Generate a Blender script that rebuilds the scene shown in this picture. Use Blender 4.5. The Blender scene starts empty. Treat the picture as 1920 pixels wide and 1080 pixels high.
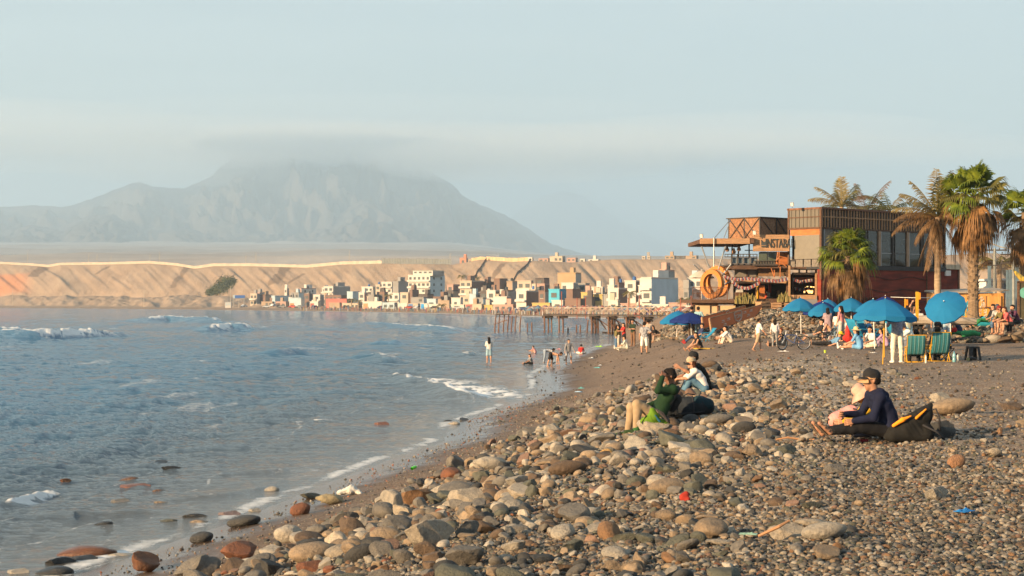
import bpy, bmesh, math, random
import numpy as np
from math import radians as R, sin, cos, pi
from mathutils import Vector, Matrix, Euler

# ------------------------------------------------------------------ camera, sky, sun, exposure
S = bpy.context.scene
C = S.collection
HC, F, YH = 4.0, 3200.0, 567.0            # eye height above the sea, focal length and horizon row (1920 px picture)
cd = bpy.data.cameras.new('camera'); cam = bpy.data.objects.new('camera', cd); C.objects.link(cam)
cam.location = (0, 0, HC); cam.rotation_euler = (R(90), 0, 0)
cd.lens = 60; cd.sensor_width = 36; cd.shift_y = 27/1920; cd.clip_start = .1; cd.clip_end = 80000
cd.dof.use_dof = True; cd.dof.focus_distance = 42; cd.dof.aperture_fstop = 9
S.camera = cam
SUN_EL = R(14.0)
TRAVEL = Vector((.80, .60, 0)).normalized()            # the way the light travels over the ground
w = bpy.data.worlds.new('World'); S.world = w; w.use_nodes = True
nt = w.node_tree; nt.nodes.clear()
def N(nt, t, **k):
    n = nt.nodes.new(t)
    for a, b in k.items(): setattr(n, a, b)
    return n
wo = N(nt, 'ShaderNodeOutputWorld'); bg = N(nt, 'ShaderNodeBackground'); bg.inputs[1].default_value = .075
sky = N(nt, 'ShaderNodeTexSky', sky_type='NISHITA', sun_disc=False)
sky.sun_elevation = SUN_EL
sky.sun_rotation = math.atan2(-TRAVEL.x, -TRAVEL.y)
sky.air_density = 1.0; sky.dust_density = 1.2; sky.ozone_density = 1.6; sky.altitude = 0
tc = N(nt, 'ShaderNodeTexCoord'); mp = N(nt, 'ShaderNodeMapping'); mp.inputs['Scale'].default_value = (1.6, 1.6, 11)
ns = N(nt, 'ShaderNodeTexNoise'); ns.inputs['Scale'].default_value = 2.3; ns.inputs['Detail'].default_value = 9; ns.inputs['Roughness'].default_value = .58
rp = N(nt, 'ShaderNodeMapRange'); rp.inputs['From Min'].default_value = .38; rp.inputs['From Max'].default_value = .72
rp.inputs['To Min'].default_value = .55; rp.inputs['To Max'].default_value = 1.0
mx = N(nt, 'ShaderNodeMix', data_type='RGBA'); mx.inputs['B'].default_value = (4.0, 4.85, 5.2, 1)
L = nt.links.new
L(tc.outputs['Generated'], mp.inputs[0]); L(mp.outputs[0], ns.inputs[0]); L(ns.outputs[0], rp.inputs[0])
L(rp.outputs[0], mx.inputs['Factor']); L(sky.outputs[0], mx.inputs['A']); L(mx.outputs['Result'], bg.inputs[0]); L(bg.outputs[0], wo.inputs[0])
sl = bpy.data.lights.new('sun', 'SUN'); sl.energy = 5.0; sl.angle = R(.6); sl.color = (1, .69, .38)
so = bpy.data.objects.new('sun', sl); C.objects.link(so)
so.rotation_euler = Vector((TRAVEL.x*cos(SUN_EL), TRAVEL.y*cos(SUN_EL), -sin(SUN_EL))).to_track_quat('-Z', 'Y').to_euler()
S.view_settings.view_transform = 'Standard'; S.view_settings.look = 'None'; S.view_settings.exposure = 1.1
S.render.engine = 'CYCLES'
S.cycles.max_bounces = 6; S.cycles.diffuse_bounces = 2; S.cycles.glossy_bounces = 3; S.cycles.transmission_bounces = 4
S.cycles.volume_bounces = 2; S.cycles.caustics_reflective = False; S.cycles.caustics_refractive = False
S.cycles.use_denoising = True

# ------------------------------------------------------------------ helpers
rnd = random.Random(7)
def tag(o, label=None, cat=None, group=None, kind=None):
    if label: o['label'] = label
    if cat: o['category'] = cat
    if group: o['group'] = group
    if kind: o['kind'] = kind
    return o
def thing(name, label, cat, loc=(0, 0, 0), rz=0, group=None, rot=None):
    o = bpy.data.objects.new(name, None); C.objects.link(o); o.empty_display_size = .1
    o.location = loc; o.rotation_euler = rot if rot else (0, 0, rz)
    return tag(o, label, cat, group)
def link(name, me, parent=None, loc=None, rz=None, scale=None):
    o = bpy.data.objects.new(name, me); C.objects.link(o)
    if parent is not None: o.parent = parent
    if loc is not None: o.location = loc
    if rz is not None: o.rotation_euler = (0, 0, rz)
    if scale is not None: o.scale = scale
    return o
def npmesh(name, V, Fq, m=None, smooth=True):
    me = bpy.data.meshes.new(name); V = np.asarray(V, dtype=np.float32); Fq = np.asarray(Fq, dtype=np.int32)
    n, k = Fq.shape
    me.vertices.add(len(V)); me.vertices.foreach_set('co', V.ravel())
    me.loops.add(n*k); me.loops.foreach_set('vertex_index', Fq.ravel())
    me.polygons.add(n); me.polygons.foreach_set('loop_start', np.arange(0, n*k, k, dtype=np.int32))
    me.polygons.foreach_set('loop_total', np.full(n, k, dtype=np.int32))
    me.polygons.foreach_set('use_smooth', np.full(n, smooth))
    me.update(calc_edges=True); me.validate()
    if m: me.materials.append(m)
    return me
def fattr(me, name, a):
    at = me.attributes.new(name, 'FLOAT', 'POINT'); at.data.foreach_set('value', np.asarray(a, dtype=np.float32).ravel())
def gridfaces(nr, nc):
    i = np.arange(nr-1)[:, None]*nc + np.arange(nc-1)[None, :]
    return np.stack([i, i+1, i+nc+1, i+nc], -1).reshape(-1, 4)
def X_(px, D): return (px-960)/F*D
def Z_(py, D): return HC-(py-YH)/F*D
def P(px, py, D): return Vector((X_(px, D), D, Z_(py, D)))
# value noise, vectorised
_rs = np.random.RandomState(3); _T = _rs.rand(256, 256)
def vn(x, y):
    xi = np.floor(x).astype(int); yi = np.floor(y).astype(int); fx = x-xi; fy = y-yi
    fx = fx*fx*(3-2*fx); fy = fy*fy*(3-2*fy)
    a = _T[xi & 255, yi & 255]; b = _T[(xi+1) & 255, yi & 255]; c = _T[xi & 255, (yi+1) & 255]; d = _T[(xi+1) & 255, (yi+1) & 255]
    return (a*(1-fx)+b*fx)*(1-fy)+(c*(1-fx)+d*fx)*fy
def fbm(x, y, o=4, g=.5):
    s = 0; a = 1; t = 0
    for k in range(o):
        s = s+a*vn(x*2**k+17.3*k, y*2**k+5.1*k); t += a; a *= g
    return s/t
def sm(x): x = np.clip(x, 0, 1); return x*x*(3-2*x)

class MB:
    """collects boxes, bars, tubes and sheets; build() links them as one mesh object"""
    def __init__(s): s.v = []; s.f = []; s.u = []
    def add(s, vs, fs, q=None):
        o = len(s.v); s.v += [tuple(p) for p in vs]; s.f += [tuple(i+o for i in f) for f in fs]
    def box(s, a, b, M=None):
        (x0, y0, z0), (x1, y1, z1) = a, b
        vs = [Vector(p) for p in ((x0, y0, z0), (x1, y0, z0), (x1, y1, z0), (x0, y1, z0), (x0, y0, z1), (x1, y0, z1), (x1, y1, z1), (x0, y1, z1))]
        if M: vs = [M @ p for p in vs]
        s.add(vs, [(3, 2, 1, 0), (4, 5, 6, 7), (0, 1, 5, 4), (1, 2, 6, 5), (2, 3, 7, 6), (3, 0, 4, 7)])
    def tube(s, pts, r, n=6, cap=True):
        pts = [Vector(p) for p in pts]; rs = r if isinstance(r, (list, tuple)) else [r]*len(pts)
        o = len(s.v); up = Vector((0, 0, 1))
        for i, p in enumerate(pts):
            d = (pts[min(i+1, len(pts)-1)]-pts[max(i-1, 0)]).normalized()
            a = d.cross(up if abs(d.z) < .95 else Vector((1, 0, 0))).normalized(); b = d.cross(a)
            for k in range(n):
                t = 2*pi*k/n; s.v.append(tuple(p+(a*cos(t)+b*sin(t))*rs[i]))
        for i in range(len(pts)-1):
            for k in range(n):
                k2 = (k+1) % n; s.f.append((o+i*n+k, o+i*n+k2, o+(i+1)*n+k2, o+(i+1)*n+k))
        if cap:
            s.f.append(tuple(o+k for k in range(n))[::-1]); s.f.append(tuple(o+(len(pts)-1)*n+k for k in range(n)))
    def bar(s, a, b, wx, wy=None):
        """square bar from a to b"""
        a, b = Vector(a), Vector(b); wy = wy or wx; d = (b-a); L_ = d.length; d.normalize()
        up = Vector((0, 0, 1)) if abs(d.z) < .95 else Vector((0, 1, 0))
        x = d.cross(up).normalized(); y = x.cross(d)
        M = Matrix((x, d, y)).transposed().to_4x4(); M.translation = a
        s.box((-wx/2, 0, -wy/2), (wx/2, L_, wy/2), M)
    def sheet(s, rows):
        o = len(s.v); nr, nc = len(rows), len(rows[0])
        for r in rows: s.v += [tuple(p) for p in r]
        for i in range(nr-1):
            for j in range(nc-1): s.f.append((o+i*nc+j, o+i*nc+j+1, o+(i+1)*nc+j+1, o+(i+1)*nc+j))
    def mesh(s, name, m=None, smooth=False, M=None):
        me = bpy.data.meshes.new(name)
        vs = [tuple(M @ Vector(p)) for p in s.v] if M else s.v
        me.from_pydata(vs, [], s.f); me.update()
        if smooth: me.polygons.foreach_set('use_smooth', [True]*len(me.polygons))
        if m: me.materials.append(m)
        return me
    def build(s, name, m=None, parent=None, loc=None, rz=None, smooth=False):
        return link(name, s.mesh(name, m, smooth), parent, loc, rz)

# ------------------------------------------------------------------ materials
MATS = {}
def mat(name, col, rough=.8, var=.25, scale=3.0, bump=0.0, bscale=None, objcol=False, spec=.3, metal=0, stretch=(1, 1, 1), coord='Object', col2=None):
    """principled with noise-broken colour; objcol takes the object's own colour"""
    if name in MATS: return MATS[name]
    m = bpy.data.materials.new(name); m.use_nodes = True; nt = m.node_tree; b = nt.nodes['Principled BSDF']
    b.inputs['Roughness'].default_value = rough; b.inputs['Specular IOR Level'].default_value = spec; b.inputs['Metallic'].default_value = metal
    L = nt.links.new
    tc = N(nt, 'ShaderNodeTexCoord'); mp = N(nt, 'ShaderNodeMapping'); mp.inputs['Scale'].default_value = stretch
    L(tc.outputs[coord], mp.inputs[0])
    n = N(nt, 'ShaderNodeTexNoise'); n.inputs['Scale'].default_value = scale; n.inputs['Detail'].default_value = 6; L(mp.outputs[0], n.inputs[0])
    mr = N(nt, 'ShaderNodeMapRange'); mr.inputs['From Min'].default_value = .3; mr.inputs['From Max'].default_value = .7; L(n.outputs[0], mr.inputs[0])
    mix = N(nt, 'ShaderNodeMix', data_type='RGBA')
    if objcol:
        oi = N(nt, 'ShaderNodeObjectInfo')
        for k, f in (('A', 1-var), ('B', 1+var)):
            s = N(nt, 'ShaderNodeMix', data_type='RGBA', blend_type='MULTIPLY'); s.inputs['Factor'].default_value = 1
            s.inputs['B'].default_value = (f, f, f, 1); L(oi.outputs['Color'], s.inputs['A']); L(s.outputs['Result'], mix.inputs[k])
    else:
        c2 = col2 or tuple(min(1, c*(1+var)) for c in col)
        mix.inputs['A'].default_value = (*[c*(1-var) for c in col], 1); mix.inputs['B'].default_value = (*c2, 1)
    L(mr.outputs[0], mix.inputs['Factor']); L(mix.outputs['Result'], b.inputs['Base Color'])
    if bump:
        n2 = N(nt, 'ShaderNodeTexNoise'); n2.inputs['Scale'].default_value = bscale or scale*4; n2.inputs['Detail'].default_value = 5; L(mp.outputs[0], n2.inputs[0])
        bp = N(nt, 'ShaderNodeBump'); bp.inputs['Strength'].default_value = 1; bp.inputs['Distance'].default_value = bump; L(n2.outputs[0], bp.inputs['Height']); L(bp.outputs[0], b.inputs['Normal'])
    MATS[name] = m; return m
def ramp(nt, pts, fac):
    r = N(nt, 'ShaderNodeValToRGB'); e = r.color_ramp.elements
    while len(e) < len(pts): e.new(.5)
    for k, (p, c) in enumerate(pts): e[k].position = p; e[k].color = (*c, 1)
    nt.links.new(fac, r.inputs[0]); return r

# ------------------------------------------------------------------ the near beach
SY = [-40, 10, 18, 25, 31, 38, 49, 57, 66, 74, 84, 96, 118, 145, 180, 230, 300, 340, 400]
SX = [-20, -8.9, -7.6, -6.3, -5.1, -4.0, -2.0, -1.8, -.2, 1.2, 1.4, 1.5, 3.3, 6.3, 13, 24, 33, 36, 40]
def shoreX(Y): return np.interp(Y, SY, SX)+.25*(fbm(Y*.25, Y*0+3.3, 3)-.5)*2
EX = [6, 8, 9.5, 10.7, 15, 18.5, 23, 60]; EY = [150, 132, 112, 98, 91, 85, 80, 70]
def hb(X, Y):
    X = np.asarray(X, float); Y = np.asarray(Y, float)
    s = X-shoreX(Y)
    z = np.interp(s, [-60, -10, -3, 0, 3, 5, 7.5, 11, 20, 60], [-3, -.8, -.25, 0, .42, .95, 1.7, 2.05, 2.1, 2.6])
    z = z+.15*sm((26-Y)/12)*sm(s/6)
    e = Y-np.interp(X, EX, EY)
    rise = 1.45*sm(e/14)*(1-sm((X-17)/3))+.95*sm(e/4.5)*sm((X-17)/3)
    z = z+rise*sm((X-8.8-.03*(Y-100))/2.6)
    z = z+.10*(fbm(X*.5, Y*.35, 3)-.5)*sm(s/3)*2+.05*(fbm(X*2.1, Y*2.1, 3)-.5)*sm(s/3)+(.35*(fbm(X*.9, Y*.9, 3)-.5))*sm(e/4)*sm((X-9)/3)*(1-sm((e-14)/6))
    return z
def hz(x, y): return float(hb(x, y))
def G(px, py, far=170):
    """where the picture ray of a pixel meets the beach"""
    D = np.concatenate([np.arange(7, 40, .05), np.arange(40, far, .2)]); zz = Z_(py, D); g = hb(X_(px, D), D)
    g = np.maximum(g, 0.0)
    k = np.argmax(zz <= g)
    return Vector((X_(px, D[k]), D[k], float(g[k])))
yy = np.concatenate([np.arange(-34, 6, 2.0), np.geomspace(6, 410, 420)])
xx = np.concatenate([np.arange(-70, -14, 4.0), np.arange(-14, 26, .22), np.geomspace(26, 170, 50)])
GX, GY = np.meshgrid(xx, yy)
gz = hb(GX, GY)

m = bpy.data.materials.new('beach_sand'); m.use_nodes = True; nt = m.node_tree; b = nt.nodes['Principled BSDF']; L = nt.links.new
geo = N(nt, 'ShaderNodeNewGeometry'); sx = N(nt, 'ShaderNodeSeparateXYZ'); L(geo.outputs['Position'], sx.inputs[0])
def noise(nt, vec, sc, det=5, rough=.55):
    n = N(nt, 'ShaderNodeTexNoise'); n.inputs['Scale'].default_value = sc; n.inputs['Detail'].default_value = det; n.inputs['Roughness'].default_value = rough
    nt.links.new(vec, n.inputs[0]); return n.outputs[0]
n1 = noise(nt, geo.outputs['Position'], .8); n2 = noise(nt, geo.outputs['Position'], 14, 6)
dry = ramp(nt, [(.25, (.095, .062, .042)), (.5, (.155, .104, .070)), (.78, (.215, .15, .102))], n2)
vo = N(nt, 'ShaderNodeTexVoronoi'); vo.inputs['Scale'].default_value = 26; L(geo.outputs['Position'], vo.inputs['Vector'])
peb = ramp(nt, [(0, (.10, .095, .09)), (.35, (.22, .19, .16)), (.7, (.30, .22, .15)), (1, (.5, .46, .40))], vo.outputs['Color'])
at = N(nt, 'ShaderNodeAttribute', attribute_name='gravel')
mixg = N(nt, 'ShaderNodeMix', data_type='RGBA'); 
ml = N(nt, 'ShaderNodeMath', operation='MULTIPLY'); L(at.outputs['Fac'], ml.inputs[0]); ml.inputs[1].default_value = 1
gt = N(nt, 'ShaderNodeMath', operation='GREATER_THAN')
rn = N(nt, 'ShaderNodeSeparateColor'); L(vo.outputs['Color'], rn.inputs[0]); L(at.outputs['Fac'], gt.inputs[0]); L(rn.outputs[2], gt.inputs[1])
L(gt.outputs[0], mixg.inputs['Factor']); L(dry.outputs[0], mixg.inputs['A']); L(peb.outputs[0], mixg.inputs['B'])
big = N(nt, 'ShaderNodeMapRange'); L(n1, big.inputs[0]); big.inputs['From Min'].default_value = .3; big.inputs['From Max'].default_value = .7; big.inputs['To Min'].default_value = .78; big.inputs['To Max'].default_value = 1.12
mb = N(nt, 'ShaderNodeMix', data_type='RGBA', blend_type='MULTIPLY'); mb.inputs['Factor'].default_value = 1; L(mixg.outputs['Result'], mb.inputs['A']); L(big.outputs[0], mb.inputs['B'])
wet = N(nt, 'ShaderNodeMapRange'); wz = N(nt, 'ShaderNodeMath', operation='MULTIPLY_ADD'); L(n1, wz.inputs[0]); wz.inputs[1].default_value = -.25; L(sx.outputs['Z'], wz.inputs[2])
L(wz.outputs[0], wet.inputs[0]); wet.inputs['From Min'].default_value = .0; wet.inputs['From Max'].default_value = .30; wet.inputs['To Min'].default_value = 1; wet.inputs['To Max'].default_value = 0
mw = N(nt, 'ShaderNodeMix', data_type='RGBA', blend_type='MULTIPLY'); L(wet.outputs[0], mw.inputs['Factor']); L(mb.outputs['Result'], mw.inputs['A']); mw.inputs['B'].default_value = (.50, .47, .46, 1)
L(mw.outputs['Result'], b.inputs['Base Color'])
rr = N(nt, 'ShaderNodeMapRange'); L(wet.outputs[0], rr.inputs[0]); rr.inputs['From Min'].default_value = .45; rr.inputs['To Min'].default_value = .9; rr.inputs['To Max'].default_value = .16; L(rr.outputs[0], b.inputs['Roughness'])
b.inputs['Specular IOR Level'].default_value = .4
bp = N(nt, 'ShaderNodeBump'); bs = N(nt, 'ShaderNodeMapRange'); L(wet.outputs[0], bs.inputs[0]); bs.inputs['To Min'].default_value = .9; bs.inputs['To Max'].default_value = .04; L(bs.outputs[0], bp.inputs['Strength'])
bp.inputs['Distance'].default_value = .06
n3 = noise(nt, geo.outputs['Position'], 7, 8, .62); vm = N(nt, 'ShaderNodeMath', operation='MULTIPLY_ADD'); L(vo.outputs['Distance'], vm.inputs[0]); vm.inputs[1].default_value = -.35; L(n3, vm.inputs[2])
L(vm.outputs[0], bp.inputs['Height']); L(bp.outputs[0], b.inputs['Normal'])
M_SAND = m
me = npmesh('beach', np.stack([GX, GY, gz], -1).reshape(-1, 3), gridfaces(len(yy), len(xx)), m)
s_ = GX-shoreX(GY); e_ = GY-np.interp(GX, EX, EY)
grav = sm((s_-2.6)/2.5)*(1-sm((GY-44-GX)/16))*np.where(GY > 20, 1-.75*sm((s_-11.5)/2.5), 1)
grav = np.maximum(grav, .12+.75*sm(e_/2)*(1-sm((e_-16)/5)))
fattr(me, 'gravel', np.clip(grav, .1, .95))
tag(link('beach', me), 'brown sand and gravel beach', kind='structure')
def gravel_at(x, y):
    s = x-shoreX(y); return sm((s-2.6)/2.5)*(1-sm((y-44-x)/16))*np.where(y > 20, 1-.75*sm((s-11.5)/2.5), 1)

# ------------------------------------------------------------------ land across the bay: far beach, bluff, plain
SHP = [-1500, -700, 0, 400, 700, 1000, 1200, 1320, 1450, 3500]; SHD = [2300, 1750, 1280, 914, 711, 492, 413, 330, 260, 200]
CRP = [-1500, -700, 0, 400, 700, 1000, 1300, 1900, 3500]; CRD = [2300, 1900, 1500, 1250, 1080, 930, 860, 700, 600]
CYP = [-1500, -700, 0, 60, 90, 112, 200, 280, 330, 365, 400, 470, 540, 575, 640, 720, 850, 900, 960, 1000, 1070, 1150, 1240, 1320, 1480, 1700, 1850, 1960, 3500]
CYY = [500, 500, 495, 498, 501, 497, 496, 494, 498, 504, 499, 499, 501, 502, 496, 494, 496, 487, 491, 489, 492, 486, 486, 485, 486, 482, 474, 480, 480]
def shD(u): return np.interp(u, SHP, SHD)
def crD(u): return np.interp(u, CRP, CRD)+12*(fbm(u*.02, u*0+1, 3)-.5)
def crZ(u): c = crD(u); return HC-(np.interp(u, CYP, CYY)-YH)/F*c
def zfar(u, D):
    u = np.asarray(u, float); D = np.asarray(D, float)
    s0, c = shD(u), crD(u); wcl = 85+25*fbm(u*.012, u*0+7, 2)
    ft = c-wcl; x = X_(u, D)
    cz = crZ(u)
    fz = np.interp(u, [-700, 0, 450, 600, 900, 1500], [9, 9, 7, 4.5, 5, 6])
    z = np.interp(D-s0, [-80, 0, 25, 60], [-4, 0, .8, 1.1])
    z = z+(fz-1.1)*sm((D-s0-60)/(np.maximum(ft-s0-60, 20)))
    k = np.clip((D-ft)/wcl, 0, 1)
    gul = fbm(u*.022+D*.012, u*0+.4+D*.0015, 4, .55)
    kk = k**.9
    g2 = fbm(u*.11+D*.05, D*.006+u*.004, 4, .6)
    z = z+(cz-z)*kk+((gul-.5)*5+(g2-.5)*3.6)*np.sin(pi*k)**.8*(k > 0)
    t = np.clip((D-c)/1000, 0, None)
    yrow = np.interp(D, [0, 900, 1500, 3000, 6000, 9000, 12500, 40000], [490, 492, 486, 475, 462, 452, 447, 470])
    yrow = yrow+32*sm((u-760)/380)*np.clip(D/9000, 0, 1.15)
    pz = HC-(yrow-YH)/F*D
    z = np.where(D > c, cz+(np.maximum(pz, cz*.96)-cz)*sm((D-c)/700)+(fbm(x*.003, D*.003, 5)-.5)*np.minimum((D-c)*.02, 26), z)
    dune = (u < 520)*(fbm(u*.05, D*.03, 4)-.45)*5*sm((D-s0-50)/40)*(1-sm((D-ft)/25))
    return z+np.maximum(dune, -1)
uu = np.concatenate([np.arange(-1500, -60, 30), np.arange(-60, 1980, 3.0), np.arange(1980, 3500, 40)])
nD = 210
t = np.linspace(0, 1, nD)
UU = np.repeat(uu[None, :], nD, 0)
s0 = shD(uu)[None, :]-60; cc = crD(uu)[None, :]
tt = t[:, None]
DD = np.where(tt < .72, s0+(cc+15-s0)*(tt/.72)**.8, (cc+15)+(12600-cc-15)*((tt-.72)/.28)**2.4)
zf = zfar(UU, DD)
m = bpy.data.materials.new('desert_ground'); m.use_nodes = True; nt = m.node_tree; b = nt.nodes['Principled BSDF']; L = nt.links.new
b.inputs['Roughness'].default_value = .95; b.inputs['Specular IOR Level'].default_value = .1
geo = N(nt, 'ShaderNodeNewGeometry'); mp = N(nt, 'ShaderNodeMapping'); mp.inputs['Scale'].default_value = (.05, .012, .05); mp.inputs['Rotation'].default_value = (0, 0, .5); L(geo.outputs['Position'], mp.inputs[0])
na = noise(nt, mp.outputs[0], 1.4, 8, .65); nb = noise(nt, geo.outputs['Position'], .004, 6)
r1 = ramp(nt, [(.3, (.25, .18, .128)), (.5, (.315, .228, .162)), (.72, (.36, .27, .195))], na)
r2 = ramp(nt, [(.35, (.33, .275, .235)), (.65, (.45, .385, .33))], nb)
at = N(nt, 'ShaderNodeAttribute', attribute_name='plain'); mi = N(nt, 'ShaderNodeMix', data_type='RGBA'); L(at.outputs['Fac'], mi.inputs['Factor']); L(r1.outputs[0], mi.inputs['A']); L(r2.outputs[0], mi.inputs['B'])
a2 = N(nt, 'ShaderNodeAttribute', attribute_name='red'); m2 = N(nt, 'ShaderNodeMix', data_type='RGBA'); L(a2.outputs['Fac'], m2.inputs['Factor']); L(mi.outputs['Result'], m2.inputs['A']); m2.inputs['B'].default_value = (.46, .20, .10, 1)
a3 = N(nt, 'ShaderNodeAttribute', attribute_name='dark'); m3 = N(nt, 'ShaderNodeMix', data_type='RGBA'); L(a3.outputs['Fac'], m3.inputs['Factor']); L(m2.outputs['Result'], m3.inputs['A']); m3.inputs['B'].default_value = (.16, .115, .085, 1)
L(m3.outputs['Result'], b.inputs['Base Color'])
bp = N(nt, 'ShaderNodeBump'); bp.inputs['Distance'].default_value = 2.5; bp.inputs['Strength'].default_value = .8; L(na, bp.inputs['Height']); L(bp.outputs[0], b.inputs['Normal'])
me = npmesh('far_land', np.stack([X_(UU, DD), DD, zf], -1).reshape(-1, 3), gridfaces(nD, len(uu)), m)
fattr(me, 'plain', sm((DD-crD(UU))/60))
kf = (DD-(crD(UU)-95))/95
fattr(me, 'red', sm((70-UU)/40)*sm(kf/.15)*(1-sm((kf-.62)/.12))*.8)
dk = sm((zf < 1.1)*1.0)*.45*(DD-shD(UU) < 40)                    # damp far beach
for (a0, b0, k0, k1, wd) in ((84, 60, 1.0, .55, 9), (352, 322, 1.0, .25, 5), (536, 512, .98, .35, 10), (205, 180, .95, .7, 3), (445, 405, .7, .25, 3), (570, 540, .8, .4, 3), (945, 925, .9, .5, 5)):
    cx = b0+(a0-b0)*(kf-k1)/(k0-k1); dk = np.maximum(dk, .85*(np.abs(UU-cx) < wd*(.5+1.2*fbm(UU*.2, kf*9, 2)))*(kf > k1)*(kf < k0))
fattr(me, 'dark', dk)
tag(link('far_land', me), 'sandy bluff and desert plain across the bay', kind='structure')

# ------------------------------------------------------------------ mountains
def mountain(name, sil, D0, D1, y0, seed, m, amp=1.0, nu=520, nv=110):
    px = np.array([s[0] for s in sil]); py = np.array([s[1] for s in sil])
    u = np.linspace(px[0], px[-1], nu); v = np.linspace(0, 1.25, nv)
    U, Vv = np.meshgrid(u, v)
    top = np.interp(U, px, py)+2.2*(fbm(U*.11, U*0+seed, 3)-.5)*2
    Dm = D0+(D1-D0)*Vv
    zt = HC-(top-YH)/F*D1; zb = HC-(np.maximum(y0, top+4)+36*sm((U-760)/380)+6-YH)/F*D0
    k = np.where(Vv <= 1, Vv, 1-(Vv-1)*1.2)
    wp = fbm(U*.01+seed, Vv*2+3, 3)*1.4
    rid = 1-np.abs(2*fbm(U*.013+seed+1.5*Vv+wp, Vv*2.4+seed*.7+wp, 6, .58)-1)*1.7
    rid2 = 1-np.abs(2*fbm(U*.042+seed-2.2*Vv+wp, Vv*4.2, 5, .6)-1)*1.5
    prof = np.clip(k, 0, 1)**1.45
    z = zb+(zt-zb)*prof+(rid-.55)*(zt-zb)*.42*np.sin(pi*np.clip(k, 0, 1))*amp+(rid2-.5)*(zt-zb)*.14*np.sin(pi*np.clip(k, 0, 1))*amp
    me = npmesh(name, np.stack([X_(U, Dm), Dm, z], -1).reshape(-1, 3), gridfaces(nv, nu), m)
    return tag(link(name, me), kind='structure')
MM = mat('mountain_rock', (.125, .11, .10), .95, .22, .0016, 60, .004, spec=.1, coord='Object')
main = [(-1400, 470), (-900, 420), (-500, 400), (-200, 392), (0, 388), (60, 385), (120, 388), (150, 380), (185, 368), (240, 346), (262, 341), (285, 349), (345, 354), (370, 342), (400, 328), (412, 314), (450, 288), (520, 268), (600, 258), (680, 262), (740, 280), (800, 318), (850, 347), (870, 368), (900, 384), (945, 402), (985, 425), (1030, 455), (1070, 470), (1130, 482), (1300, 488)]
mountain('mountain', main, 9200, 14500, 452, 2.7, MM)
low = [(-700, 460), (0, 432), (60, 422), (110, 428), (160, 405), (210, 400), (260, 430), (330, 425), (420, 436), (520, 428), (610, 418), (660, 385), (690, 372), (720, 388), (770, 410), (830, 440), (900, 462), (980, 478)]
mountain('foothills', low, 7800, 10800, 455, 8.1, MM, .8)
far = [(880, 470), (940, 425), (985, 385), (1020, 366), (1060, 357), (1095, 366), (1130, 392), (1190, 430), (1260, 460), (1330, 480)]
mountain('distant_peak', far, 26500, 28500, 480, 4.4, MM, .7, 160, 50)

# ------------------------------------------------------------------ the sea
WAVES = [  # picture points of each crest, height, half width, foam length, foam strength
    ([(-260, 640), (-60, 634), (0, 632), (60, 634), (110, 632), (170, 629), (245, 626)], .80, 2.0, 2.6, 1),
    ([(-80, 621), (0, 622), (48, 624)], .7, 2.0, 2.4, 1),
    ([(250, 605), (300, 600), (345, 601), (385, 603), (425, 606)], .9, 2.8, 3, .95),
    ([(395, 621), (430, 615), (470, 618)], .7, 2.0, 2.6, 1),
    ([(650, 606), (740, 610), (820, 617), (895, 626)], .40, 2.2, 4, .85),
    ([(510, 667), (545, 663), (580, 662)], .32, 1.2, 1.5, .5),
    ([(690, 672), (708, 670), (735, 680)], .38, 1.1, 2.5, .8),
    ([(715, 644), (735, 642), (755, 645)], .32, 1.2, 2, .6),
    ([(725, 711), (760, 712), (800, 722), (850, 737), (905, 754)], .30, .8, 3.6, 1),
    ([(750, 690), (800, 694), (830, 700)], .14, .7, 1.2, .35),
    ([(540, 794), (590, 788), (640, 790)], .05, .35, .6, .75),
    
    
    ([(860, 668), (880, 664), (900, 668)], .2, .9, 3, .6),
    ([(0, 952), (35, 940), (75, 925), (120, 918)], .09, .25, .5, .9),
    
    ([(80, 960), (140, 962), (200, 960), (340, 956)], .05, .3, .5, .42), ([(300, 935), (420, 930), (560, 905)], .04, .25, .45, .42),
    ([(380, 890), (480, 885), (560, 880)], .05, .3, .45, .42), ([(540, 845), (640, 850), (740, 850)], .05, .3, .4, .42)]
ur = np.concatenate([np.arange(-2600, -40, 28), np.arange(-40, 1330, 2.6), np.arange(1330, 1700, 20)])
pr = np.concatenate([np.arange(2400, 1100, -14), np.arange(1100, 700, -1.15), np.arange(700, 620, -.55), np.arange(620, 577, -.28), np.geomspace(10, 4.5, 26)+YH])
UW, PW = np.meshgrid(ur, pr)
DW = HC*F/(PW-YH); XW = X_(UW, DW)
row = np.abs(np.gradient(DW, axis=0))+.01
cold = DW/F*2.6
dep = -hb(XW, DW)
dep = np.where(DW > 335, np.clip((shD(UW)-DW)*.02, -1, 3), dep)
zw = np.zeros_like(DW)
rs = np.random.RandomState(11)
for k in range(40):
    lam = 9.0*.88**k+.28; th = rs.normal(0.15, .3) if k % 2 else rs.normal(-1.35, .35); ph = rs.rand()*6.28
    kx, ky = cos(th)*2*pi/lam, sin(th)*2*pi/lam
    att = np.clip((lam/np.maximum(np.abs(sin(th))*row+np.abs(cos(th))*cold, .05)-2.2)/2, 0, 1)
    mod = .4+1.2*fbm(XW*.10+k, DW*.05+k*3.1, 2)
    zw += .0072*lam**.5*att*mod*np.where(DW < 60, .55+.45*DW/60, 1)*(np.sin(XW*kx+DW*ky+ph)+.35*np.cos(2*(XW*kx+DW*ky+ph)))
shal = sm(dep/.6)
zw *= .15+.85*shal
zw += .10*sm(dep/2)*np.sin(XW*.35+2.5*fbm(XW*.04, DW*.02, 2)*3)
foam = np.zeros_like(DW)
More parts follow.
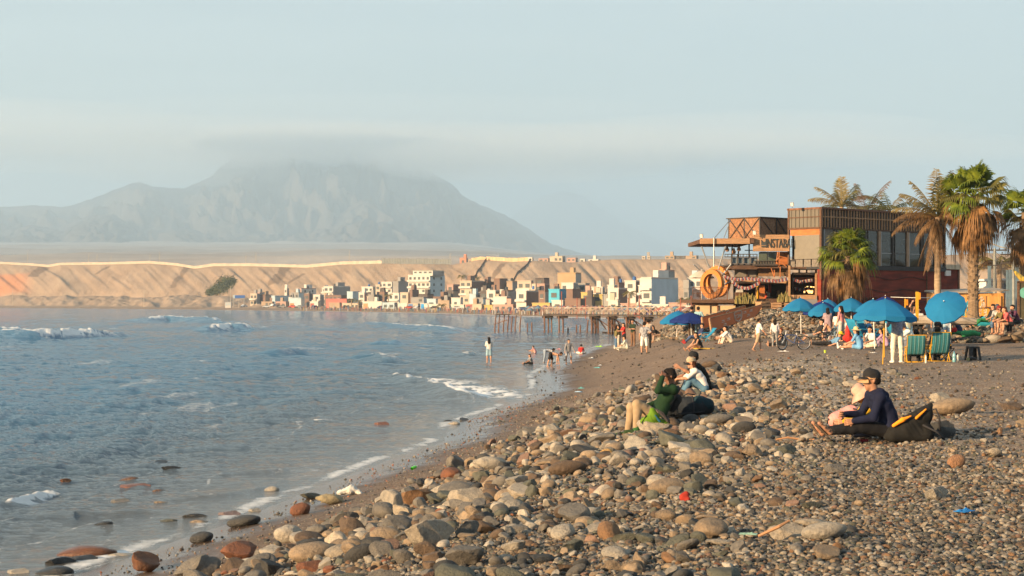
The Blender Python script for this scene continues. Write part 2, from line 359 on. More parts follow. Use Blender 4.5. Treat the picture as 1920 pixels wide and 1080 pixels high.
for pts, h, wd, fl, fs in WAVES:
    Q = np.array([(X_(a, HC*F/(c-YH)), HC*F/(c-YH)) for a, c in pts])
    # crest as a function of Y (world) — signed distance to the segment chain
    best = np.full(DW.shape, 1e9); sgn = np.zeros_like(DW); tpar = np.zeros_like(DW)
    x0, x1 = Q[:, 0].min()-fl*2-6, Q[:, 0].max()+fl*2+6; y0, y1 = Q[:, 1].min()-fl*2-6, Q[:, 1].max()+fl*2+6
    msk = (XW > x0) & (XW < x1) & (DW > y0) & (DW < y1)
    if not msk.any(): continue
    xm, ym = XW[msk], DW[msk]; bb = np.full(xm.shape, 1e9); sg = np.zeros_like(xm); tp = np.zeros_like(xm); nS = len(Q)-1
    wob = (fbm(xm*.5, ym*.35, 3)-.5)*wd*1.2
    for i in range(nS):
        a, c = Q[i], Q[i+1]; d = c-a; L2 = (d**2).sum(); q = ((xm-a[0])*d[0]+(ym-a[1])*d[1])/L2; qc = np.clip(q, 0, 1)
        dx = xm-a[0]-qc*d[0]; dy = ym-a[1]-qc*d[1]; ds = np.hypot(dx, dy); cr = np.sign(dx*d[1]-dy*d[0])*(1 if d[1] > 0 else -1)
        u_ = ds < bb; bb[u_] = ds[u_]; sg[u_] = cr[u_]; tp[u_] = ((i+qc)/nS)[u_]
    sd = bb*sg+wob                                               # + is towards the shore (+X)
    endf = np.clip(np.minimum(tp, 1-tp)*5, 0, 1) if fs < 1 else np.clip(np.minimum(tp+.1, 1-tp)*6, 0, 1)
    prof = np.where(sd < 0, np.exp(-(sd/(wd*1.5))**2), np.exp(-(sd/(wd*.6))**2))
    zz = zw[msk]; zz += h*prof*endf; zz -= h*.18*np.exp(-((sd-wd*1.6)/wd)**2)*endf
    fo = np.where(sd < 0, np.exp(-(sd/(wd*.35))**2), np.exp(-(sd/fl)**2))*fs*endf
    br = fbm(xm*1.3/np.sqrt(wd), ym*.7/np.sqrt(wd), 4, .7)
    fo = fo*(.5+.5*sm((br-.36)/.16))
    zz += fo*h*.7*(br-.4)
    zw[msk] = zz; ff = foam[msk]; foam[msk] = np.maximum(ff, fo)
edge = np.exp(-((dep-.035)/.035)**2)*.62*sm((fbm(XW*.8,DW*.5,3)-.28)/.3)*(DW < 330)*(DW > 16)
wash = np.exp(-(np.clip(dep, 0, 9)/.25)**2)*.42*(DW < 330)
patch = sm((fbm(XW*.22, DW*.12, 3)-.48)/.2)
foam = np.maximum(foam, np.maximum(edge, wash*patch))
farb = np.exp(-((shD(UW)-DW-8)/9)**2)*.8*(DW > 330)+np.exp(-((shD(UW)-DW-38)/8)**2)*.55*(DW > 330)*sm((fbm(UW*.012, UW*0+2, 2)-.42)/.1)
lace = sm((fbm(XW*1.1, DW*.33, 4, .65)-.53)/.06)*.42*np.exp(-(np.clip(dep-.1, 0, 9)/.5)**2)*(DW < 200)
ln = np.abs(((XW-shoreX(DW))*.8+2.2*fbm(XW*.2, DW*.12, 3)) % 1.9-.95)
lace = np.maximum(lace, np.exp(-(ln/.09)**2)*.50*sm((fbm(XW*.35+9, DW*.18, 3)-.42)/.12)*(dep > 0)*(dep < .75)*(DW < 130))
caps = sm((fbm(XW*.22+3, DW*.06, 5, .6)-.66)/.07)*.5*(dep > .5)*(DW > 50)
foam = np.maximum(np.maximum(foam, caps), np.maximum(farb, lace))
m = bpy.data.materials.new('sea_water'); m.use_nodes = True; nt = m.node_tree; b = nt.nodes['Principled BSDF']; L = nt.links.new
geo = N(nt, 'ShaderNodeNewGeometry')
mp = N(nt, 'ShaderNodeMapping'); mp.inputs['Scale'].default_value = (1, .7, 1); L(geo.outputs['Position'], mp.inputs[0])
a1 = N(nt, 'ShaderNodeAttribute', attribute_name='foam'); a2 = N(nt, 'ShaderNodeAttribute', attribute_name='depth')
nf = noise(nt, mp.outputs[0], 2.6, 12, .82)
ad = N(nt, 'ShaderNodeMath', operation='ADD'); L(a1.outputs['Fac'], ad.inputs[0]); L(nf, ad.inputs[1])
fr = N(nt, 'ShaderNodeMapRange'); L(ad.outputs[0], fr.inputs[0]); fr.inputs['From Min'].default_value = .93; fr.inputs['From Max'].default_value = 1.22
body = N(nt, 'ShaderNodeMapRange'); L(a2.outputs['Fac'], body.inputs[0]); body.inputs['From Max'].default_value = 1.2
cmix = N(nt, 'ShaderNodeMix', data_type='RGBA'); L(body.outputs[0], cmix.inputs['Factor']); cmix.inputs['A'].default_value = (.085, .075, .06, 1); cmix.inputs['B'].default_value = (.010, .098, .200, 1)
fm = N(nt, 'ShaderNodeMix', data_type='RGBA'); L(fr.outputs[0], fm.inputs['Factor']); L(cmix.outputs['Result'], fm.inputs['A']); fm.inputs['B'].default_value = (.72, .72, .72, 1)
L(fm.outputs['Result'], b.inputs['Base Color'])
ro = N(nt, 'ShaderNodeMapRange'); L(fr.outputs[0], ro.inputs[0]); ro.inputs['To Min'].default_value = .07; ro.inputs['To Max'].default_value = .8; L(ro.outputs[0], b.inputs['Roughness'])
b.inputs['IOR'].default_value = 1.33; b.inputs['Specular IOR Level'].default_value = .36
mp2 = N(nt, 'ShaderNodeMapping'); mp2.inputs['Scale'].default_value = (.55, 1.5, 1); mp2.inputs['Rotation'].default_value = (0, 0, .2); L(geo.outputs['Position'], mp2.inputs[0])
nw = noise(nt, mp2.outputs[0], 3.4, 10, .68); nw2 = noise(nt, mp2.outputs[0], .35, 5, .6)
sw = N(nt, 'ShaderNodeMath', operation='MULTIPLY_ADD'); L(nw2, sw.inputs[0]); sw.inputs[1].default_value = 1.2; L(nw, sw.inputs[2])
bp = N(nt, 'ShaderNodeBump'); bp.inputs['Distance'].default_value = .36; L(sw.outputs[0], bp.inputs['Height'])
bsr = N(nt, 'ShaderNodeMapRange'); L(body.outputs[0], bsr.inputs[0]); bsr.inputs['From Max'].default_value = .5; bsr.inputs['To Min'].default_value = .12; bsr.inputs['To Max'].default_value = .85; L(bsr.outputs[0], bp.inputs['Strength'])
L(bp.outputs[0], b.inputs['Normal'])
me = npmesh('sea', np.stack([XW, DW, zw], -1).reshape(-1, 3), gridfaces(len(pr), len(ur))[:, ::-1], m)
fattr(me, 'foam', foam); fattr(me, 'depth', dep)
tag(link('sea', me), 'choppy blue grey sea with breaking waves', kind='structure')
bot = MB(); bot.box((-9000, -400, -30), (9000, 3000, -8)); tag(bot.build('sea_bed', M_SAND), kind='structure')

# clouds lying over the summit
cm = bpy.data.materials.new('cloud_air'); cm.use_nodes = True; nt = cm.node_tree; nt.nodes.clear()
ho = N(nt, 'ShaderNodeOutputMaterial'); hv = N(nt, 'ShaderNodeVolumePrincipled'); nt.links.new(hv.outputs[0], ho.inputs['Volume'])
hv.inputs['Color'].default_value = (.93, .97, 1, 1); hv.inputs['Density'].default_value = 3.0e-4; hv.inputs['Anisotropy'].default_value = .1
_rc = random.Random(5); CL = []
for _ in range(30): CL.append((_rc.uniform(-150, 1450), _rc.gauss(262, 24), _rc.uniform(900, 3000), _rc.uniform(30, 120), _rc.uniform(10500, 14500)))
for _ in range(16): px = _rc.gauss(610, 130); CL.append((px, 274+30*abs(px-610)/200+_rc.uniform(-14, 12), _rc.uniform(350, 1000), _rc.uniform(45, 115), _rc.uniform(11900, 12900)))
for (px, py, wx, wz, D) in CL:
    bm = bmesh.new(); bmesh.ops.create_icosphere(bm, subdivisions=4, radius=1)
    me = bpy.data.meshes.new('cloud'); bm.to_mesh(me); bm.free(); me.materials.append(cm)
    o = link('cloud', me, None, P(px, py, D), None, (wx, 1100, wz)); tag(o, kind='structure')

# ------------------------------------------------------------------ stones
def stone_mesh(name, seed, sub, ang, m):
    bm = bmesh.new(); bmesh.ops.create_icosphere(bm, subdivisions=sub, radius=1)
    r = np.random.RandomState(seed); sc = np.array([1, .62+.3*r.rand(), .42+.26*r.rand()])
    v = np.array([q.co[:] for q in bm.verts])
    for k in range(9 if ang else 4):
        n = r.normal(size=3); n /= np.linalg.norm(n); d = (.46+.24*r.rand()) if ang else (.74+.16*r.rand())
        q = v@n; ex = np.clip(q-d, 0, None); v = v-n[None, :]*(ex*(.93 if ang else .6))[:, None]
    nz = fbm(v[:, 0]*1.9+seed+v[:, 2]*1.3, v[:, 1]*1.9+v[:, 2]*.8, 4)-.5
    v = v*(1+nz[:, None]*(.30 if ang else .18))*sc[None, :]
    v /= np.abs(v).max()
    for q, c in zip(bm.verts, v): q.co = c
    me = bpy.data.meshes.new(name); bm.to_mesh(me); bm.free(); me.materials.append(m)
    me.polygons.foreach_set('use_smooth', [True]*len(me.polygons))
    if ang: me.set_sharp_from_angle(angle=R(24))
    return me
def stone_mat(name, inst):
    m = bpy.data.materials.new(name); m.use_nodes = True; nt = m.node_tree; b = nt.nodes['Principled BSDF']; L = nt.links.new
    if inst: src = N(nt, 'ShaderNodeAttribute', attribute_type='INSTANCER', attribute_name='scol').outputs['Color']
    else: src = N(nt, 'ShaderNodeObjectInfo').outputs['Color']
    tc = N(nt, 'ShaderNodeTexCoord'); g = N(nt, 'ShaderNodeNewGeometry')
    na = noise(nt, tc.outputs['Object'], 2.2, 8, .62); nb = noise(nt, g.outputs['Position'], 55, 4, .8)
    r1 = ramp(nt, [(.3, (.62, .62, .64)), (.5, (1, 1, 1)), (.7, (1.25, 1.18, 1.08))], na)
    r2 = ramp(nt, [(.33, (.72, .72, .72)), (.55, (1.05, 1.05, 1.05)), (.8, (1.2, 1.2, 1.2))], nb)
    x = N(nt, 'ShaderNodeMix', data_type='RGBA', blend_type='MULTIPLY'); x.inputs['Factor'].default_value = 1; L(src, x.inputs['A']); L(r1.outputs[0], x.inputs['B'])
    y = N(nt, 'ShaderNodeMix', data_type='RGBA', blend_type='MULTIPLY'); y.inputs['Factor'].default_value = 1; L(x.outputs['Result'], y.inputs['A']); L(r2.outputs[0], y.inputs['B'])
    L(y.outputs['Result'], b.inputs['Base Color'])
    sp = N(nt, 'ShaderNodeSeparateXYZ'); L(g.outputs['Position'], sp.inputs[0])
    rr = N(nt, 'ShaderNodeMapRange'); L(sp.outputs['Z'], rr.inputs[0]); rr.inputs['From Min'].default_value = .12; rr.inputs['From Max'].default_value = .4; rr.inputs['To Min'].default_value = .22; rr.inputs['To Max'].default_value = .85; L(rr.outputs[0], b.inputs['Roughness'])
    b.inputs['Specular IOR Level'].default_value = .35
    if not inst:
        nc = noise(nt, tc.outputs['Object'], 5, 8, .7)
        bp = N(nt, 'ShaderNodeBump'); bp.inputs['Distance'].default_value = .035; L(nc, bp.inputs['Height']); L(bp.outputs[0], b.inputs['Normal'])
    return m
M_ST, M_STI = stone_mat('stone', False), stone_mat('stone_small', True)
BIGS = [stone_mesh('rock', 40+k, 4, k % 3 != 0, M_ST) for k in range(10)]
PAL = {'tan': (.36, .26, .165), 'pale grey': (.40, .355, .29), 'mid grey': (.215, .195, .17), 'dark grey': (.085, .085, .085), 'green grey': (.17, .175, .135),
       'brown': (.19, .125, .08), 'rust red': (.33, .12, .055), 'pinkish': (.34, .20, .14), 'cream': (.44, .37, .28), 'orange brown': (.36, .19, .085)}
PAL = {k: tuple((.72 if k in ('cream', 'pale grey') else .62 if k in ('tan', 'mid grey') else .52)*(.86*c+.14*sum(v)/3) for c in v) for k, v in PAL.items()}
PW_ = [('tan', 22), ('pale grey', 18), ('mid grey', 26), ('dark grey', 14), ('green grey', 13), ('brown', 13), ('rust red', 1), ('pinkish', 4), ('cream', 5), ('orange brown', 3)]
PNAMES = [a for a, b in PW_ for _ in range(b)]
def pick(r): return PNAMES[r.randint(len(PNAMES))]
placed = []        # x, y, r of what already lies on the beach
def put_rock(x, y, r, col, k, rot, sink=.25, label=None, group=None, flat=1, zoff=None):
    z = hz(x, y)
    o = link('rock', BIGS[k % 10]); o.scale = (r, r, r*flat); o.rotation_euler = rot
    o.location = (x, y, (z if zoff is None else zoff)+r*flat*(.55-sink))
    if label and len(label.split()) > 16: label = label.replace(' the ', ' ')
    o.color = (*col, 1); placed.append((x, y, r)); return tag(o, label, 'rock', group)
# stones one can point to: px, py of the foot, width in px, colour, shape (odd = angular), flatness, turn, label
HERO = [
 (152, 1042, 112, 'wetrust', 0, .62, .1, 'largest wet rust brown boulder at the water edge, bottom left'),
 (106, 1058, 62, 'black', 1, .75, .4, 'glossy black wet rock just right below the corner, left of the rust boulder'),
 (96, 1078, 70, 'black', 3, .6, .1, 'low black wet rock cut by the bottom edge under the rust boulder'),
 (150, 1052, 55, 'black', 2, .5, .2, 'dark slick rock under the front of the rust boulder'),
 (27, 1076, 46, 'pale grey', 2, .6, 0, 'pale rock in the bottom left corner of the surf'),
 (225, 1042, 56, 'pale grey', 4, .5, .2, 'pale grey flat rock touching the right of the rust boulder'),
 (262, 1076, 64, 'wetrust', 5, .95, .7, 'orange brown upright rock leaning at the bottom edge'),
 (312, 978, 36, 'green grey', 0, .6, .1, 'dark green smooth rock in the wash'),
 (362, 972, 52, 'dark grey', 1, .6, 0, 'dark grey rock behind the tan egg shaped one in the wash'),
 (371, 980, 36, 'tan', 4, .85, 0, 'tan egg shaped rock in the wash before a dark one'),
 (425, 968, 46, 'pinkbrown', 2, .6, .2, 'purplish brown smooth rock on the wet sand'),
 (455, 988, 60, 'dark grey', 3, .5, .1, 'jagged dark rock on the wet sand'),
 (376, 1018, 42, 'dark grey', 3, .7, .3, 'dark pointed rock beside the wash'),
 (475, 960, 26, 'pale grey', 2, .8, .3, 'small pale rock on the wet sand slope'),
 (562, 966, 38, 'rust red', 3, .85, .5, 'brick red angular rock on the wet sand'),
 (614, 948, 52, 'mossy', 4, .8, .1, 'round tan and green rock beyond the brick red one'),
 (578, 937, 42, 'green grey', 1, .5, .3, 'low mossy green rock on the sand'),
 (120, 902, 22, 'wetrust', 1, .8, .2, 'small brown rock standing in the surf far left'),
 (240, 902, 36, 'wetbrown', 3, .6, .1, 'dark brown rock awash, level with the left breaker'),
 (246, 914, 62, 'rust red', 2, .22, .1, 'thin rust red slab just out of the water'),
 (296, 921, 24, 'wetbrown', 4, .8, .1, 'small brown dome rock right of the red slab'),
 (298, 868, 26, 'black', 5, .5, .2, 'black rock awash, upper left of the pair'),
 (318, 880, 42, 'black', 1, .5, 0, 'black rock awash, larger of the pair with foam at its side'),
 (270, 870, 22, 'wetbrown', 1, .3, 0, 'flat wet stone barely above the water'),
 (220, 941, 38, 'mid grey', 2, .4, 0, 'grey flat stone awash under the red slab'),
 (300, 942, 26, 'tan', 4, .5, 0, 'tan flat stone awash under the brown dome rock'),
 (192, 984, 34, 'black', 3, .5, .1, 'small black rock in the shallows left of the green one'),
 (508, 921, 28, 'pale grey', 3, .9, .2, 'pale pointed rock standing at the water edge'),
 (713, 797, 30, 'rust red', 2, .6, .1, 'orange stone in the foamy shallows'),
 (839, 790, 18, 'black', 4, .9, .2, 'small black round rock at the water edge, left of a taller one'),
 (868, 789, 20, 'dark grey', 5, 1.1, .1, 'tall dark pointed rock at the water edge'),
 (850, 797, 24, 'cream', 3, .7, .1, 'whitish rock in front of the two dark ones at the water'),
 (797, 1030, 100, 'warmgrey', 1, .95, .3, 'big grey angular boulder with a peaked top, near centre bottom'),
 (578, 1078, 60, 'rust red', 2, .6, .2, 'rust orange rock at the bottom edge among grey cobbles'),
 (870, 952, 72, 'cream', 2, .8, .1, 'cream flat topped boulder in the middle of the cobble bank'),
 (915, 885, 66, 'pale grey', 4, .8, .1, 'large pale rounded boulder on the upper cobble bank'),
 (1065, 892, 68, 'brown', 0, .75, .1, 'large smooth brown boulder on the upper cobble bank'),
 (1136, 858, 28, 'yellow', 4, 1.1, .2, 'yellow ochre rock glowing among grey cobbles'),
 (1222, 810, 62, 'cream', 2, .6, .1, 'whitish rounded rock in front of the green daypack'),
 (1476, 1012, 76, 'cream', 2, .6, .1, 'pale cream boulder, left of the cluster of three bottom right'),
 (1518, 990, 64, 'cream', 4, .5, .1, 'pale flat boulder at the back of the cluster of three bottom right'),
 (1550, 1015, 80, 'pale grey', 0, .75, .2, 'creased round boulder, right of the cluster of three bottom right'),
 (1350, 1024, 64, 'cream', 4, .35, .1, 'long flat pale stone left of the cluster of three'),
 (1547, 1052, 60, 'tan', 5, .62, .1, 'tan blocky stone below the cluster of three'),
 (1757, 940, 52, 'pale grey', 1, .9, .3, 'grey white pointed boulder alone on the shingle at right'),
 (1797, 877, 38, 'orangestone', 3, .95, .6, 'orange brown angular rock at right'),
 (1863, 858, 32, 'cream', 4, 1.0, .2, 'pale knobbly stone near the right edge'),
 (1764, 756, 42, 'cream', 2, .8, .4, 'pale oval boulder on the sand'),
 (1792, 778, 78, 'tan', 0, .7, .1, 'big brown boulder on the sand, below the pale oval one'),
 (1768, 822, 52, 'dark grey', 2, 1.0, .3, 'dark round boulder behind the seated man and his pack'),
 (1898, 770, 44, 'brown', 2, .5, .1, 'low brown rock on the sand at the right edge'),
 (1350, 798, 52, 'mid grey', 0, .7, .1, 'grey rounded boulder near the big dark rucksack'),
 (1315, 788, 44, 'orangestone', 2, .6, .1, 'pinkish orange boulder in front of the dark rucksack'),
 (1391, 800, 42, 'tan', 5, .7, .1, 'tan block right of the grey rounded boulder'),
 (1408, 735, 34, 'pale grey', 4, .8, .1, 'pale grey dome rock behind the seated couple'),
 (1545, 722, 26, 'cream', 4, .7, .1, 'cream stone, left one on the gravel before the sand'),
 (1570, 722, 26, 'mid grey', 2, .8, .1, 'grey stone, middle one on the gravel before the sand'),
 (1596, 725, 34, 'cream', 2, .5, .1, 'long cream stone, right one on the gravel before the sand'),
 (1565, 890, 42, 'mid grey', 2, .7, .1, 'grey brown rounded stone below the man\'s legs'),
 (1520, 958, 42, 'green grey', 1, .6, .1, 'green grey wedge shaped stone on the lower shingle'),
]
XC = {'wetrust': (.12, .05, .024), 'black': (.025, .027, .03), 'pinkbrown': (.17, .12, .11), 'mossy': (.25, .21, .13), 'wetbrown': (.10, .055, .035), 'warmgrey': (.27, .235, .19), 'yellow': (.42, .26, .10), 'orangestone': (.27, .145, .08)}
for px, py, wpx, c, k, fl, rz, lab in HERO:
    g = G(px, py); r = wpx/1.8/F*g.y
    dz = 0 if g.z > .05 else -.25*r
    o = put_rock(g.x, g.y+r*.55, r, XC.get(c) or PAL[c], k, (.15*((k*7) % 3-1), .12*((k*5) % 3-1), rz*.8), .17 if g.z > .05 else .38, lab, flat=max(fl/.62, .3)*.8, zoff=None if g.z > .05 else -.35*r*fl)
CLEAR = []   # filled later: places kept free of loose rocks
def clear_px(px, py, r): g = G(px, py); CLEAR.append((g.x, g.y, r))
for q in ((1600, 838, .35), (1640, 832, .5), (1640, 850, .4), (1600, 850, .4), (1680, 850, .4), (1580, 845, .3), (1560, 845, .3), (1715, 845, .35), (1740, 820, .3), (1200, 815, .3), (1230, 808, .35), (1690, 830, .5), (1570, 836, .35), (1540, 838, .25), (1595, 812, .3), (1720, 828, .4), (1180, 805, .3), (1210, 803, .4), (1250, 795, .5), (1290, 785, .4), (1175, 810, .25), (1290, 735, .4), (1315, 738, .5), (1280, 742, .3)): clear_px(*q)
rs = np.random.RandomState(21)
# cobbles of the bank, placed largest first without overlap
cand = []
cell = {}
def free(x, y, r, f=.78):
    for i in range(int((x-.7)//.7), int((x+.7)//.7)+1):
        for j in range(int((y-.7)//.7), int((y+.7)//.7)+1):
            for (a, b_, c) in cell.get((i, j), ()):
                if (a-x)**2+(b_-y)**2 < ((r+c)*f)**2: return False
    return True
def occupy(x, y, r): cell.setdefault((int(x//.7), int(y//.7)), []).append((x, y, r))
for q in placed: occupy(*q)
for q in CLEAR: occupy(q[0], q[1], q[2]*.8)
def bank(x, y):
    s = x-shoreX(y); a = sm((s-2.2)/1.3)*(1-sm((s-8.8)/2.6)); a = a*(1-sm((y-40)/22))+.045*sm((s-3)/3)*(1-sm((s-13)/3))*(y < 60)
    return a*(.45+.9*sm((fbm(np.array([x*.45]), np.array([y*.45]), 2)[0]-.36)/.2))
for r0, r1, n in ((.19, .33, 480), (.13, .19, 1900), (.085, .13, 5200), (.055, .085, 9000)):
    for _ in range(n):
        y = 10.8+52*rs.rand()**1.35; x = float(shoreX(y))+2+12*rs.rand()
        if y < 20: x = max(x, -y*.36)
        if rs.rand() > bank(x, y): continue
        r = r0+(r1-r0)*rs.rand()**1.7
        if y < 15: r *= .85
        r *= 1-.38*sm((x-float(shoreX(y))-8)/3)
        if free(x, y, r): occupy(x, y, r); cand.append((r/y, x, y, r))
vis = [c for c in cand if abs(c[1]/c[2]) < .305 and (c[2] > 11.7)]
vis.sort(reverse=True); N_IND = 300-len(HERO)
ind = vis[:N_IND]; inds = set(ind)
LM = [((150, 1025), 'rust boulder by the surf'), ((562, 955), 'brick red rock'), ((797, 1005), 'peaked grey boulder'), ((870, 935), 'cream flat topped boulder'), ((1065, 880), 'smooth brown boulder'), ((1136, 845), 'yellow ochre rock'),
      ((1200, 790), 'man in the green jumper'), ((1300, 710), 'seated couple'), ((1518, 990), 'cluster of three pale boulders'), ((1640, 790), 'man in the navy hoodie'), ((1757, 925), 'pointed boulder on the shingle'), ((614, 935), 'mossy round rock'), ((1350, 785), 'big dark rucksack'), ((1000, 1075), 'bottom edge'), ((740, 830), 'water edge'), ((1280, 935), 'small red litter')]
used = {}
for _, x, y, r in ind:
    c = pick(rs); k = rs.randint(10); col = np.array(PAL[c])*(.85+.3*rs.rand())
    px = 960+x/y*F; py = YH+(HC-hz(x, y))/y*F
    lm = min(LM, key=lambda q: abs(q[0][0]-px)+1.3*abs(q[0][1]-py)); dx, dy = px-lm[0][0], py-lm[0][1]
    d = ('left' if dx < 0 else 'right')+' of' if abs(dx) > abs(dy)*1.2 else ('just below' if dy > 0 else 'just above')
    far = 'well ' if abs(dx)+abs(dy) > 110 and 'just' not in d else ''
    d = d.replace('just', 'well') if abs(dx)+abs(dy) > 110 else d
    szn = 'large' if r/y > .0095 else 'mid-sized' if r/y > .0065 else 'small'
    base = f"{szn} {c} {'angular' if k % 3 else 'rounded'} stone, {far}{d} the {lm[1]}"
    used.setdefault(base, []).append((x, y, r, col, k))
for base, L_ in used.items():
    L_.sort(key=lambda q: q[0]/q[1])
    for i, (x, y, r, col, k) in enumerate(L_):
        lab = base
        if len(L_) > 1:
            o_ = ['leftmost', 'second from left', 'third from left', 'fourth from left', 'fifth from left', 'sixth from left', 'seventh from left'] if len(L_) > 2 else ['left one', 'right one']
            lab = base+', '+(o_[min(i, len(o_)-1)] if i < len(L_)-1 or len(L_) < 3 else 'rightmost')
        put_rock(x, y, r, col, k, (rs.normal()*.25, rs.normal()*.25, rs.rand()*6.28), .12+.2*rs.rand(), lab, 'stones of the cobble bank', flat=.75+.35*rs.rand())
rest = [c for c in cand if c not in inds]
# everything smaller: uncountable shingle, scattered by one object
pts = []
def addp(x, y, r, lift=0.0, up=.35):
    pts.append((x, y, hz(x, y)+r*up+lift, r))
small = [(x, y, r) for _, x, y, r in rest]
# screen-even shingle on the near shore
n = 105000
py = YH+14+(1130-YH-14)*rs.rand(n)**.92; px = -120+2160*rs.rand(n)
D = np.arange(9, 75, .1)
gr = {}
D0 = (HC-2.0)*F/(py-YH)
for _ in range(5): D0 = np.clip((HC-hb(X_(px, D0), D0))*F/(py-YH), 5, 90)
x_, y_ = X_(px, D0), D0
g_ = gravel_at(x_, y_); s_ = x_-shoreX(y_)
keep = (y_ < 72) & (rs.rand(n) < np.clip(g_*1.0+.035, 0, 1)) & (s_ > .4)
keep &= rs.rand(n) > .45*sm((y_-30)/18)
keep &= (np.abs(hb(x_, y_)-Z_(py, y_)) < .12)
x_, y_ = x_[keep], y_[keep]
rr_ = (.011+.022*rs.rand(len(x_))**2.2)*(.75+.03*y_)
z_ = hb(x_, y_)+rr_*.25
col_i = [np.array(PAL[a]) for a in PNAMES]
P1 = np.stack([x_, y_, z_, rr_], -1)
# bands of red and pale grit on the wet sand
n2_ = 3800; yb = 12+55*rs.rand(n2_)**1.3; xb = shoreX(yb)+.25+2.7*rs.rand(n2_)**.8; rb = (.005+.012*rs.rand(n2_)**2.5)*(.8+.03*yb)
P2 = np.stack([xb, yb, np.maximum(hb(xb, yb), -.02)+rb*.3, rb], -1)
# sparse pebbles in the far sand, the dark ones in the swash
n3_ = 1100; yb = 45+75*rs.rand(n3_); xb = shoreX(yb)-1.5+14*rs.rand(n3_); rb = (.02+.05*rs.rand(n3_)**3)*(.6+.008*yb)
P3 = np.stack([xb, yb, np.maximum(hb(xb, yb), -.05)+rb*.2, rb], -1)
# the rubble slope under the bar and the ledge at the right
n4_ = 16000; xb = 8+24*rs.rand(n4_); e = -3+20*rs.rand(n4_)**1.1; e = np.where(xb > 17.5, -1.0+8*rs.rand(n4_), e); yb = np.interp(xb, EX, EY)+e
k4 = sm((xb-8.6-.03*(yb-100))/1.5) > .3*rs.rand(n4_); xb, yb = xb[k4], yb[k4]; rb = .05+.13*rs.rand(len(xb))**2.4
P4 = np.stack([xb, yb, hb(xb, yb)+rb*.45, rb], -1)
P5 = np.array([(x, y, hz(x, y)+r*.3, r) for x, y, r in small])
def scatter(name, PTS, meshes, label, red=False, dark=False):
    me = bpy.data.meshes.new(name); me.vertices.add(len(PTS)); me.vertices.foreach_set('co', PTS[:, :3].astype(np.float32).ravel())
    fattr(me, 'r', PTS[:, 3])
    cc = (.72 if name == 'shingle' else .9)*np.array([col_i[k] for k in rs.randint(0, len(col_i), len(PTS))])*(.8+.4*rs.rand(len(PTS), 1))
    if red: q = rs.rand(len(PTS)) < .12; cc[q] = np.array((.30, .11, .05))
    if dark: cc *= .45
    a = me.attributes.new('scol', 'FLOAT_VECTOR', 'POINT'); a.data.foreach_set('vector', cc.astype(np.float32).ravel())
    rt = np.stack([rs.normal(size=len(PTS))*.3, rs.normal(size=len(PTS))*.3, rs.rand(len(PTS))*6.28], -1)
    a = me.attributes.new('rt', 'FLOAT_VECTOR', 'POINT'); a.data.foreach_set('vector', rt.astype(np.float32).ravel())
    a = me.attributes.new('idx', 'INT', 'POINT'); a.data.foreach_set('value', rs.randint(0, len(meshes), len(PTS)).astype(np.int32))
    o = link(name, me); tag(o, label, None, None, 'stuff')
    col = bpy.data.collections.new(name+'_shapes')
    for q in meshes:
        so = bpy.data.objects.new('pebble_shape', q); col.objects.link(so)
    ng = bpy.data.node_groups.new(name, 'GeometryNodeTree')
    ng.interface.new_socket('Geometry', in_out='INPUT', socket_type='NodeSocketGeometry'); ng.interface.new_socket('Geometry', in_out='OUTPUT', socket_type='NodeSocketGeometry')
    gi = ng.nodes.new('NodeGroupInput'); go = ng.nodes.new('NodeGroupOutput'); ip = ng.nodes.new('GeometryNodeInstanceOnPoints'); ci = ng.nodes.new('GeometryNodeCollectionInfo')
    ci.inputs['Collection'].default_value = col; ci.inputs['Separate Children'].default_value = True; ci.inputs['Reset Children'].default_value = True
    def na(t, nm): q = ng.nodes.new('GeometryNodeInputNamedAttribute'); q.data_type = t; q.inputs['Name'].default_value = nm; return [s for s in q.outputs if s.enabled and s.name == 'Attribute'][0]
    l = ng.links.new; ip.inputs['Pick Instance'].default_value = True
    er = ng.nodes.new('FunctionNodeEulerToRotation'); l(na('FLOAT_VECTOR', 'rt'), er.inputs[0])
    l(gi.outputs[0], ip.inputs['Points']); l(ci.outputs[0], ip.inputs['Instance']); l(na('INT', 'idx'), ip.inputs['Instance Index']); l(er.outputs[0], ip.inputs['Rotation']); l(na('FLOAT', 'r'), ip.inputs['Scale'])
    l(ip.outputs[0], go.inputs[0])
    md = o.modifiers.new('scatter', 'NODES'); md.node_group = ng
SM = [stone_mesh('pebble', 70+k, 2, k % 2, M_STI) for k in range(6)]
MD = [stone_mesh('cobble', 90+k, 3, k % 4 != 0, M_STI) for k in range(8)]
scatter('cobbles', P5, MD, 'smaller cobbles packed between the large stones of the bank')
scatter('shingle', P1, SM, 'loose grey and tan shingle covering the near beach')
scatter('grit', P2, SM, 'red and grey grit washed up along the wet sand', red=True)
scatter('pebbles', P3, SM, 'dark pebbles strewn over the wet sand and the swash', dark=True)
scatter('rubble', P4, MD, 'loose rubble of the slope under the beach bar')

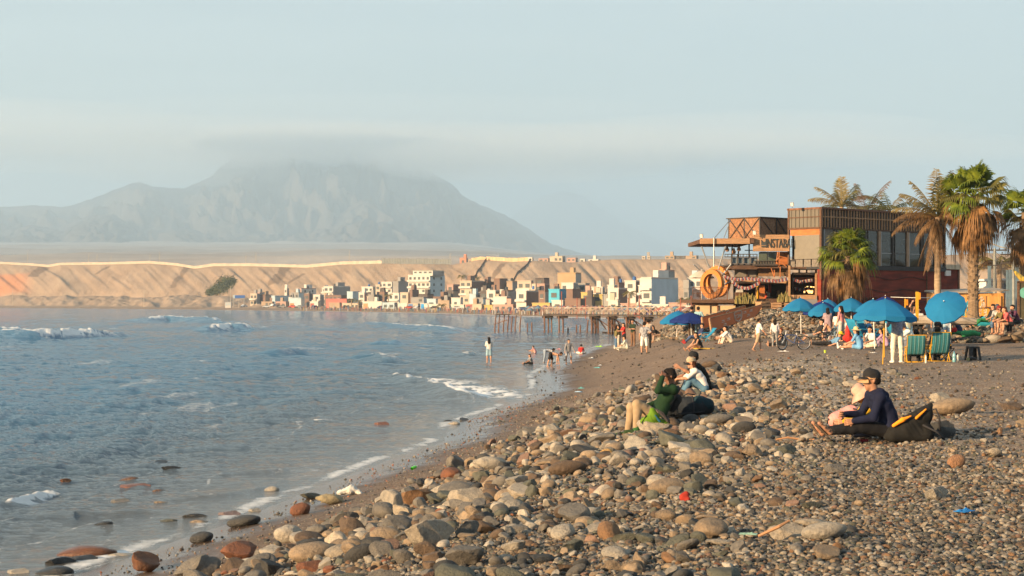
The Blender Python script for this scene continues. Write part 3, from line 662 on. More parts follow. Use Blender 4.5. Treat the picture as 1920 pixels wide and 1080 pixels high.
# ------------------------------------------------------------------ people: one smooth surface grown round a posed skeleton
def surf(prims, h, kk=.02):
    """prims: (a, b, ra, rb) tapered limbs; returns verts, quads of the smooth union"""
    A = np.array([list(p[0])+list(p[1])+[p[2], p[3]] for p in prims], float)
    rm = np.maximum(A[:, 6], A[:, 7]); lo = np.minimum(A[:, :3], A[:, 3:6]).min(0)-rm.max()-3*h; hi = np.maximum(A[:, :3], A[:, 3:6]).max(0)+rm.max()+3*h
    n = np.ceil((hi-lo)/h).astype(int)+1; Fd = np.full(n, 1.0)
    for a in A:
        p, q, ra, rb = a[:3], a[3:6], a[6], a[7]; r = max(ra, rb)+4*h+kk
        i0 = np.maximum(((np.minimum(p, q)-r-lo)/h).astype(int), 0); i1 = np.minimum(((np.maximum(p, q)+r-lo)/h).astype(int)+2, n)
        g = np.stack(np.meshgrid(*[lo[d]+h*np.arange(i0[d], i1[d]) for d in range(3)], indexing='ij'), -1)
        d = q-p; L2 = max((d**2).sum(), 1e-9); t = np.clip(((g-p)@d)/L2, 0, 1)
        ds = np.sqrt(((g-p-t[..., None]*d)**2).sum(-1))-(ra+(rb-ra)*t)
        sl = tuple(slice(i0[k], i1[k]) for k in range(3)); f = Fd[sl]
        hh = np.clip(.5+.5*(f-ds)/kk, 0, 1); Fd[sl] = f*(1-hh)+ds*hh-kk*hh*(1-hh)
    ins = Fd < 0
    c = np.zeros(tuple(n-1), int); acc = np.zeros(tuple(n-1)+(3,)); cnt = np.zeros(tuple(n-1))
    def sub(ar, o): return ar[o[0]:n[0]-1+o[0], o[1]:n[1]-1+o[1], o[2]:n[2]-1+o[2]]
    for ax in range(3):
        for oa in (0, 1):
            for ob in (0, 1):
                o1 = [0, 0, 0]; oth = [k for k in range(3) if k != ax]; o1[oth[0]] = oa; o1[oth[1]] = ob; o2 = list(o1); o2[ax] = 1
                f1, f2 = sub(Fd, o1), sub(Fd, o2); x = (f1 < 0) != (f2 < 0)
                t = np.where(x, f1/np.where(f1 == f2, 1, f1-f2), 0)
                base = np.array(o1, float)
                for k in range(3): acc[..., k] += np.where(x, base[k]+(t if k == ax else 0), 0)
                cnt += x
    act = cnt > 0; idx = -np.ones(act.shape, int); idx[act] = np.arange(act.sum())
    gi = np.argwhere(act); V = (acc[act]/cnt[act][:, None]+gi)*h+lo
    faces = []
    for ax in range(3):
        oth = [(ax+1) % 3, (ax+2) % 3]; s1 = [slice(None)]*3; s2 = [slice(None)]*3; s1[ax] = slice(0, n[ax]-1); s2[ax] = slice(1, n[ax])
        e = ins[tuple(s1)] != ins[tuple(s2)]; q = np.argwhere(e); q = q[(q[:, oth[0]] > 0) & (q[:, oth[1]] > 0) & (q[:, oth[0]] < n[oth[0]]-1) & (q[:, oth[1]] < n[oth[1]]-1)]
        st = ins[tuple(s1)][tuple(q.T)]
        def at(da, db): r = q.copy(); r[:, oth[0]] -= da; r[:, oth[1]] -= db; return idx[tuple(r.T)]
        f = np.stack([at(1, 1), at(0, 1), at(0, 0), at(1, 0)], -1); f = np.where(st[:, None], f, f[:, ::-1]); faces.append(f)
    return V, np.concatenate(faces)
def part(name, V, Fq, m, parent):
    return link(name, npmesh(name, V, Fq, m), parent)
def cloth(col, name=None, **k):
    col = tuple(round(c, 3) for c in col)
    return mat('cloth_%s' % (name or str(col)), col, .85, k.get('var', .18), k.get('scale', 7), .004, k.get('bs', 14), spec=.15)
def SKIN(t=0): return mat('skin_%d' % t, ((.40, .215, .135), (.30, .15, .09), (.16, .075, .045))[t], .55, .12, 6, spec=.4)
def dirv(a, b, side):
    """a: degrees from straight down towards the front, b: degrees outward"""
    a, b = R(a), R(b); v = Vector((sin(a)*cos(b), sin(b)*side, -cos(a)*cos(b))); return v
HEADP = [((-.012, 0, .045), (.006, 0, .05), .088, .084), ((.02, 0, -.045), (.045, 0, -.058), .058, .042), ((.055, 0, .0), (.068, 0, .02), .045, .04), ((.092, 0, -.012), (.101, 0, -.022), .010, .015), ((.10, 0, -.02), (.085, 0, .02), .012, .008),
         ((.084, .012, -.052), (.084, -.012, -.052), .013, .013), ((.07, 0, -.085), (.07, 0, -.088), .028, .026)]
FING = [(.033, .078, .0092), (.011, .088, .0095), (-.011, .082, .0092), (-.032, .066, .0082)]
def hand_prims(w, d, n, side, curl=.5):
    """w wrist, d along the hand, n palm normal; palm, five fingers with knuckle bends, thumb from the side"""
    d = d.normalized(); n = (n-d*n.dot(d)).normalized(); x = d.cross(n)*side; ps = []
    k = w+d*.085
    for y, _, _ in FING: ps.append((w+x*y*.55, w+x*y*1.05+d*.082, .015, .0125))
    for i, (y, L_, r) in enumerate(FING):
        p = w+x*y*1.05+d*.085; a = curl*(.55+.12*i); q = p+(d*cos(a)+n*sin(a))*L_*.48; a2 = a+curl*.9; e = q+(d*cos(a2)+n*sin(a2))*L_*.30; a3 = a2+curl*.6; g = e+(d*cos(a3)+n*sin(a3))*L_*.24
        ps += [(p, q, r, r*.93), (q, e, r*.93, r*.85), (e, g, r*.85, r*.72)]
    t0 = w+x*.02+d*.02; t1 = t0+(x*.75+d*.55+n*.35).normalized()*.048; t2 = t1+(x*.25+d*.85+n*.45).normalized()*.032; t3 = t2+(d*.9+n*.5).normalized()*.022
    ps += [(t0, t1, .014, .0115), (t1, t2, .0112, .010), (t2, t3, .010, .008)]
    return ps
def person(label, loc, rz, top, bottom, pose, size=1.0, skin=0, hair=(.012, .009, .008), hairlen=0, shoe=None, sleeve=.45, leg=1.0, hat=None, hh=.014, group=None, gender='m', skirt=False, extra=None, bare=False, topw=1.0, cat='person', lift=0.0, headpitch=0, headturn=0, noleg=False):
    p = dict(ph=.93, lean=0, thL=(0, 3), shL=(0, 1), thR=(0, 3), shR=(0, 1), uaL=(5, 12), faL=(15, 6), uaR=(5, 12), faR=(15, 6), curl=.5, neck=0, ftL=None, ftR=None, handL=None, handR=None)
    p.update(pose)
    root = thing('person', label, cat, loc, rz, group); root.scale = (size,)*3
    pel = Vector((0, 0, p['ph'])); ln = R(p['lean']); up = Vector((sin(ln), 0, cos(ln))); fw = Vector((cos(ln), 0, -sin(ln))); Y = Vector((0, 1, 0))
    bend = R(p['lean']+p.get('curve', 8)); up2 = Vector((sin(bend), 0, cos(bend))); fw2 = Vector((cos(bend), 0, -sin(bend)))
    waist = pel+up*.20; chest = waist+up2*.17; nb = chest+up2*.15
    na = R(p['lean']*.5+p['neck']); nup = Vector((sin(na), 0, cos(na))); neck = nb+nup*.052
    f = .95 if gender == 'f' else 1.0; sw = .178*f
    body, tops, bots, shoes, hands = [], [], [], [], []
    # trunk: rows of limbs give it width
    for s in (-1, 1):
        body += [(pel+Y*s*.085, waist+Y*s*.065, .092, .083), (waist+Y*s*.065, chest+Y*s*.085, .083, .088), (chest+Y*s*.085, nb+Y*s*.10-up2*.04, .088, .055), (nb-up2*.02, nb+Y*s*sw-up2*.035, .052, .052)]
    body += [(pel, chest, .10, .10), (nb-up2*.03, neck+nup*.02, .062, .052)]
    if gender == 'f':
        for s in (-1, 1): body.append((chest+Y*s*.07+fw2*.065-up2*.01, chest+Y*s*.07+fw2*.07-up2*.01, .06, .055))
    tk = [(a, b, ra+.012*topw, rb+.012*topw) for a, b, ra, rb in body]; tk.pop(9-0) if False else None
    nobody = len(body)
    tops = [q for i, q in enumerate(tk) if i != 9]
    tops.append((pel+up*.02, waist, .108+.01*topw, .10))
    for s, ua, fa, hd in ((1, p['uaL'], p['faL'], p['handL']), (-1, p['uaR'], p['faR'], p['handR'])):
        sh = nb+Y*s*sw-up2*.04
        # arm angles are absolute
        e = sh+dirv(ua[0], ua[1], s)*.285; wv = dirv(fa[0], fa[1], s); w_ = e+wv*.255
        body += [(sh, e, .050, .041), (e, e+wv*.10, .042, .040), (e+wv*.10, w_, .040, .026)]
        nrm = Vector((0, -s, 0)) if abs(fa[1]) < 50 else Vector((0, 0, -1))
        if hd: nrm = Vector(hd)
        hp = hand_prims(w_, wv, nrm, s, p['curl']); hands.append(hp)
        if sleeve > 0:
            if sleeve <= .5: tops += [(sh, sh+(e-sh)*sleeve*2, .062, .056)]
            else: tops += [(sh, e, .063, .053), (e, e+(w_-e)*min(1, (sleeve-.5)*2), .053, .040)]
    for s, th, shn, ft in ((1, p['thL'], p['shL'], p['ftL']), (-1, p['thR'], p['shR'], p['ftR'])):
        hip = pel+Y*s*.09-up*.02; k = hip+dirv(th[0], th[1], s)*.43; sv = dirv(shn[0], shn[1], s); an = k+sv*.41
        cal = k+sv*.13+dirv(shn[0]-90, 0, s)*.012
        body += [(hip, k, .088, .058), (k, cal, .057, .056), (cal, an, .056, .036)]
        fa_ = ft if ft is not None else shn[0]+88; fd = dirv(fa_, th[1]*.5, s); heel = an+sv*.045-fd*.03; toe = heel+fd*.19
        body += [(heel, heel+fd*.1, .034, .032), (heel+fd*.09, toe, .034, .026)]
        if shoe: shoes += [(heel-fd*.005, heel+fd*.1, .044, .042), (heel+fd*.09, toe+fd*.01, .043, .034), (an+sv*.0, heel, .04, .044)]
        if not skirt and bottom is not None:
            q = k if leg >= .5 else hip+(k-hip)*leg*2
            bots += [(hip, q, .101, .075 if leg >= .5 else .088)]
            if leg > .5: bots += [(k, cal, .073, .070), (cal, cal+(an-cal)*min(1, (leg-.5)*2), .070, .056)]
        elif skirt: bots += [(hip, hip+(k-hip)*leg*2, .105, .105), (hip-Y*s*.05, hip+(k-hip)*leg*2-Y*s*.07, .1, .09)]
    bots += [(pel+Y*.08+up*.05, pel-Y*.08+up*.05, .100, .100), (pel+Y*.09-up*.02, pel-Y*.09-up*.02, .108, .108)]
    # head
    hp_ = R(p['lean']*.15+p['neck']*1.0+headpitch); Mh = Matrix.Translation(neck+nup*.115) @ Matrix.Rotation(R(headturn), 4, 'Z') @ Matrix.Rotation(hp_, 4, 'Y')
    def H(q): return Mh @ Vector(q)
    head = [(H(a), H(b), ra, rb) for a, b, ra, rb in HEADP]+[(neck-nup*.02, H((-.01, 0, -.02)), .052, .055)]
    for s in (-1, 1): head += [(H((0, s*.084, -.005)), H((-.008, s*.088, .018)), .012, .015)]
    hs = min(hh, .010)
    V, Fq = surf(body+head if hh <= .008 else body+head[:1]+head[1:], hh, .03 if hh > .01 else .022)
    if hh > .012:                       # finer hands are merged into the same body mesh
        for hp in hands:
            v2, f2 = surf(hp, .0065, .006); Fq = np.concatenate([Fq, f2+len(V)]); V = np.concatenate([V, v2])
    else:
        V, Fq = surf(body+head, hh, .022)
        for hp in hands:
            v2, f2 = surf(hp, .0042, .006); Fq = np.concatenate([Fq, f2+len(V)]); V = np.concatenate([V, v2])
    bd = part('body', V, Fq, SKIN(skin), root)
    if top is not None:
        v, q = surf(tops, hh, .03)
        if not bare:
            n_ = fbm(v[:, 0]*9+v[:, 2]*7, v[:, 1]*9, 3)-.5; v = v+n_[:, None]*.012*np.sign(v-v.mean(0))
        part('shirt' if sleeve < .6 else 'jumper', v, q, top if not isinstance(top, tuple) else cloth(top), root)
    if bottom is not None:
        v, q = surf(bots, hh, .03); n_ = fbm(v[:, 0]*8+v[:, 2]*6, v[:, 1]*8, 3)-.5; v = v+n_[:, None]*.012*np.sign(v-v.mean(0))
        part('skirt' if skirt else 'trousers' if leg > .7 else 'shorts', v, q, bottom if not isinstance(bottom, tuple) else cloth(bottom), root)
    if shoe:
        for sp in (shoes[:3], shoes[3:]): v, q = surf(sp, hh*.8, .012); part('shoe', v, q, cloth(shoe), root)
    if hair:
        hr = [(H((-.03, 0, .062)), H((.004, 0, .078)), .092, .082), (H((-.06, .03, 0)), H((-.05, -.03, .0)), .052, .052), (H((-.02, .06, .03)), H((-.03, .06, -.005)), .038, .03), (H((-.02, -.06, .03)), H((-.03, -.06, -.005)), .038, .03), (H((.04, .02, .105)), H((.04, -.02, .105)), .032, .032)]
        if hairlen:
            b0 = H((-.065, 0, .0))
            for y in (-.045, 0, .045):
                hr += [(b0+Y*y, b0+Y*y*1.25-fw2*.03-Vector((0, 0, hairlen*.5)), .05, .048), (b0+Y*y*1.25-fw2*.03-Vector((0, 0, hairlen*.5)), b0+Y*y*.8-fw2*.035*(1+p['lean']*.0)-Vector((0, 0, hairlen)), .048, .022)]
        v, q = surf(hr, min(hh, .012), .025); v = v+((fbm(v[:, 0]*60+v[:, 1]*50, v[:, 2]*20, 2)-.5)*.008)[:, None]; part('hair', v, q, mat('hair_%s' % (hair,), hair, .75, .3, 30, .003, 90, spec=.12, stretch=(1, 1, .2)), root)
    root['_H'] = [list(r) for r in Mh]
    if hat: make_hat(hat, Mh, root)
    if extra: extra(root, Mh, neck, nb)
    del root['_H']
    return root
def make_hat(hat, Mh, root):
    kind, col, col2 = hat; b = MB(); n = 28; rows = []
    if kind == 'cap':
        for i, (z, r) in enumerate(((.048, .106), (.085, .109), (.12, .102), (.15, .08), (.17, .045), (.177, .002))):
            rows.append([Mh @ Vector((-.012+r*1.08*cos(2*pi*k/n), r*.93*sin(2*pi*k/n), z+.012*cos(2*pi*k/n))) for k in range(n+1)])
        b.sheet(rows); b.build('cap_crown', cloth(col), root, smooth=True)
        b = MB()
        for dz, sgn in ((0, 1), (-.006, -1)):
            rr = []
            for i in range(6):
                t = i/5; rr.append([Mh @ Vector((.07+.13*t*cos(a), .085*sin(a)*(1+.05*t)/1, .057-.03*t-.022*abs(sin(a))**2*1.2+dz)) for a in [pi*(k/12-.5) for k in range(13)]])
            b.sheet(rr if sgn > 0 else [r[::-1] for r in rr])
        b.build('cap_brim', cloth(col2), root, smooth=True)
    else:
        R1 = .22 if kind == 'wide' else .16
        prof = ((R1, .028), (R1*.8, .038), (.115, .05), (.108, .06), (.105, .11), (.09, .15), (.05, .168), (.003, .172))
        for r, z in prof: rows.append([Mh @ Vector((-.012+r*cos(2*pi*k/n), r*sin(2*pi*k/n), z+(.014*sin(4*pi*k/n)*(r/R1)**3))) for k in range(n+1)])
        for r, z in ((.11, .042), (R1*.8, .031), (R1, .028)): rows.append([Mh @ Vector((-.012+r*cos(2*pi*k/n), r*sin(2*pi*k/n), z+(.014*sin(4*pi*k/n)*(r/R1)**3))) for k in range(n+1)]) if False else None
        b.sheet(rows); o = b.build('sun_hat', cloth(col), root, smooth=True)
        md = o.modifiers.new('t', 'SOLIDIFY'); md.thickness = .005
    return
STAND = dict(thL=(2, 4), thR=(-3, 4), ph=.925)
WALK = dict(thL=(18, 2), shL=(4, 0), thR=(-16, 2), shR=(-30, 0), ph=.90, uaL=(-20, 8), faL=(-5, 5), uaR=(22, 8), faR=(40, 4))
SITK = dict(ph=.12, lean=14, thL=(130, 9), shL=(22, 4), thR=(124, 9), shR=(16, 4), ftL=95, ftR=95, uaL=(45, 12), faL=(80, -12), uaR=(45, 12), faR=(80, -12), curve=26)       # sitting on the ground, knees up, arms round them
SITL = dict(ph=.12, lean=8, thL=(93, 8), shL=(86, 5), thR=(110, 8), shR=(55, 5), uaL=(30, 10), faL=(70, -6), uaR=(25, 14), faR=(60, -8), curve=22)                            # legs out
SITX = dict(ph=.12, lean=10, thL=(95, 45), shL=(70, -62), thR=(95, 45), shR=(70, -62), ftL=60, ftR=60, uaL=(30, 14), faL=(75, -14), uaR=(30, 14), faR=(75, -14), curve=22)    # cross legged
SITC = dict(ph=.50, lean=4, thL=(86, 6), shL=(6, 2), thR=(84, 8), shR=(-6, 2), uaL=(28, 10), faL=(75, -6), uaR=(28, 10), faR=(75, -6), curve=14)                               # on a seat
RECL = dict(ph=.34, lean=-38, thL=(92, 5), shL=(48, 3), thR=(86, 7), shR=(40, 3), uaL=(20, 12), faL=(70, -6), uaR=(20, 12), faR=(70, -6), neck=18, curve=10)
BEND = dict(ph=.86, lean=88, thL=(8, 5), shL=(-8, 2), thR=(-6, 5), shR=(-14, 2), uaL=(6, 4), faL=(8, 2), uaR=(-8, 4), faR=(0, 2), neck=30, curve=18)

# ------------------------------------------------------------------ parasols, chairs, bicycle, small beach things
def bxp(mb, a0, a1, b0, b1, D0, D1):
    """box whose front face (at distance D0) covers the picture columns a0..a1 and rows b0..b1, reaching back to D1"""
    mb.box((X_(a0, D0), D0, Z_(b1, D0)), (X_(a1, D0), D1, Z_(b0, D0)))
LB, NV = (.015, .165, .36), (.012, .03, .16)
YELL = mat('yellow_paint', (.50, .27, .02), .5, .12)
STEEL = mat('grey_steel', (.30, .31, .32), .45, .15, metal=.3)
DARK = mat('dark_metal', (.025, .025, .028), .5, .2)
WHITE = mat('white_paint', (.72, .70, .66), .6, .08)
def parasol(label, base, apex, width, col, pole=None, tilt=None, hgt=.30, n=10, name='beach_umbrella', val=.10):
    t = thing(name, label, 'umbrella', base, 0, 'parasols on the beach')
    r = width/2; ap = Vector(apex)-Vector(base); ax = (Vector(tilt) if tilt else Vector((.03, .02, 1))).normalized()
    M = Vector((0, 0, 1)).rotation_difference(ax).to_matrix().to_4x4(); M.translation = ap
    mb = MB(); nr = 7; sub = 4; N_ = n*sub; rows = []
    for i in range(nr+1):
        q = i/nr; row = []
        for k in range(N_+1):
            a = 2*pi*k/N_+.13; f = (k % sub)/sub; sag = 1-.045*sin(pi*f)*q; rr = r*q*sag*1.0
            row.append(M @ Vector((rr*cos(a), rr*sin(a), -hgt*width*(q**1.55)+.025*width*sin(pi*f)*-q*0)))
        rows.append(row)
    last = []
    for k in range(N_+1):
        a = 2*pi*k/N_+.13; f = (k % sub)/sub; rr = r*1.0*(1-.045*sin(pi*f)); last.append(M @ Vector((rr*cos(a), rr*sin(a), -hgt*width-val*width*(.55+.25*sin(pi*f)))))
    rows.append(last); mb.sheet(rows)
    cm_ = cloth(col, var=.08, scale=2)
    if 'tr' not in cm_: q_ = cm_.node_tree; b_ = q_.nodes['Principled BSDF']; tr = N(q_, 'ShaderNodeBsdfTranslucent'); ms = N(q_, 'ShaderNodeMixShader'); ms.inputs[0].default_value = .22; q_.links.new(b_.inputs['Base Color'].links[0].from_socket, tr.inputs[0]); q_.links.new(b_.outputs[0], ms.inputs[1]); q_.links.new(tr.outputs[0], ms.inputs[2]); q_.links.new(ms.outputs[0], q_.nodes['Material Output'].inputs[0]); cm_['tr'] = 1
    c = mb.build('canopy', cm_, t, smooth=False)
    m = MB()
    for k in range(n):
        a = 2*pi*k/n+.13; m.tube([M @ Vector((0, 0, -.05*width)), M @ Vector((r*.5*cos(a), r*.5*sin(a), -hgt*width*.34-.02)), M @ Vector((r*.985*cos(a), r*.985*sin(a), -hgt*width-.012))], .006, 5)
    m.build('ribs', STEEL, t)
    m = MB(); m.tube([(0, 0, -.1), (ap.x*.6, ap.y*.6, ap.z*.6) if not tilt else (ap.x*.0, ap.y*.0, ap.z*.55), M @ Vector((0, 0, .07))], .019, 8); m.build('pole', pole or WHITE, t)
    m = MB(); m.tube([M @ Vector((0, 0, -.01)), M @ Vector((0, 0, .05))], [.035, .015], 8); m.build('finial', cloth(col), t)
    return t
def par_px(label, pxb, D, pxa, pya, wpx, col, **k):
    x, y = X_(pxb, D), D; parasol(label, (x, y, hz(x, y)), P(pxa, pya, D), wpx*D/F, col, **k)
par_px('light blue parasol behind the navy one by the orange ramp', 1268, 104, 1272, 583, 70, LB)
par_px('navy parasol standing left of the orange ramp', 1297, 100, 1294, 586, 78, NV, hgt=.20)
par_px('light blue parasol, leftmost of the row below the bar deck', 1502, 92, 1501, 559, 68, LB)
par_px('navy parasol tucked behind the leftmost light blue ones of the row', 1540, 96, 1542, 565, 74, NV, hgt=.28)
par_px('small light blue parasol, only its top showing behind the navy one', 1555, 99, 1552, 561, 44, LB)
par_px('light blue parasol, lowest of the row with a deep drooping edge', 1545, 88, 1543, 569, 56, LB, val=.2)
par_px('light blue parasol, third in the row, over the seated crowd', 1596, 87, 1596, 559, 66, LB, val=.14)
par_px('navy parasol with only its top showing above the large blue one', 1662, 76, 1660, 556, 78, NV)
par_px('light blue parasol half hidden at the left of the large one', 1640, 72, 1637, 562, 66, LB)
par_px('large light blue parasol on a yellow pole, nearest of all', 1655, 55, 1660, 561, 122, LB, pole=YELL, hgt=.27)
g = P(1771, 572, 70); gx = X_(1782, 71.4)
parasol('light blue parasol tipped on its side, right of the volleyball post', (gx, 71.4, hz(gx, 71.4)), P(1770, 566, 70), 1.72, LB, tilt=(-.32, -.60, .55), hgt=.20, n=12, val=.05)
# extra yellow pole stuck next to the large parasol
m = MB(); b0 = G(1658, 670); m.tube([(0, 0, -.1), (.0, 0, 1.45)], .02, 8); m.box((-.05, -.03, .95), (.02, .03, 1.0)); o = m.build('pole', YELL, None, b0); tag(o, 'spare yellow parasol pole with a clamp beside the large parasol', 'pole')

def stripes(name, cols, sc):
    if name in MATS: return MATS[name]
    m = bpy.data.materials.new(name); m.use_nodes = True; nt = m.node_tree; b = nt.nodes['Principled BSDF']; b.inputs['Roughness'].default_value = .8
    tc = N(nt, 'ShaderNodeTexCoord'); s = N(nt, 'ShaderNodeSeparateXYZ'); nt.links.new(tc.outputs['Object'], s.inputs[0])
    f = N(nt, 'ShaderNodeMath', operation='MULTIPLY'); nt.links.new(s.outputs['Y'], f.inputs[0]); f.inputs[1].default_value = sc
    fr = N(nt, 'ShaderNodeMath', operation='FRACT'); nt.links.new(f.outputs[0], fr.inputs[0])
    r = ramp(nt, cols, fr.outputs[0]); r.color_ramp.interpolation = 'CONSTANT'; nt.links.new(r.outputs[0], b.inputs['Base Color']); MATS[name] = m; return m
GREENST = stripes('green_striped_canvas', [(0, (.015, .10, .105)), (.45, (.20, .36, .40)), (.55, (.018, .12, .12)), (.8, (.02, .17, .23))], 9)
YELST = stripes('yellow_striped_canvas', [(0, (.60, .30, .03)), (.4, (.10, .35, .55)), (.6, (.65, .55, .30)), (.75, (.10, .35, .55))], 8)
BLUEC = mat('blue_canvas', (.015, .20, .36), .8, .15)
def chair(label, loc, rz, canvas, frame, group='folding beach chairs', back=55, size=1.0):
    """folding tube chair, front towards +X: two side frames, canvas back and seat"""
    t = thing('folding_chair', label, 'chair', loc, rz, group); t.scale = (size,)*3; w2 = .26
    a = R(back); bt = Vector((-.22-.62*cos(a), 0, .20+.62*sin(a)+.02)); sb = Vector((-.20, 0, .21)); sf = Vector((.26, 0, .30))
    for s in (-1, 1):
        y = Vector((0, s*w2, 0)); m = MB()
        m.tube([bt+y, sb+y, sb+y+Vector((.1, 0, -.20))], .012, 6); m.build('back_tube', frame, t)
        m = MB(); m.tube([sf+y, sb+y], .012, 6); m.build('seat_tube', frame, t)
        m = MB(); m.tube([Vector((.20, s*w2, 0)), Vector((.06, s*w2, .42))], .011, 6); m.build('leg', frame, t)
        m = MB(); m.tube([Vector((-.34, s*w2, 0)), Vector((-.02, s*w2, .42)), ], .011, 6); m.build('leg', frame, t)
        m = MB(); m.tube([Vector((.10, s*(w2+.02), .43)), Vector((-.32, s*(w2+.02), .46))], .017, 6); m.build('armrest', frame, t)
    m = MB(); m.tube([bt-Vector((0, w2, 0)), bt+Vector((0, w2, 0))], .012, 6); m.tube([(.20, -w2, .01), (.20, w2, .01)], .011, 6); m.tube([(-.34, -w2, .01), (-.34, w2, .01)], .011, 6); m.build('crossbars', frame, t)
    def canv(p, q, sag): return [[p.lerp(q, i/8)+Vector((-sag*.7*sin(pi*i/8), y, -sag*.7*sin(pi*i/8))) for y in np.linspace(-w2+.012, w2-.012, 9)] for i in range(9)]
    for nm, p, q, sg in (('backrest', bt, sb, .05), ('seat', sb, sf, .04)):
        m = MB(); m.sheet(canv(p, q, sg)); o = m.build(nm, canvas, t, smooth=True); md = o.modifiers.new('t', 'SOLIDIFY'); md.thickness = .004
    return t
def bicycle(label, loc, rz):
    t = thing('bicycle', label, 'bicycle', loc, rz); RUB = mat('black_rubber', (.02, .02, .02), .8); FR = mat('bike_blue', (.06, .09, .20), .35, .1); SV = mat('bike_silver', (.5, .5, .5), .3, .05, metal=.8)
    WC = (Vector((-.46, 0, .29)), Vector((.46, 0, .29)))
    for c, yaw in zip(WC, (0, .5)):
        Rz = Matrix.Translation(c) @ Matrix.Rotation(yaw, 4, 'Z'); w_ = link('wheel', MB().mesh('wheel'), t)
        m = MB(); m.tube([Rz @ Vector((.285*cos(a), 0, .285*sin(a))) for a in np.linspace(0, 2*pi, 33)], .022, 7, False); m.build('tyre', RUB, w_)
        m = MB(); m.tube([Rz @ Vector((.258*cos(a), 0, .258*sin(a))) for a in np.linspace(0, 2*pi, 33)], .010, 6, False)
        for k in range(16): a = 2*pi*k/16; m.tube([Rz @ Vector((.02*cos(a+1), .01*(-1)**k, .02*sin(a+1))), Rz @ Vector((.256*cos(a), 0, .256*sin(a)))], .0022, 3)
        m.tube([Rz @ Vector((0, -.04, 0)), Rz @ Vector((0, .04, 0))], .02, 8); m.build('rim', SV, w_)
    bb = Vector((-.04, 0, .27)); st = Vector((-.14, 0, .60)); hd = Vector((.32, 0, .62)); hb_ = Vector((.35, 0, .52))
    m = MB()
    for a, b in ((bb, st), (bb, hb_), (st, hd)): m.tube([a, b], .019, 7)
    m.tube([hd, hb_], .024, 7)
    for s in (-1, 1): m.tube([bb+Vector((0, s*.02, 0)), WC[0]+Vector((0, s*.045, 0))], .011, 6); m.tube([st+Vector((0, s*.015, -.03)), WC[0]+Vector((0, s*.045, 0))], .010, 6)
    m.build('frame', FR, t)
    m = MB()
    for s in (-1, 1): m.tube([hb_, hb_+Vector((.02, s*.045, -.03)), WC[1]+Vector((0, s*.045, 0))], .012, 6)
    m.build('fork', SV, t)
    m = MB(); m.tube([hd, hd+Vector((-.03, 0, .14))], .014, 6); m.tube([hd+Vector((-.06, -.27, .16)), hd+Vector((-.02, -.1, .15)), hd+Vector((-.02, .1, .15)), hd+Vector((-.06, .27, .16))], .012, 6); m.build('handlebar', SV, t)
    v, q = surf([(st+Vector((-.13, 0, .14)), st+Vector((-.02, 0, .14)), .055, .04), (st+Vector((-.02, 0, .14)), st+Vector((.11, 0, .135)), .035, .022)], .014, .02); part('saddle', v, q, RUB, t)
    m = MB(); m.tube([st, st+Vector((-.025, 0, .12))], .013, 6); m.build('seat_post', SV, t)
    m = MB(); m.tube([bb+Vector((.085*cos(a), -.05, .085*sin(a))) for a in np.linspace(0, 2*pi, 17)], .007, 4, False); m.bar(bb+Vector((0, -.06, 0)), bb+Vector((.10, -.07, -.12)), .018); m.bar(bb+Vector((0, .06, 0)), bb+Vector((-.10, .07, .12)), .018)
    m.box(tuple(bb+Vector((.06, -.15, -.135))), tuple(bb+Vector((.14, -.07, -.11)))); m.box(tuple(bb+Vector((-.14, .07, .11))), tuple(bb+Vector((-.06, .15, .135)))); m.build('crank', RUB, t)
g = G(1487, 656); bicycle('small blue child bicycle parked on the sand by a sitting person', g, R(8+180))
# black plastic stool
g = G(1824, 676); t = thing('plastic_stool', 'black plastic stool standing alone on the sand', 'stool', g, R(12)); BP = mat('black_plastic', (.018, .018, .02), .45)
m = MB(); m.box((-.165, -.165, .44), (.165, .165, .47)); m.box((-.17, -.17, .40), (.17, -.155, .445)); m.box((-.17, .155, .40), (.17, .17, .445)); m.box((-.17, -.155, .40), (-.155, .155, .445)); m.box((.155, -.155, .40), (.17, .155, .445)); m.build('seat', BP, t)
for sx_ in (-1, 1):
    for sy in (-1, 1):
        m = MB(); m.sheet([[Vector((sx_*a, sy*b, z)) for a, b in q] for z, q in ((.44, [(.165, .07), (.165, .165), (.07, .165)]), (0, [(.215, .13), (.215, .215), (.13, .215)]))]); o = m.build('leg', BP, t); md = o.modifiers.new('t', 'SOLIDIFY'); md.thickness = .012
g = G(1815, 677); v, q = surf([((0, 0, .06), (.13, .02, .09), .055, .05), ((.13, .02, .09), (.25, .05, .06), .05, .04)], .012, .02); o = part('ball_bag', v, q, BP, None); o.name = 'bag'; o.location = g; tag(o, 'small black bag lying under the black stool', 'bag')
m = MB(); m.tube([(0, -.02, .06), (0, .02, .06)], .06, 14); o = m.build('disc', mat('khaki', (.3, .25, .12), .6), None, g+Vector((-.02, -.08, 0))); o.name = 'frisbee'; tag(o, 'khaki round disc leaning on the black bag', 'disc')
def bottle(label, loc, h, r, col, cap, rot=None):
    t = thing('bottle', label, 'bottle', loc, rot=rot)
    m = MB(); pr_ = ((0, .9), (.02, 1), (.3, 1), (.34, .92), (.38, 1), (.66, 1), (.78, .75), (.88, .32), (.93, .30))
    m.sheet([[Vector((r*q*cos(2*pi*k/12), r*q*sin(2*pi*k/12), z*h)) for k in range(13)] for z, q in pr_]); m.build('bottle_body', mat('plastic_'+str(col), col, .15, .05, spec=.6), t, smooth=True)
    m = MB(); m.tube([(0, 0, h*.93), (0, 0, h)], r*.36, 8); m.build('cap', cap, t)
bottle('large clear blue water bottle upright on the sand by the chairs', G(1789, 679), .34, .055, (.16, .34, .38), BLUEC)
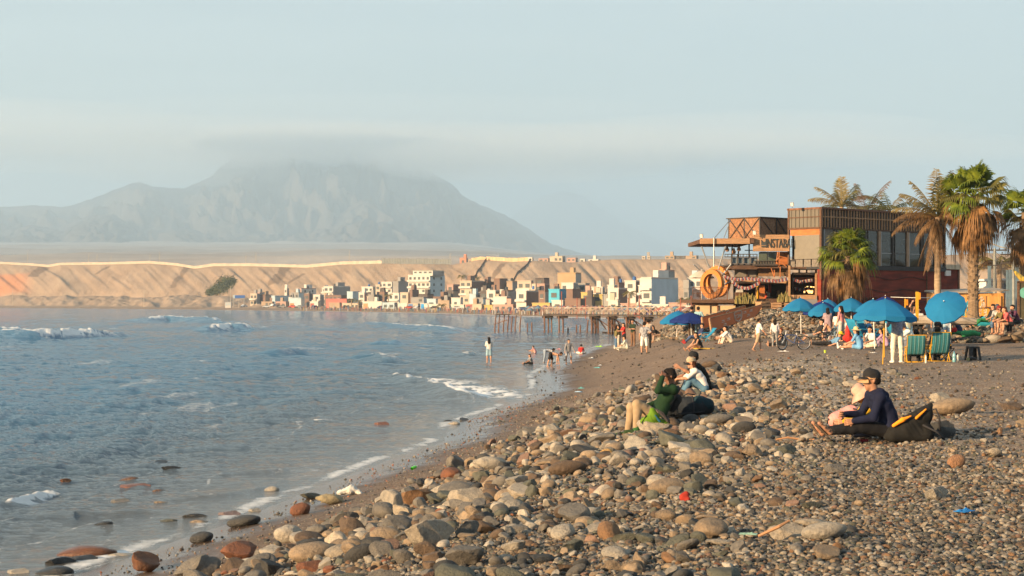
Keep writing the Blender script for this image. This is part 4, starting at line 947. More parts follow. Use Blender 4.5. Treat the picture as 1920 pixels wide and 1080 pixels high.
bottle('smaller clear bottle with an orange cap by the large one', G(1796, 678), .27, .037, (.34, .36, .34), mat('orange_cap', (.7, .2, .03), .5))
bottle('empty bottle by the feet of the striped chairs', G(1736, 682), .26, .035, (.45, .47, .45), WHITE)
bottle('green bottle lying among the cobbles', G(772, 889)+Vector((0, 0, .12)), .20, .035, (.10, .55, .03), WHITE, rot=(0, R(80), 1))
# litter
def litter(px, py, w, col, label, name='litter', h=.12, seed=0):
    g = G(px, py); r_ = np.random.RandomState(seed+px); b = MB(); n = 7; D = g.y; s = w*D/F
    b.sheet([[Vector(((i/n-.5)*s, (j/n-.5)*s*1.5, abs(r_.normal())*s*h*sin(pi*i/n)*sin(pi*j/n)+.01)) for j in range(n+1)] for i in range(n+1)])
    o = b.build(name, cloth(col, var=.3), None, g+Vector((0, 0, .03)), r_.rand()*3, smooth=False); o.modifiers.new('t', 'SOLIDIFY').thickness = .003; tag(o, label, 'litter')
v, q = surf([((-.2, 0, .05), (.05, .05, .11), .05, .09), ((.05, .05, .1), (.22, 0, .04), .08, .03), ((0, 0, .1), (.03, 0, .19), .07, .02)], .014, .03); v = v+((fbm(v[:, 0]*22, v[:, 1]*22+v[:, 2]*14, 3)-.5)*.05)[:, None]
o = part('plastic_bag', v, q, cloth((.50, .49, .46)), None); o.location = G(655, 929); tag(o, 'crumpled white plastic bag caught at the edge of the cobbles', 'bag')
litter(1808, 968, 26, (.02, .16, .42), 'torn bright blue wrapper on the shingle')
litter(1403, 1012, 22, (.22, .36, .28), 'pale green scrap on the lower shingle', h=.1)
litter(1120, 691, 9, (.12, .5, .55), 'turquoise wrapper on the sand by a white one')
litter(1125, 687, 7, (.6, .6, .6), 'small white scrap right of the turquoise wrapper')
litter(1090, 730, 11, (.15, .45, .42), 'green and blue packet on the brown sand')
litter(1085, 737, 10, (.3, .45, .6), 'pale blue scrap below the green packet')
litter(1123, 613+38, 10, (.30, .62, .05), 'lime green plastic piece by the water line')
litter(1047, 656, 9, (.62, .25, .25), 'pink towel scrap at the wet sand edge')
litter(1109, 673, 10, (.6, .6, .58), 'white scrap on the sand behind the boy in shorts')
litter(1230, 778, 30, (.25, .32, .34), 'folded map leaning on the stones by the rucksack', h=.1)
m = MB(); m.tube([(0, 0, 0), (0, 0, .11)], [.04, .05], 10); tag(m.build('cup', cloth((.35, .45, .06)), None, G(1547, 662)), 'lime green cup standing on the sand', 'cup')
litter(1637, 664, 9, (.6, .58, .55), 'white paper on the sand below the woman in blue', h=.1)
litter(1470, 661, 16, (.6, .58, .55), 'white strip of paper below the bicycle', h=.05)
litter(1530, 635, 4, (.3, .3, .3), 'tiny grey scrap below the reclining man')
m = MB(); m.tube([(0, 0, .06), (.18, .02, .09), (.42, .05, .05), (.56, .04, .06)], [.012, .015, .012, .008], 6); o = m.build('driftwood', mat('pale_wood', (.42, .22, .11), .8), None, G(1455, 832)); tag(o, 'thin pale stick lying on the shingle', 'stick')
m = MB(); m.tube([(0, 0, .05), (.16, .02, .12), (.25, .08, .16)], [.012, .014, .008], 6); o = m.build('driftwood', mat('pale_wood', (.5, .28, .15), .8), None, G(1422, 1018)); tag(o, 'short stick leaning on the pale boulders', 'stick')
v, q = surf([((0, 0, .06), (.03, .01, .09), .04, .03), ((.01, 0, .04), (.04, -.02, .04), .03, .03)], .012, .02); o = part('can', v, q, cloth((.28, .03, .02)), None); o.name = 'litter'; o.location = G(1281, 945); tag(o, 'crumpled bright red litter among the stones', 'litter')

# ------------------------------------------------------------------ palms and plants
def leafmat(name, c1, c2):
    m = mat(name, c1, .6, .2, 2.5, col2=c2, spec=.25)
    if 'tr' not in m:
        nt = m.node_tree; b = nt.nodes['Principled BSDF']; o = nt.nodes['Material Output']; tr = N(nt, 'ShaderNodeBsdfTranslucent'); mx = N(nt, 'ShaderNodeMixShader'); mx.inputs[0].default_value = .25
        src = b.inputs['Base Color'].links[0].from_socket; nt.links.new(src, tr.inputs[0]); nt.links.new(b.outputs[0], mx.inputs[1]); nt.links.new(tr.outputs[0], mx.inputs[2]); nt.links.new(mx.outputs[0], o.inputs[0]); m['tr'] = 1
    return m
L_GREEN = leafmat('palm_green', (.07, .12, .012), (.21, .25, .025)); L_OLIVE = leafmat('palm_olive', (.085, .09, .02), (.17, .15, .04)); L_DEAD = leafmat('palm_dead', (.085, .048, .022), (.26, .155, .075)); L_DRY2 = leafmat('palm_withered', (.05, .028, .014), (.33, .17, .06)); L_DRY = leafmat('palm_dry', (.17, .12, .05), (.30, .24, .09))
M_TRUNK = mat('palm_trunk', (.20, .14, .09), .9, .3, 4, .05, 9, stretch=(1, 1, 4)); M_TRUNKG = mat('palm_trunk_grey', (.30, .22, .15), .9, .25, 3, .03, 8, stretch=(1, 1, 5))
def fan_leaf(mb, o, d, pet, size, rr, droop=.25, nb=22, span=2.6):
    d = d.normalized(); side = d.cross(Vector((0, 0, 1))); side = side.normalized() if side.length > .05 else Vector((1, 0, 0)); nrm = side.cross(d)
    tw = rr.uniform(-.5, .5); side, nrm = side*cos(tw)+nrm*sin(tw), nrm*cos(tw)-side*sin(tw)
    e = o+d*pet-Vector((0, 0, pet*pet*droop*.25)); mb.tube([o, (o+e)/2+Vector((0, 0, pet*.03)), e], [.028, .02, .013], 4, False)
    d2 = (e-o).normalized()
    for k in range(nb):
        a = (k/(nb-1)-.5)*span; v = (d2*cos(a)+side*sin(a)); L_ = size*(.72+.28*cos(a*.9))*rr.uniform(.86, 1.06); wd = size*.062
        p1 = e+v*L_*.5+nrm*size*.10*(1-abs(a)/2); tip = e+v*L_-Vector((0, 0, L_*droop*rr.uniform(.6, 1.5)))+nrm*size*.04; t2 = e+v*L_*.80-Vector((0, 0, L_*droop*.35))+nrm*size*.09
        s = v.cross(nrm).normalized()*wd; lift = nrm*wd*.35
        i = len(mb.v); mb.v += [tuple(e), tuple(p1-s*.9+lift), tuple(p1+s*.9-lift), tuple(t2-s*.5), tuple(t2+s*.5), tuple(tip)]
        mb.f += [(i, i+1, i+2), (i+1, i+3, i+4, i+2), (i+3, i+5, i+4)]
def feather(mb, o, d, L_, rr, droop=.6, leaf=.55, nl=34, wmul=1):
    d = d.normalized(); pts = [o]; p = o.copy(); v = d.copy(); st = L_/14
    for i in range(14): v = (v-Vector((0, 0, droop*.11*(i/10+.3)))).normalized(); p = p+v*st; pts.append(p.copy())
    mb.tube(pts, [.035*(1-i/16)+.006 for i in range(15)], 4, False)
    for i in range(nl):
        t = .12+.88*i/nl; f = t*14; k = min(int(f), 13); q = pts[k].lerp(pts[k+1], f-k); tg = (pts[k+1]-pts[k]).normalized(); sd = tg.cross(Vector((0, 0, 1))); sd = sd.normalized() if sd.length > .02 else Vector((1, 0, 0))
        ll = leaf*sin(pi*min(1, t*.85+.12))**.6*rr.uniform(.8, 1.15)
        for s in (-1, 1):
            a = (tg*.75+sd*s*.8+Vector((0, 0, rr.uniform(-.45, .05)-droop*.5))).normalized(); m_ = q+a*ll*.5; tip = m_+(a+Vector((0, 0, -.9*droop-.2))).normalized()*ll*.5; w_ = tg*.026*wmul
            j = len(mb.v); mb.v += [tuple(q-w_*.5), tuple(q+w_*.5), tuple(m_-w_), tuple(m_+w_), tuple(tip)]; mb.f += [(j, j+1, j+3, j+2), (j+2, j+3, j+4)]
def trunk(h, r0, r1, mt, t, bend=0, scales=0, seed=1, z0=-.3):
    n = 26; N_ = 12; rr = random.Random(seed); rows = []
    for i in range(n+1):
        q = i/n; z = z0+(h-z0)*q; r = r0+(r1-r0)*q+(.35*r0*max(0, 1-q*9)); r *= 1+.05*rr.uniform(-1, 1)
        rows.append([Vector((bend*q*q+r*cos(2*pi*k/N_), r*sin(2*pi*k/N_), z)) for k in range(N_+1)])
    m = MB(); m.sheet(rows)
    if scales:
        for i in range(scales):
            q = .16+.84*i/scales; z = h*q; a = i*2.4; r = (r0+(r1-r0)*q); c = Vector((bend*q*q+r*cos(a)*.95, r*sin(a)*.95, z)); o_ = Vector((cos(a), sin(a), 0)); tn = Vector((-sin(a), cos(a), 0)); s = r0*.42*rr.uniform(.8, 1.2)
            tip = c+o_*s*.9+Vector((0, 0, s*1.1)); j = len(m.v); m.v += [tuple(c-tn*s*.75), tuple(c+tn*s*.75), tuple(tip+tn*s*.25), tuple(tip-tn*s*.25), tuple(c+o_*s*.35-Vector((0, 0, s*.25)))]; m.f += [(j, j+1, j+2, j+3), (j+4, j+1, j), (j+4, j+2, j+1), (j+4, j+3, j+2), (j+4, j, j+3)]
    return m.build('trunk', mt, t, smooth=not scales)
def fan_palm(label, base, h, cr, skirt, nl, nd, r0=.2, seed=5, scales=0, size=.9, tm=None, low=0, olive=.3):
    rr = random.Random(seed); t = thing('palm_tree', label, 'palm tree', base); trunk(h, r0, r0*.8, tm or M_TRUNK, t, 0, scales, seed)
    top = Vector((0, 0, h)); g, ol, dm = MB(), MB(), MB()
    for i in range(nl):
        a = i*2.39996+rr.uniform(-.3, .3); q = i/nl; el = 1.25-1.45*q+rr.uniform(-.12, .12)
        d = Vector((cos(a)*cos(el), sin(a)*cos(el), sin(el))); fan_leaf(g if rr.random() > olive*(.4+q) else ol, top+Vector((0, 0, -.1*q)), d, cr*.50*rr.uniform(.8, 1.1), size*rr.uniform(.85, 1.1), rr, .14+.40*q)
    dm2 = MB()
    for i in range(nd):
        q = i/nd; a = i*2.39996+rr.uniform(-.4, .4); z = h-.15-skirt*q**.9; el = -.05-1.2*min(1, q*1.35+rr.uniform(-.15, .25)); d = Vector((cos(a)*cos(el), sin(a)*cos(el), sin(el)))
        fan_leaf(dm if rr.random() < .6 else dm2, Vector((cos(a)*.1, sin(a)*.1, z)), d, cr*.42*(1-.25*q)*rr.uniform(.6, 1.25), size*(.92-.1*q)*rr.uniform(.8, 1.1), rr, .5+.6*rr.random(), nb=15, span=rr.uniform(1.2, 2.2))
    g.build('green_crown', L_GREEN, t)
    if ol.v: ol.build('olive_fronds', L_OLIVE, t)
    if dm.v: dm.build('dead_fronds', L_DEAD, t); dm2.build('withered_fronds', L_DRY2, t)
    return t
def coco_palm(label, base, h, fr, r0=.17, seed=3, bend=0, leaf=.6, dead=()):
    """fr: list of (azimuth deg, elevation deg, length, droop, colour 0 green 1 dry 2 dead)"""
    rr = random.Random(seed); t = thing('palm_tree', label, 'palm tree', base); trunk(h, r0, r0*.72, M_TRUNKG, t, bend, 0, seed); top = Vector((bend, 0, h)); B = [MB(), MB(), MB()]
    for az, el, L_, dr, c in fr: feather(B[c], top, Vector((cos(R(az))*cos(R(el)), sin(R(az))*cos(R(el)), sin(R(el)))), L_, rr, dr, leaf)
    for mb, nm, mt in zip(B, ('green_crown', 'dry_fronds', 'dead_fronds'), (L_OLIVE, L_DRY, L_DEAD)):
        if mb.v: mb.build(nm, mt, t)
    return t
def bp(px, D, z=None): x = X_(px, D); return Vector((x, D, hz(x, D) if z is None else z))
b0 = bp(1825, 84.5); fan_palm('tall shaggy fan palm with a long brown skirt and green top, right of the bar', b0, Z_(368, 84.5)-b0.z, 1.95, 1.0, 34, 46, .27, 5, 150, 1.1, olive=.3)
b0 = bp(1590, 88); fan_palm('short squat fan palm in front of the red wall', b0, Z_(480, 88)-b0.z, 1.6, .5, 36, 26, .2, 9, 0, 1.0, olive=.35)
b0 = bp(1758, 86); rr = random.Random(4)
fr = [(178, 48, 2.3, .55, 1), (150, 62, 2.4, .45, 1), (190, 20, 2.5, .75, 2), (176, 8, 2.6, .9, 2), (160, 30, 2.4, .6, 1), (90, 85, 2.5, .3, 1), (60, 70, 2.3, .4, 0), (20, 60, 2.1, .6, 0), (5, 35, 2.0, .8, 1), (-20, 55, 2.2, .6, 0), (-60, 72, 2.5, .35, 1), (-100, 65, 2.4, .5, 0), (-140, 40, 2.2, .8, 1), (-80, 25, 2.0, .9, 2), (110, 15, 2.2, .8, 2), (40, 10, 2.2, 1, 2), (-30, 5, 2.1, 1.1, 2), (200, -20, 2.0, 1.0, 2), (-120, -25, 1.9, 1.1, 2), (70, -30, 2, 1, 2), (0, -50, 2.4, .5, 2), (150, -62, 2.6, .4, 2), (215, -70, 2.8, .3, 2), (-80, -70, 2.4, .3, 2), (172, -75, 3.0, .2, 2)]
coco_palm('slender palm with dry feather fronds beside the shaggy fan palm', b0, Z_(408, 86)-b0.z, fr, .19, 3, 0, .62)
b0 = bp(1578, 124, 4); fr = [(170, 35, 2.6, .7, 1), (150, 50, 2.6, .5, 1), (100, 82, 2.0, .1, 0), (20, 40, 2.6, .7, 2), (40, 55, 2.6, .5, 0), (-60, 50, 2.2, .7, 0), (-120, 45, 2.2, .7, 1), (200, 15, 2.6, .9, 0), (10, 15, 2.8, .9, 1), (75, 88, 2.2, .05, 1)]
coco_palm('feather palm rising behind the container roof, left one', b0, Z_(388, 124)-4, fr, .2, 8, 0, .7)
b0 = bp(1625, 126, 4); fr = [(120, 70, 2.6, .6, 2), (20, 60, 3.2, .5, 2), (160, 40, 2.4, .7, 1), (0, 30, 2.6, .7, 0), (60, 50, 2.8, .6, 0)]
coco_palm('withered palm behind the container roof with one long bent frond', b0, Z_(398, 126)-4, fr, .2, 18, 0, .6)
b0 = bp(1668, 128, 4); fr = [(170, 50, 2.4, .7, 0), (150, 30, 2.4, .7, 0), (10, 35, 2.6, .7, 0), (40, 50, 2.4, .6, 1), (100, 60, 2.2, .6, 0), (200, 15, 2.4, .8, 2)]
coco_palm('low green feather palm behind the container roof, near the slender palm', b0, Z_(395, 128)-4, fr, .2, 28, 0, .65)
b0 = bp(1921, 90); fan_palm('palm cut off by the right edge with hanging brown fronds', b0, Z_(398, 90)-b0.z, 1.5, 1.2, 20, 34, .2, 15, 0, 1.0, olive=.5)
b0 = bp(1874, 112); fr = [(180+40*i, 25+12*(i % 3)-10, 2.2, .9, (1, 2, 0)[i % 3]) for i in range(11)]
coco_palm('dusty drooping palm standing behind the wooden kiosk', b0, Z_(497, 112)-b0.z, fr, .2, 38, 0, .7)
# succulent clumps on the deck
def clump(label, px, py, D, w, h, seed, n=60):
    rr = random.Random(seed); g = P(px, py, D); t = thing('cactus_plant', label, 'plant', g); m = MB()
    for i in range(n):
        x, y = rr.uniform(-w/2, w/2), rr.uniform(-.3, .3); hh = h*rr.uniform(.45, 1)*(1-abs(x)/w*.9); a = rr.uniform(-.25, .25)
        m.tube([(x, y, -.02), (x+a*hh*.4, y, hh*.5), (x+a*hh, y+rr.uniform(-.05, .05), hh)], [.035, .03, .012], 5)
    m.build('stems', mat('succulent', (.16, .16, .045), .7, .35, 3, col2=(.34, .26, .11)), t)
clump('spiky green clump at the left end of the bar deck', 1398, 569, 104.6, 1.25, .8, 1, 90)
clump('spiky green clump before the bar entrance, right one', 1471, 566, 104.6, .8, .75, 2, 60)

# ------------------------------------------------------------------ the beach bar
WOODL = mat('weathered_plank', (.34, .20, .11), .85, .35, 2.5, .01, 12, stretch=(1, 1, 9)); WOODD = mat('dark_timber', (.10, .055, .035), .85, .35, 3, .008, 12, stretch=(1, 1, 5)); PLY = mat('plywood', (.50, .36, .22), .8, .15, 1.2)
ORW = mat('orange_board', (.36, .12, .035), .6, .2, 2, stretch=(1, 1, 4)); REDW = mat('red_painted_wall', (.16, .022, .010), .7, .45, .8, .01, 6, stretch=(1, 1, 4)); GREYP = mat('grey_panel', (.13, .115, .095), .75, .15, 2, stretch=(6, 6, .4)); GREYN = mat('grey_netting', (.16, .14, .12), .9, .2, 8)
BAMB = mat('bamboo', (.30, .16, .09), .8, .35, 9, .02, 14); RUST = mat('rusty_steel', (.15, .07, .04), .7, .35, 5); FRAME = mat('steel_frame', (.06, .05, .045), .6, .2)
def glassm(name, col, rough=.1):
    m = mat(name, col, rough, .15, .8, spec=.7); return m
DGL = glassm('dark_glass', (.03, .032, .03)); GGL = glassm('green_glass', (.07, .085, .06)); BGL = glassm('blue_glass', (.13, .17, .20)); PANEL = mat('milky_sheet', (.165, .15, .125), .5, .08)
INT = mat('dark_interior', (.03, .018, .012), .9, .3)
# ground pad under the buildings
def frame(K, a, b):                                    # local frame: x along a, y along b (horizontal), z up
    a = Vector((a[0], a[1], 0)).normalized(); b = Vector((b[0], b[1], 0)).normalized(); M = Matrix((a, b, Vector((0, 0, 1)))).transposed().to_4x4(); M.translation = Vector((K[0], K[1], 0)); return M
KF = frame((X_(1540, 105), 105), (.74, .672), (-.672, .74))
def lbx(x0, x1, y0, y1, z0, z1, mb=None): mb = mb or MB(); mb.box((x0, y0, z0), (x1, y1, z1), KF); return mb
zt, z1_, z0_, zb_ = Z_(388, 105), Z_(427, 105), Z_(496, 105), 2.4
t = thing('container_building', 'two storey bar building of dark containers over a red wall', 'building', (0, 0, 0))
LX, WY = 13.4, 2.5
lbx(.06, LX-.06, .06, WY, z1_+.03, zt-.12).build('upper_wall', DARK, t)
lbx(-.08, LX+.08, -.08, WY+.1, zt-.12, zt).build('roof', RUST, t)
m = MB(); k = 0
for i in range(46): x = .05+i*.295; lbx(x, x+(.06 if i % 3 else .09), -.02, .06, z1_+.05, zt-.12, m)
m.build('battens', WOODL, t); lbx(0, LX, -.03, .05, zt-.62, zt-.55).build('rail', WOODL, t)
m = MB()
for i in range(17): y = .02+i*.15; lbx(-.03-.025*(i % 2), .06, y, y+.13, z1_+.05, zt-.12, m)
m.build('side_panel', GREYP, t); m = lbx(-.08, -.03, 0, WY, zt-.62, zt-.56); lbx(-.08, .02, -.06, .08, z0_-.9, zt, m); lbx(-.08, .02, WY-.05, WY+.06, z0_-3.9, zt, m); lbx(-.08, .02, 0, WY, z1_-.05, z1_+.06, m); m.build('side_frame', WOODD, t)
lbx(-.02, .03, .12, WY-.1, Z_(440, 105), z1_-.05).build('orange_shutter', ORW, t)
p_ = lbx(-.04, .02, .12, WY-.45, Z_(485, 105), Z_(440, 105)).build('screen_panel', PANEL, t)
m = MB()
for i in range(4): lbx(-.06, 0, .15+i*.62, .68+i*.62, Z_(500, 105), Z_(486, 105), m)
m.build('lower_panels', GREYN, t)
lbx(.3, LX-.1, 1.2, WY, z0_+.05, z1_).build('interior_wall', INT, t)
lbx(-.04, LX+.04, -.06, WY, z0_-.28, z0_).build('floor_band', DARK, t); lbx(0, LX, -.04, .4, z1_-.04, z1_+.05).build('lintel', WOODD, t)
cols = [0.03, 1.3, 2.9, 4.5, 5.9, 7.4, 9.0, 10.6, 12.2, LX-.1]
for i, x in enumerate(cols):
    lbx(x, x+(.24 if i in (4, 6) else .1), -.03, .10, z0_, z1_).build('pillar', mat('pale_pillar', (.30, .20, .13), .6) if i in (4, 6) else FRAME, t)
for i in range(len(cols)-1):
    w_ = lbx(cols[i]+.12, cols[i+1]-.02, .06, .09, z0_+.02, z1_-.05).build('window', DGL if i > 1 else GREYN, t)
    m = lbx(cols[i]+.3, cols[i]+.36, .02, .06, z0_, z1_-.05); lbx(cols[i]+.12, cols[i+1]-.02, .02, .06, z0_+.8, z0_+.84, m); m.build('sash', FRAME if i % 2 else STEEL, w_)
lbx(0, LX+.2, .02, .3, zb_, z0_-.28).build('red_wall', REDW, t)
m = MB()
for j, zz in enumerate((5.55, 4.75, 4.1)):            # carved wave lines
    for i in range(60): x = .9+i*.17; z = zz+.10*sin(x*1.5+j); z2 = zz+.10*sin((x+.17)*1.5+j); m.bar(KF @ Vector((x, -.0, z)), KF @ Vector((x+.175, -.0, z2)), .05, .05)
m.build('wave_relief', mat('dark_red', (.05, .012, .008), .7), t)
def text(s, size, M, m, name, parent=None, ext=.015, sx_=1.0, label=None):
    c = bpy.data.curves.new(name, 'FONT'); c.body = s; c.size = size; c.extrude = ext; c.align_x = 'CENTER'; c.align_y = 'CENTER'; c.materials.append(m)
    o_ = bpy.data.objects.new(name, c); me = bpy.data.meshes.new_from_object(o_); bpy.data.objects.remove(o_); me.name = name; me.materials.clear(); me.materials.append(m)
    o = link(name, me, parent); o.matrix_world = M @ Matrix.Scale(sx_, 4, (1, 0, 0)); return o
def face(M, x, y, z): return M @ Matrix.Translation((x, y, z)) @ Matrix.Rotation(R(90), 4, 'X')
text('Corona', 1.15, face(KF, 5.2, -.01, 4.15), mat('faint_lettering', (.05, .02, .012), .8), 'lettering', t)
m = MB(); lbx(.15, .22, -.03, .02, zb_, z0_-.3, m); lbx(1.6, 1.68, -.03, .02, zb_, z0_-.3, m); lbx(3.0, 3.08, -.03, .02, zb_, z0_-.3, m); lbx(11.2, 11.28, -.03, .02, zb_, z0_-.3, m); m.build('wall_posts', WOODD, t)
m = MB(); c0 = KF @ Vector((3.2, -.02, 3.6)); 
for a_, b_ in (((1.75, 3.2), (2.75, 4.3)), ((1.75, 4.3), (2.75, 3.2)), ((1.75, 3.2), (2.75, 3.2)), ((1.75, 4.3), (2.75, 4.3)), ((1.75, 3.2), (1.75, 4.3)), ((2.75, 3.2), (2.75, 4.3))): m.bar(KF @ Vector((a_[0], -.02, a_[1])), KF @ Vector((b_[0], -.02, b_[1])), .07, .04)
m.build('gate_cross', mat('green_timber', (.02, .05, .02), .8), t)
lbx(LX+.25, LX+2.2, .5, 4.6, zb_, z0_-.1).build('red_annex', REDW, t); lbx(LX-.1, LX+2.3, .3, 4.7, z0_-.1, z0_+.22).build('annex_roof', mat('cream_fascia', (.5, .42, .3), .6), t)
lbx(LX+2.22, LX+2.4, .45, .6, zb_, z0_).build('drain_pipe', RUST, t)
tag(lbx(LX-.05, LX+.5, -.1, .3, z0_-.55, z0_-.2).build('air_conditioner', WHITE), 'white air conditioner box under the annex roof', 'air conditioner')

# ---- the timber terrace left of it
t = thing('beach_bar', 'open timber beach bar on three levels with balconies', 'building', (0, 0, 0)); BD = 107.0
def part_px(name, m, *rects, parent=None):
    if len(rects) > 1 and name in ('timber_post', 'window', 'deck_wall', 'balustrade_glass', 'mesh_panel'):
        for r in rects: part_px(name, m, r, parent=parent)
        return
    mb = MB()
    for r in rects: bxp(mb, *r)
    return mb.build(name, m, parent or t)
part_px('deck_slab', WOODD, (1296, 1402, 562, 568, 105.6, 112), (1400, 1484, 560, 570, 105.2, 114))
part_px('deck_wall', PLY, (1300, 1331, 571, 592, 106, 106.3), (1347, 1379, 573, 592, 106, 106.3), (1331.5, 1345, 571, 592, 106.1, 106.3)); part_px('deck_frame', RUST, (1298, 1402, 568, 571, 105.9, 106.1), (1345, 1347, 570, 594, 105.9, 106.1), (1298, 1300, 568, 592, 105.9, 106.1), (1378, 1410, 569, 592, 106.3, 107), (1410, 1500, 569, 600, 106.3, 107))
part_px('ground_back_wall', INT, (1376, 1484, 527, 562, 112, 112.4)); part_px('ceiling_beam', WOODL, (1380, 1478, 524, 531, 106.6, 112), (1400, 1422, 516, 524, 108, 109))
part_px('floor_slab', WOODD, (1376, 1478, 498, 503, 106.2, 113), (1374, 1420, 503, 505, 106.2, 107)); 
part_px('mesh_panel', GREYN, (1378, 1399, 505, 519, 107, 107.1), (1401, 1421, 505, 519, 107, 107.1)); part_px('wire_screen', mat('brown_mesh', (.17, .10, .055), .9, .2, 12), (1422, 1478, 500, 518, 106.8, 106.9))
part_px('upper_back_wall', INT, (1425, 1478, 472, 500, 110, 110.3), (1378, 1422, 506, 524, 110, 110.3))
part_px('window', GGL, (1423, 1438, 473, 489, 107.4, 107.5), (1440, 1457, 473, 489, 107.4, 107.5)); part_px('orange_door', ORW, (1463, 1478, 472, 496, 107.3, 107.5))
part_px('orange_door', ORW, (1424, 1434, 535, 561, 107, 107.3))
part_px('balcony_floor', FRAME, (1372, 1420, 494.5, 497.5, 106.4, 112), (1413, 1458, 495.5, 498, 106, 107)); part_px('balustrade_glass', BGL, (1373, 1381, 483, 494, 106.5, 106.54), (1384, 1392, 483, 494, 106.5, 106.54), (1395, 1405, 483, 494, 106.5, 106.54), (1408, 1419, 483, 494, 106.5, 106.54)); part_px('balustrade_slats', GREYP, (1413, 1456, 490, 496, 106.1, 106.16))
rail = [(1359, 1420, 476, 477.4, 106.3, 106.4), (1359, 1420, 481, 482.4, 106.3, 106.4)]+[(x, x+1.2, 476, 496, 106.3, 106.42) for x in (1371, 1382, 1393, 1406, 1419)]+[(x, x+.8, 476, 482, 106.3, 106.36) for x in (1359, 1364.5, 1376, 1388, 1400, 1412)]
part_px('railing', FRAME, *rail); part_px('railing', FRAME, *[(x, x+.7, 489, 497, 106, 106.05) for x in range(1416, 1456, 5)], (1413, 1457, 488.6, 489.6, 106, 106.08))
part_px('timber_post', WOODL, (1479, 1482, 498, 563, 105.3, 105.5), (1529, 1532, 497, 556, 106.4, 106.6), (1418, 1420.5, 503, 562, 107, 107.2)); part_px('timber_post', WOODD, (1475, 1478, 500, 562, 106.4, 106.6), (1486, 1488, 512, 555, 108, 108.2), (1400, 1401.5, 503, 520, 106.9, 107))
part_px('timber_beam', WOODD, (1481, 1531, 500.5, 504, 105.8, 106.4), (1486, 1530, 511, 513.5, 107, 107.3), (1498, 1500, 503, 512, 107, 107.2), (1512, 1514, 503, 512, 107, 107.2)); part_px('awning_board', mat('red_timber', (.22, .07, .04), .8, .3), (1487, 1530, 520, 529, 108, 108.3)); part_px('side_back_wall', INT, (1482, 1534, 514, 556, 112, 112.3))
part_px('sloped_deck', WOODL, (1482, 1530, 553, 561, 105, 108)); part_px('side_fence', mat('red_slats', (.15, .05, .04), .8, .3), (1533, 1550, 532, 562, 106.5, 106.7))
part_px('counter', WOODD, (1380, 1400, 548, 563, 108, 109)); part_px('yellow_pole', YELL, (1419, 1421.3, 536, 564, 106.2, 106.3))
m = MB()
for a, b in (((1455, 498), (1458, 476)), ((1458, 476), (1458, 472)), ((1461, 498), (1461, 472)), ((1456, 490), (1461, 481)), ((1461, 481), (1477, 484)), ((1461, 490), (1475, 500)), ((1455, 487), (1460, 500)), ((1463, 520), (1463, 500)), ((1446, 503), (1452, 520)), ((1452, 520), (1452, 506))): m.tube([P(*a, 106.1), P(*b, 106.1)], .035, 6)
m.build('orange_ladder', ORW, t)
# overhanging roof, sign and bamboo room
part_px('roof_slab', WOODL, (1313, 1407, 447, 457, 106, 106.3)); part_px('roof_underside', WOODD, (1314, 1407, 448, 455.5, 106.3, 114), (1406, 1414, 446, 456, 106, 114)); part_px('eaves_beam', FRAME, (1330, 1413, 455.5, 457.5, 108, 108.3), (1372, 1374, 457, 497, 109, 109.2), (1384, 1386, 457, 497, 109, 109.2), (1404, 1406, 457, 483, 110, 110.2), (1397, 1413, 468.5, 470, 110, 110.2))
s_ = part_px('sign_board', WOODL, (1413, 1480, 440, 471, 106.3, 106.6)); INK = mat('sign_ink', (.045, .05, .05), .7)
D_ = 106.27
text('INSTABAI', .80, Matrix.Translation(P(1460.2, 457, D_)) @ Matrix.Rotation(R(90), 4, 'X'), INK, 'lettering', s_, .02, .50)
m = MB(); pts_ = [(1427, 449.5), (1431.5, 454.5), (1433.2, 453.5), (1437.5, 451), (1437.5, 463.5), (1427.5, 463.5)]
vs = [P(a, b, D_-.03) for a, b in pts_]+[P(a, b, D_+.03) for a, b in pts_]; m.add(vs, [tuple(range(6))[::-1], tuple(range(6, 12))]+[(i, (i+1) % 6, (i+1) % 6+6, i+6) for i in range(6)]); m.build('emblem', INK, s_)
part_px('emblem_line', WOODL, (1427.5, 1437, 460, 461, D_-.05, D_-.03), parent=s_)
BK = (X_(1425, 108), 108); BF = frame(BK, (.74, .672), (-.672, .74)); zA, zB = Z_(447, 108), Z_(408, 108)
def bamboo(name, L_, along, x0):
    m = MB(); n = 0; pl = MB()
    H_ = zB-zA
    for i in range(int((L_+H_)/.13)):                  # diagonal canes meeting in chevrons
        u = -H_+i*.13
        for sgn in (1, -1):
            pts_ = []
            for q in (0, 1):
                uu_ = u+q*H_*1.0; pts_.append((uu_ if sgn > 0 else L_-uu_, zA+q*H_))
            (ua, za), (ub, zb2) = pts_
            lo, hi = (0, L_/2) if sgn > 0 else (L_/2, L_)
            def cl(ux, zx, uy, zy, c): t_ = (c-ux)/(uy-ux); return c, zx+(zy-zx)*t_
            if max(ua, ub) < lo or min(ua, ub) > hi: continue
            if ua < lo: ua, za = cl(ua, za, ub, zb2, lo)
            if ub < lo: ub, zb2 = cl(ua, za, ub, zb2, lo)
            if ua > hi: ua, za = cl(ua, za, ub, zb2, hi)
            if ub > hi: ub, zb2 = cl(ua, za, ub, zb2, hi)
            a_, b_ = (Vector((0, ua, za)), Vector((0, ub, zb2))) if along == 'y' else (Vector((ua, 0, za)), Vector((ub, 0, zb2)))
            m.tube([BF @ a_, BF @ b_], .05, 5)
    return m.build(name, BAMB, t)
bamboo('bamboo_wall', 2.55, 'y', 0); bamboo('bamboo_wall', 2.9, 'x', 0)
m = MB(); m.box((.06, .06, zA), (2.85, 2.5, zB-.05), BF); m.build('room_core', WOODD, t)
m = MB()
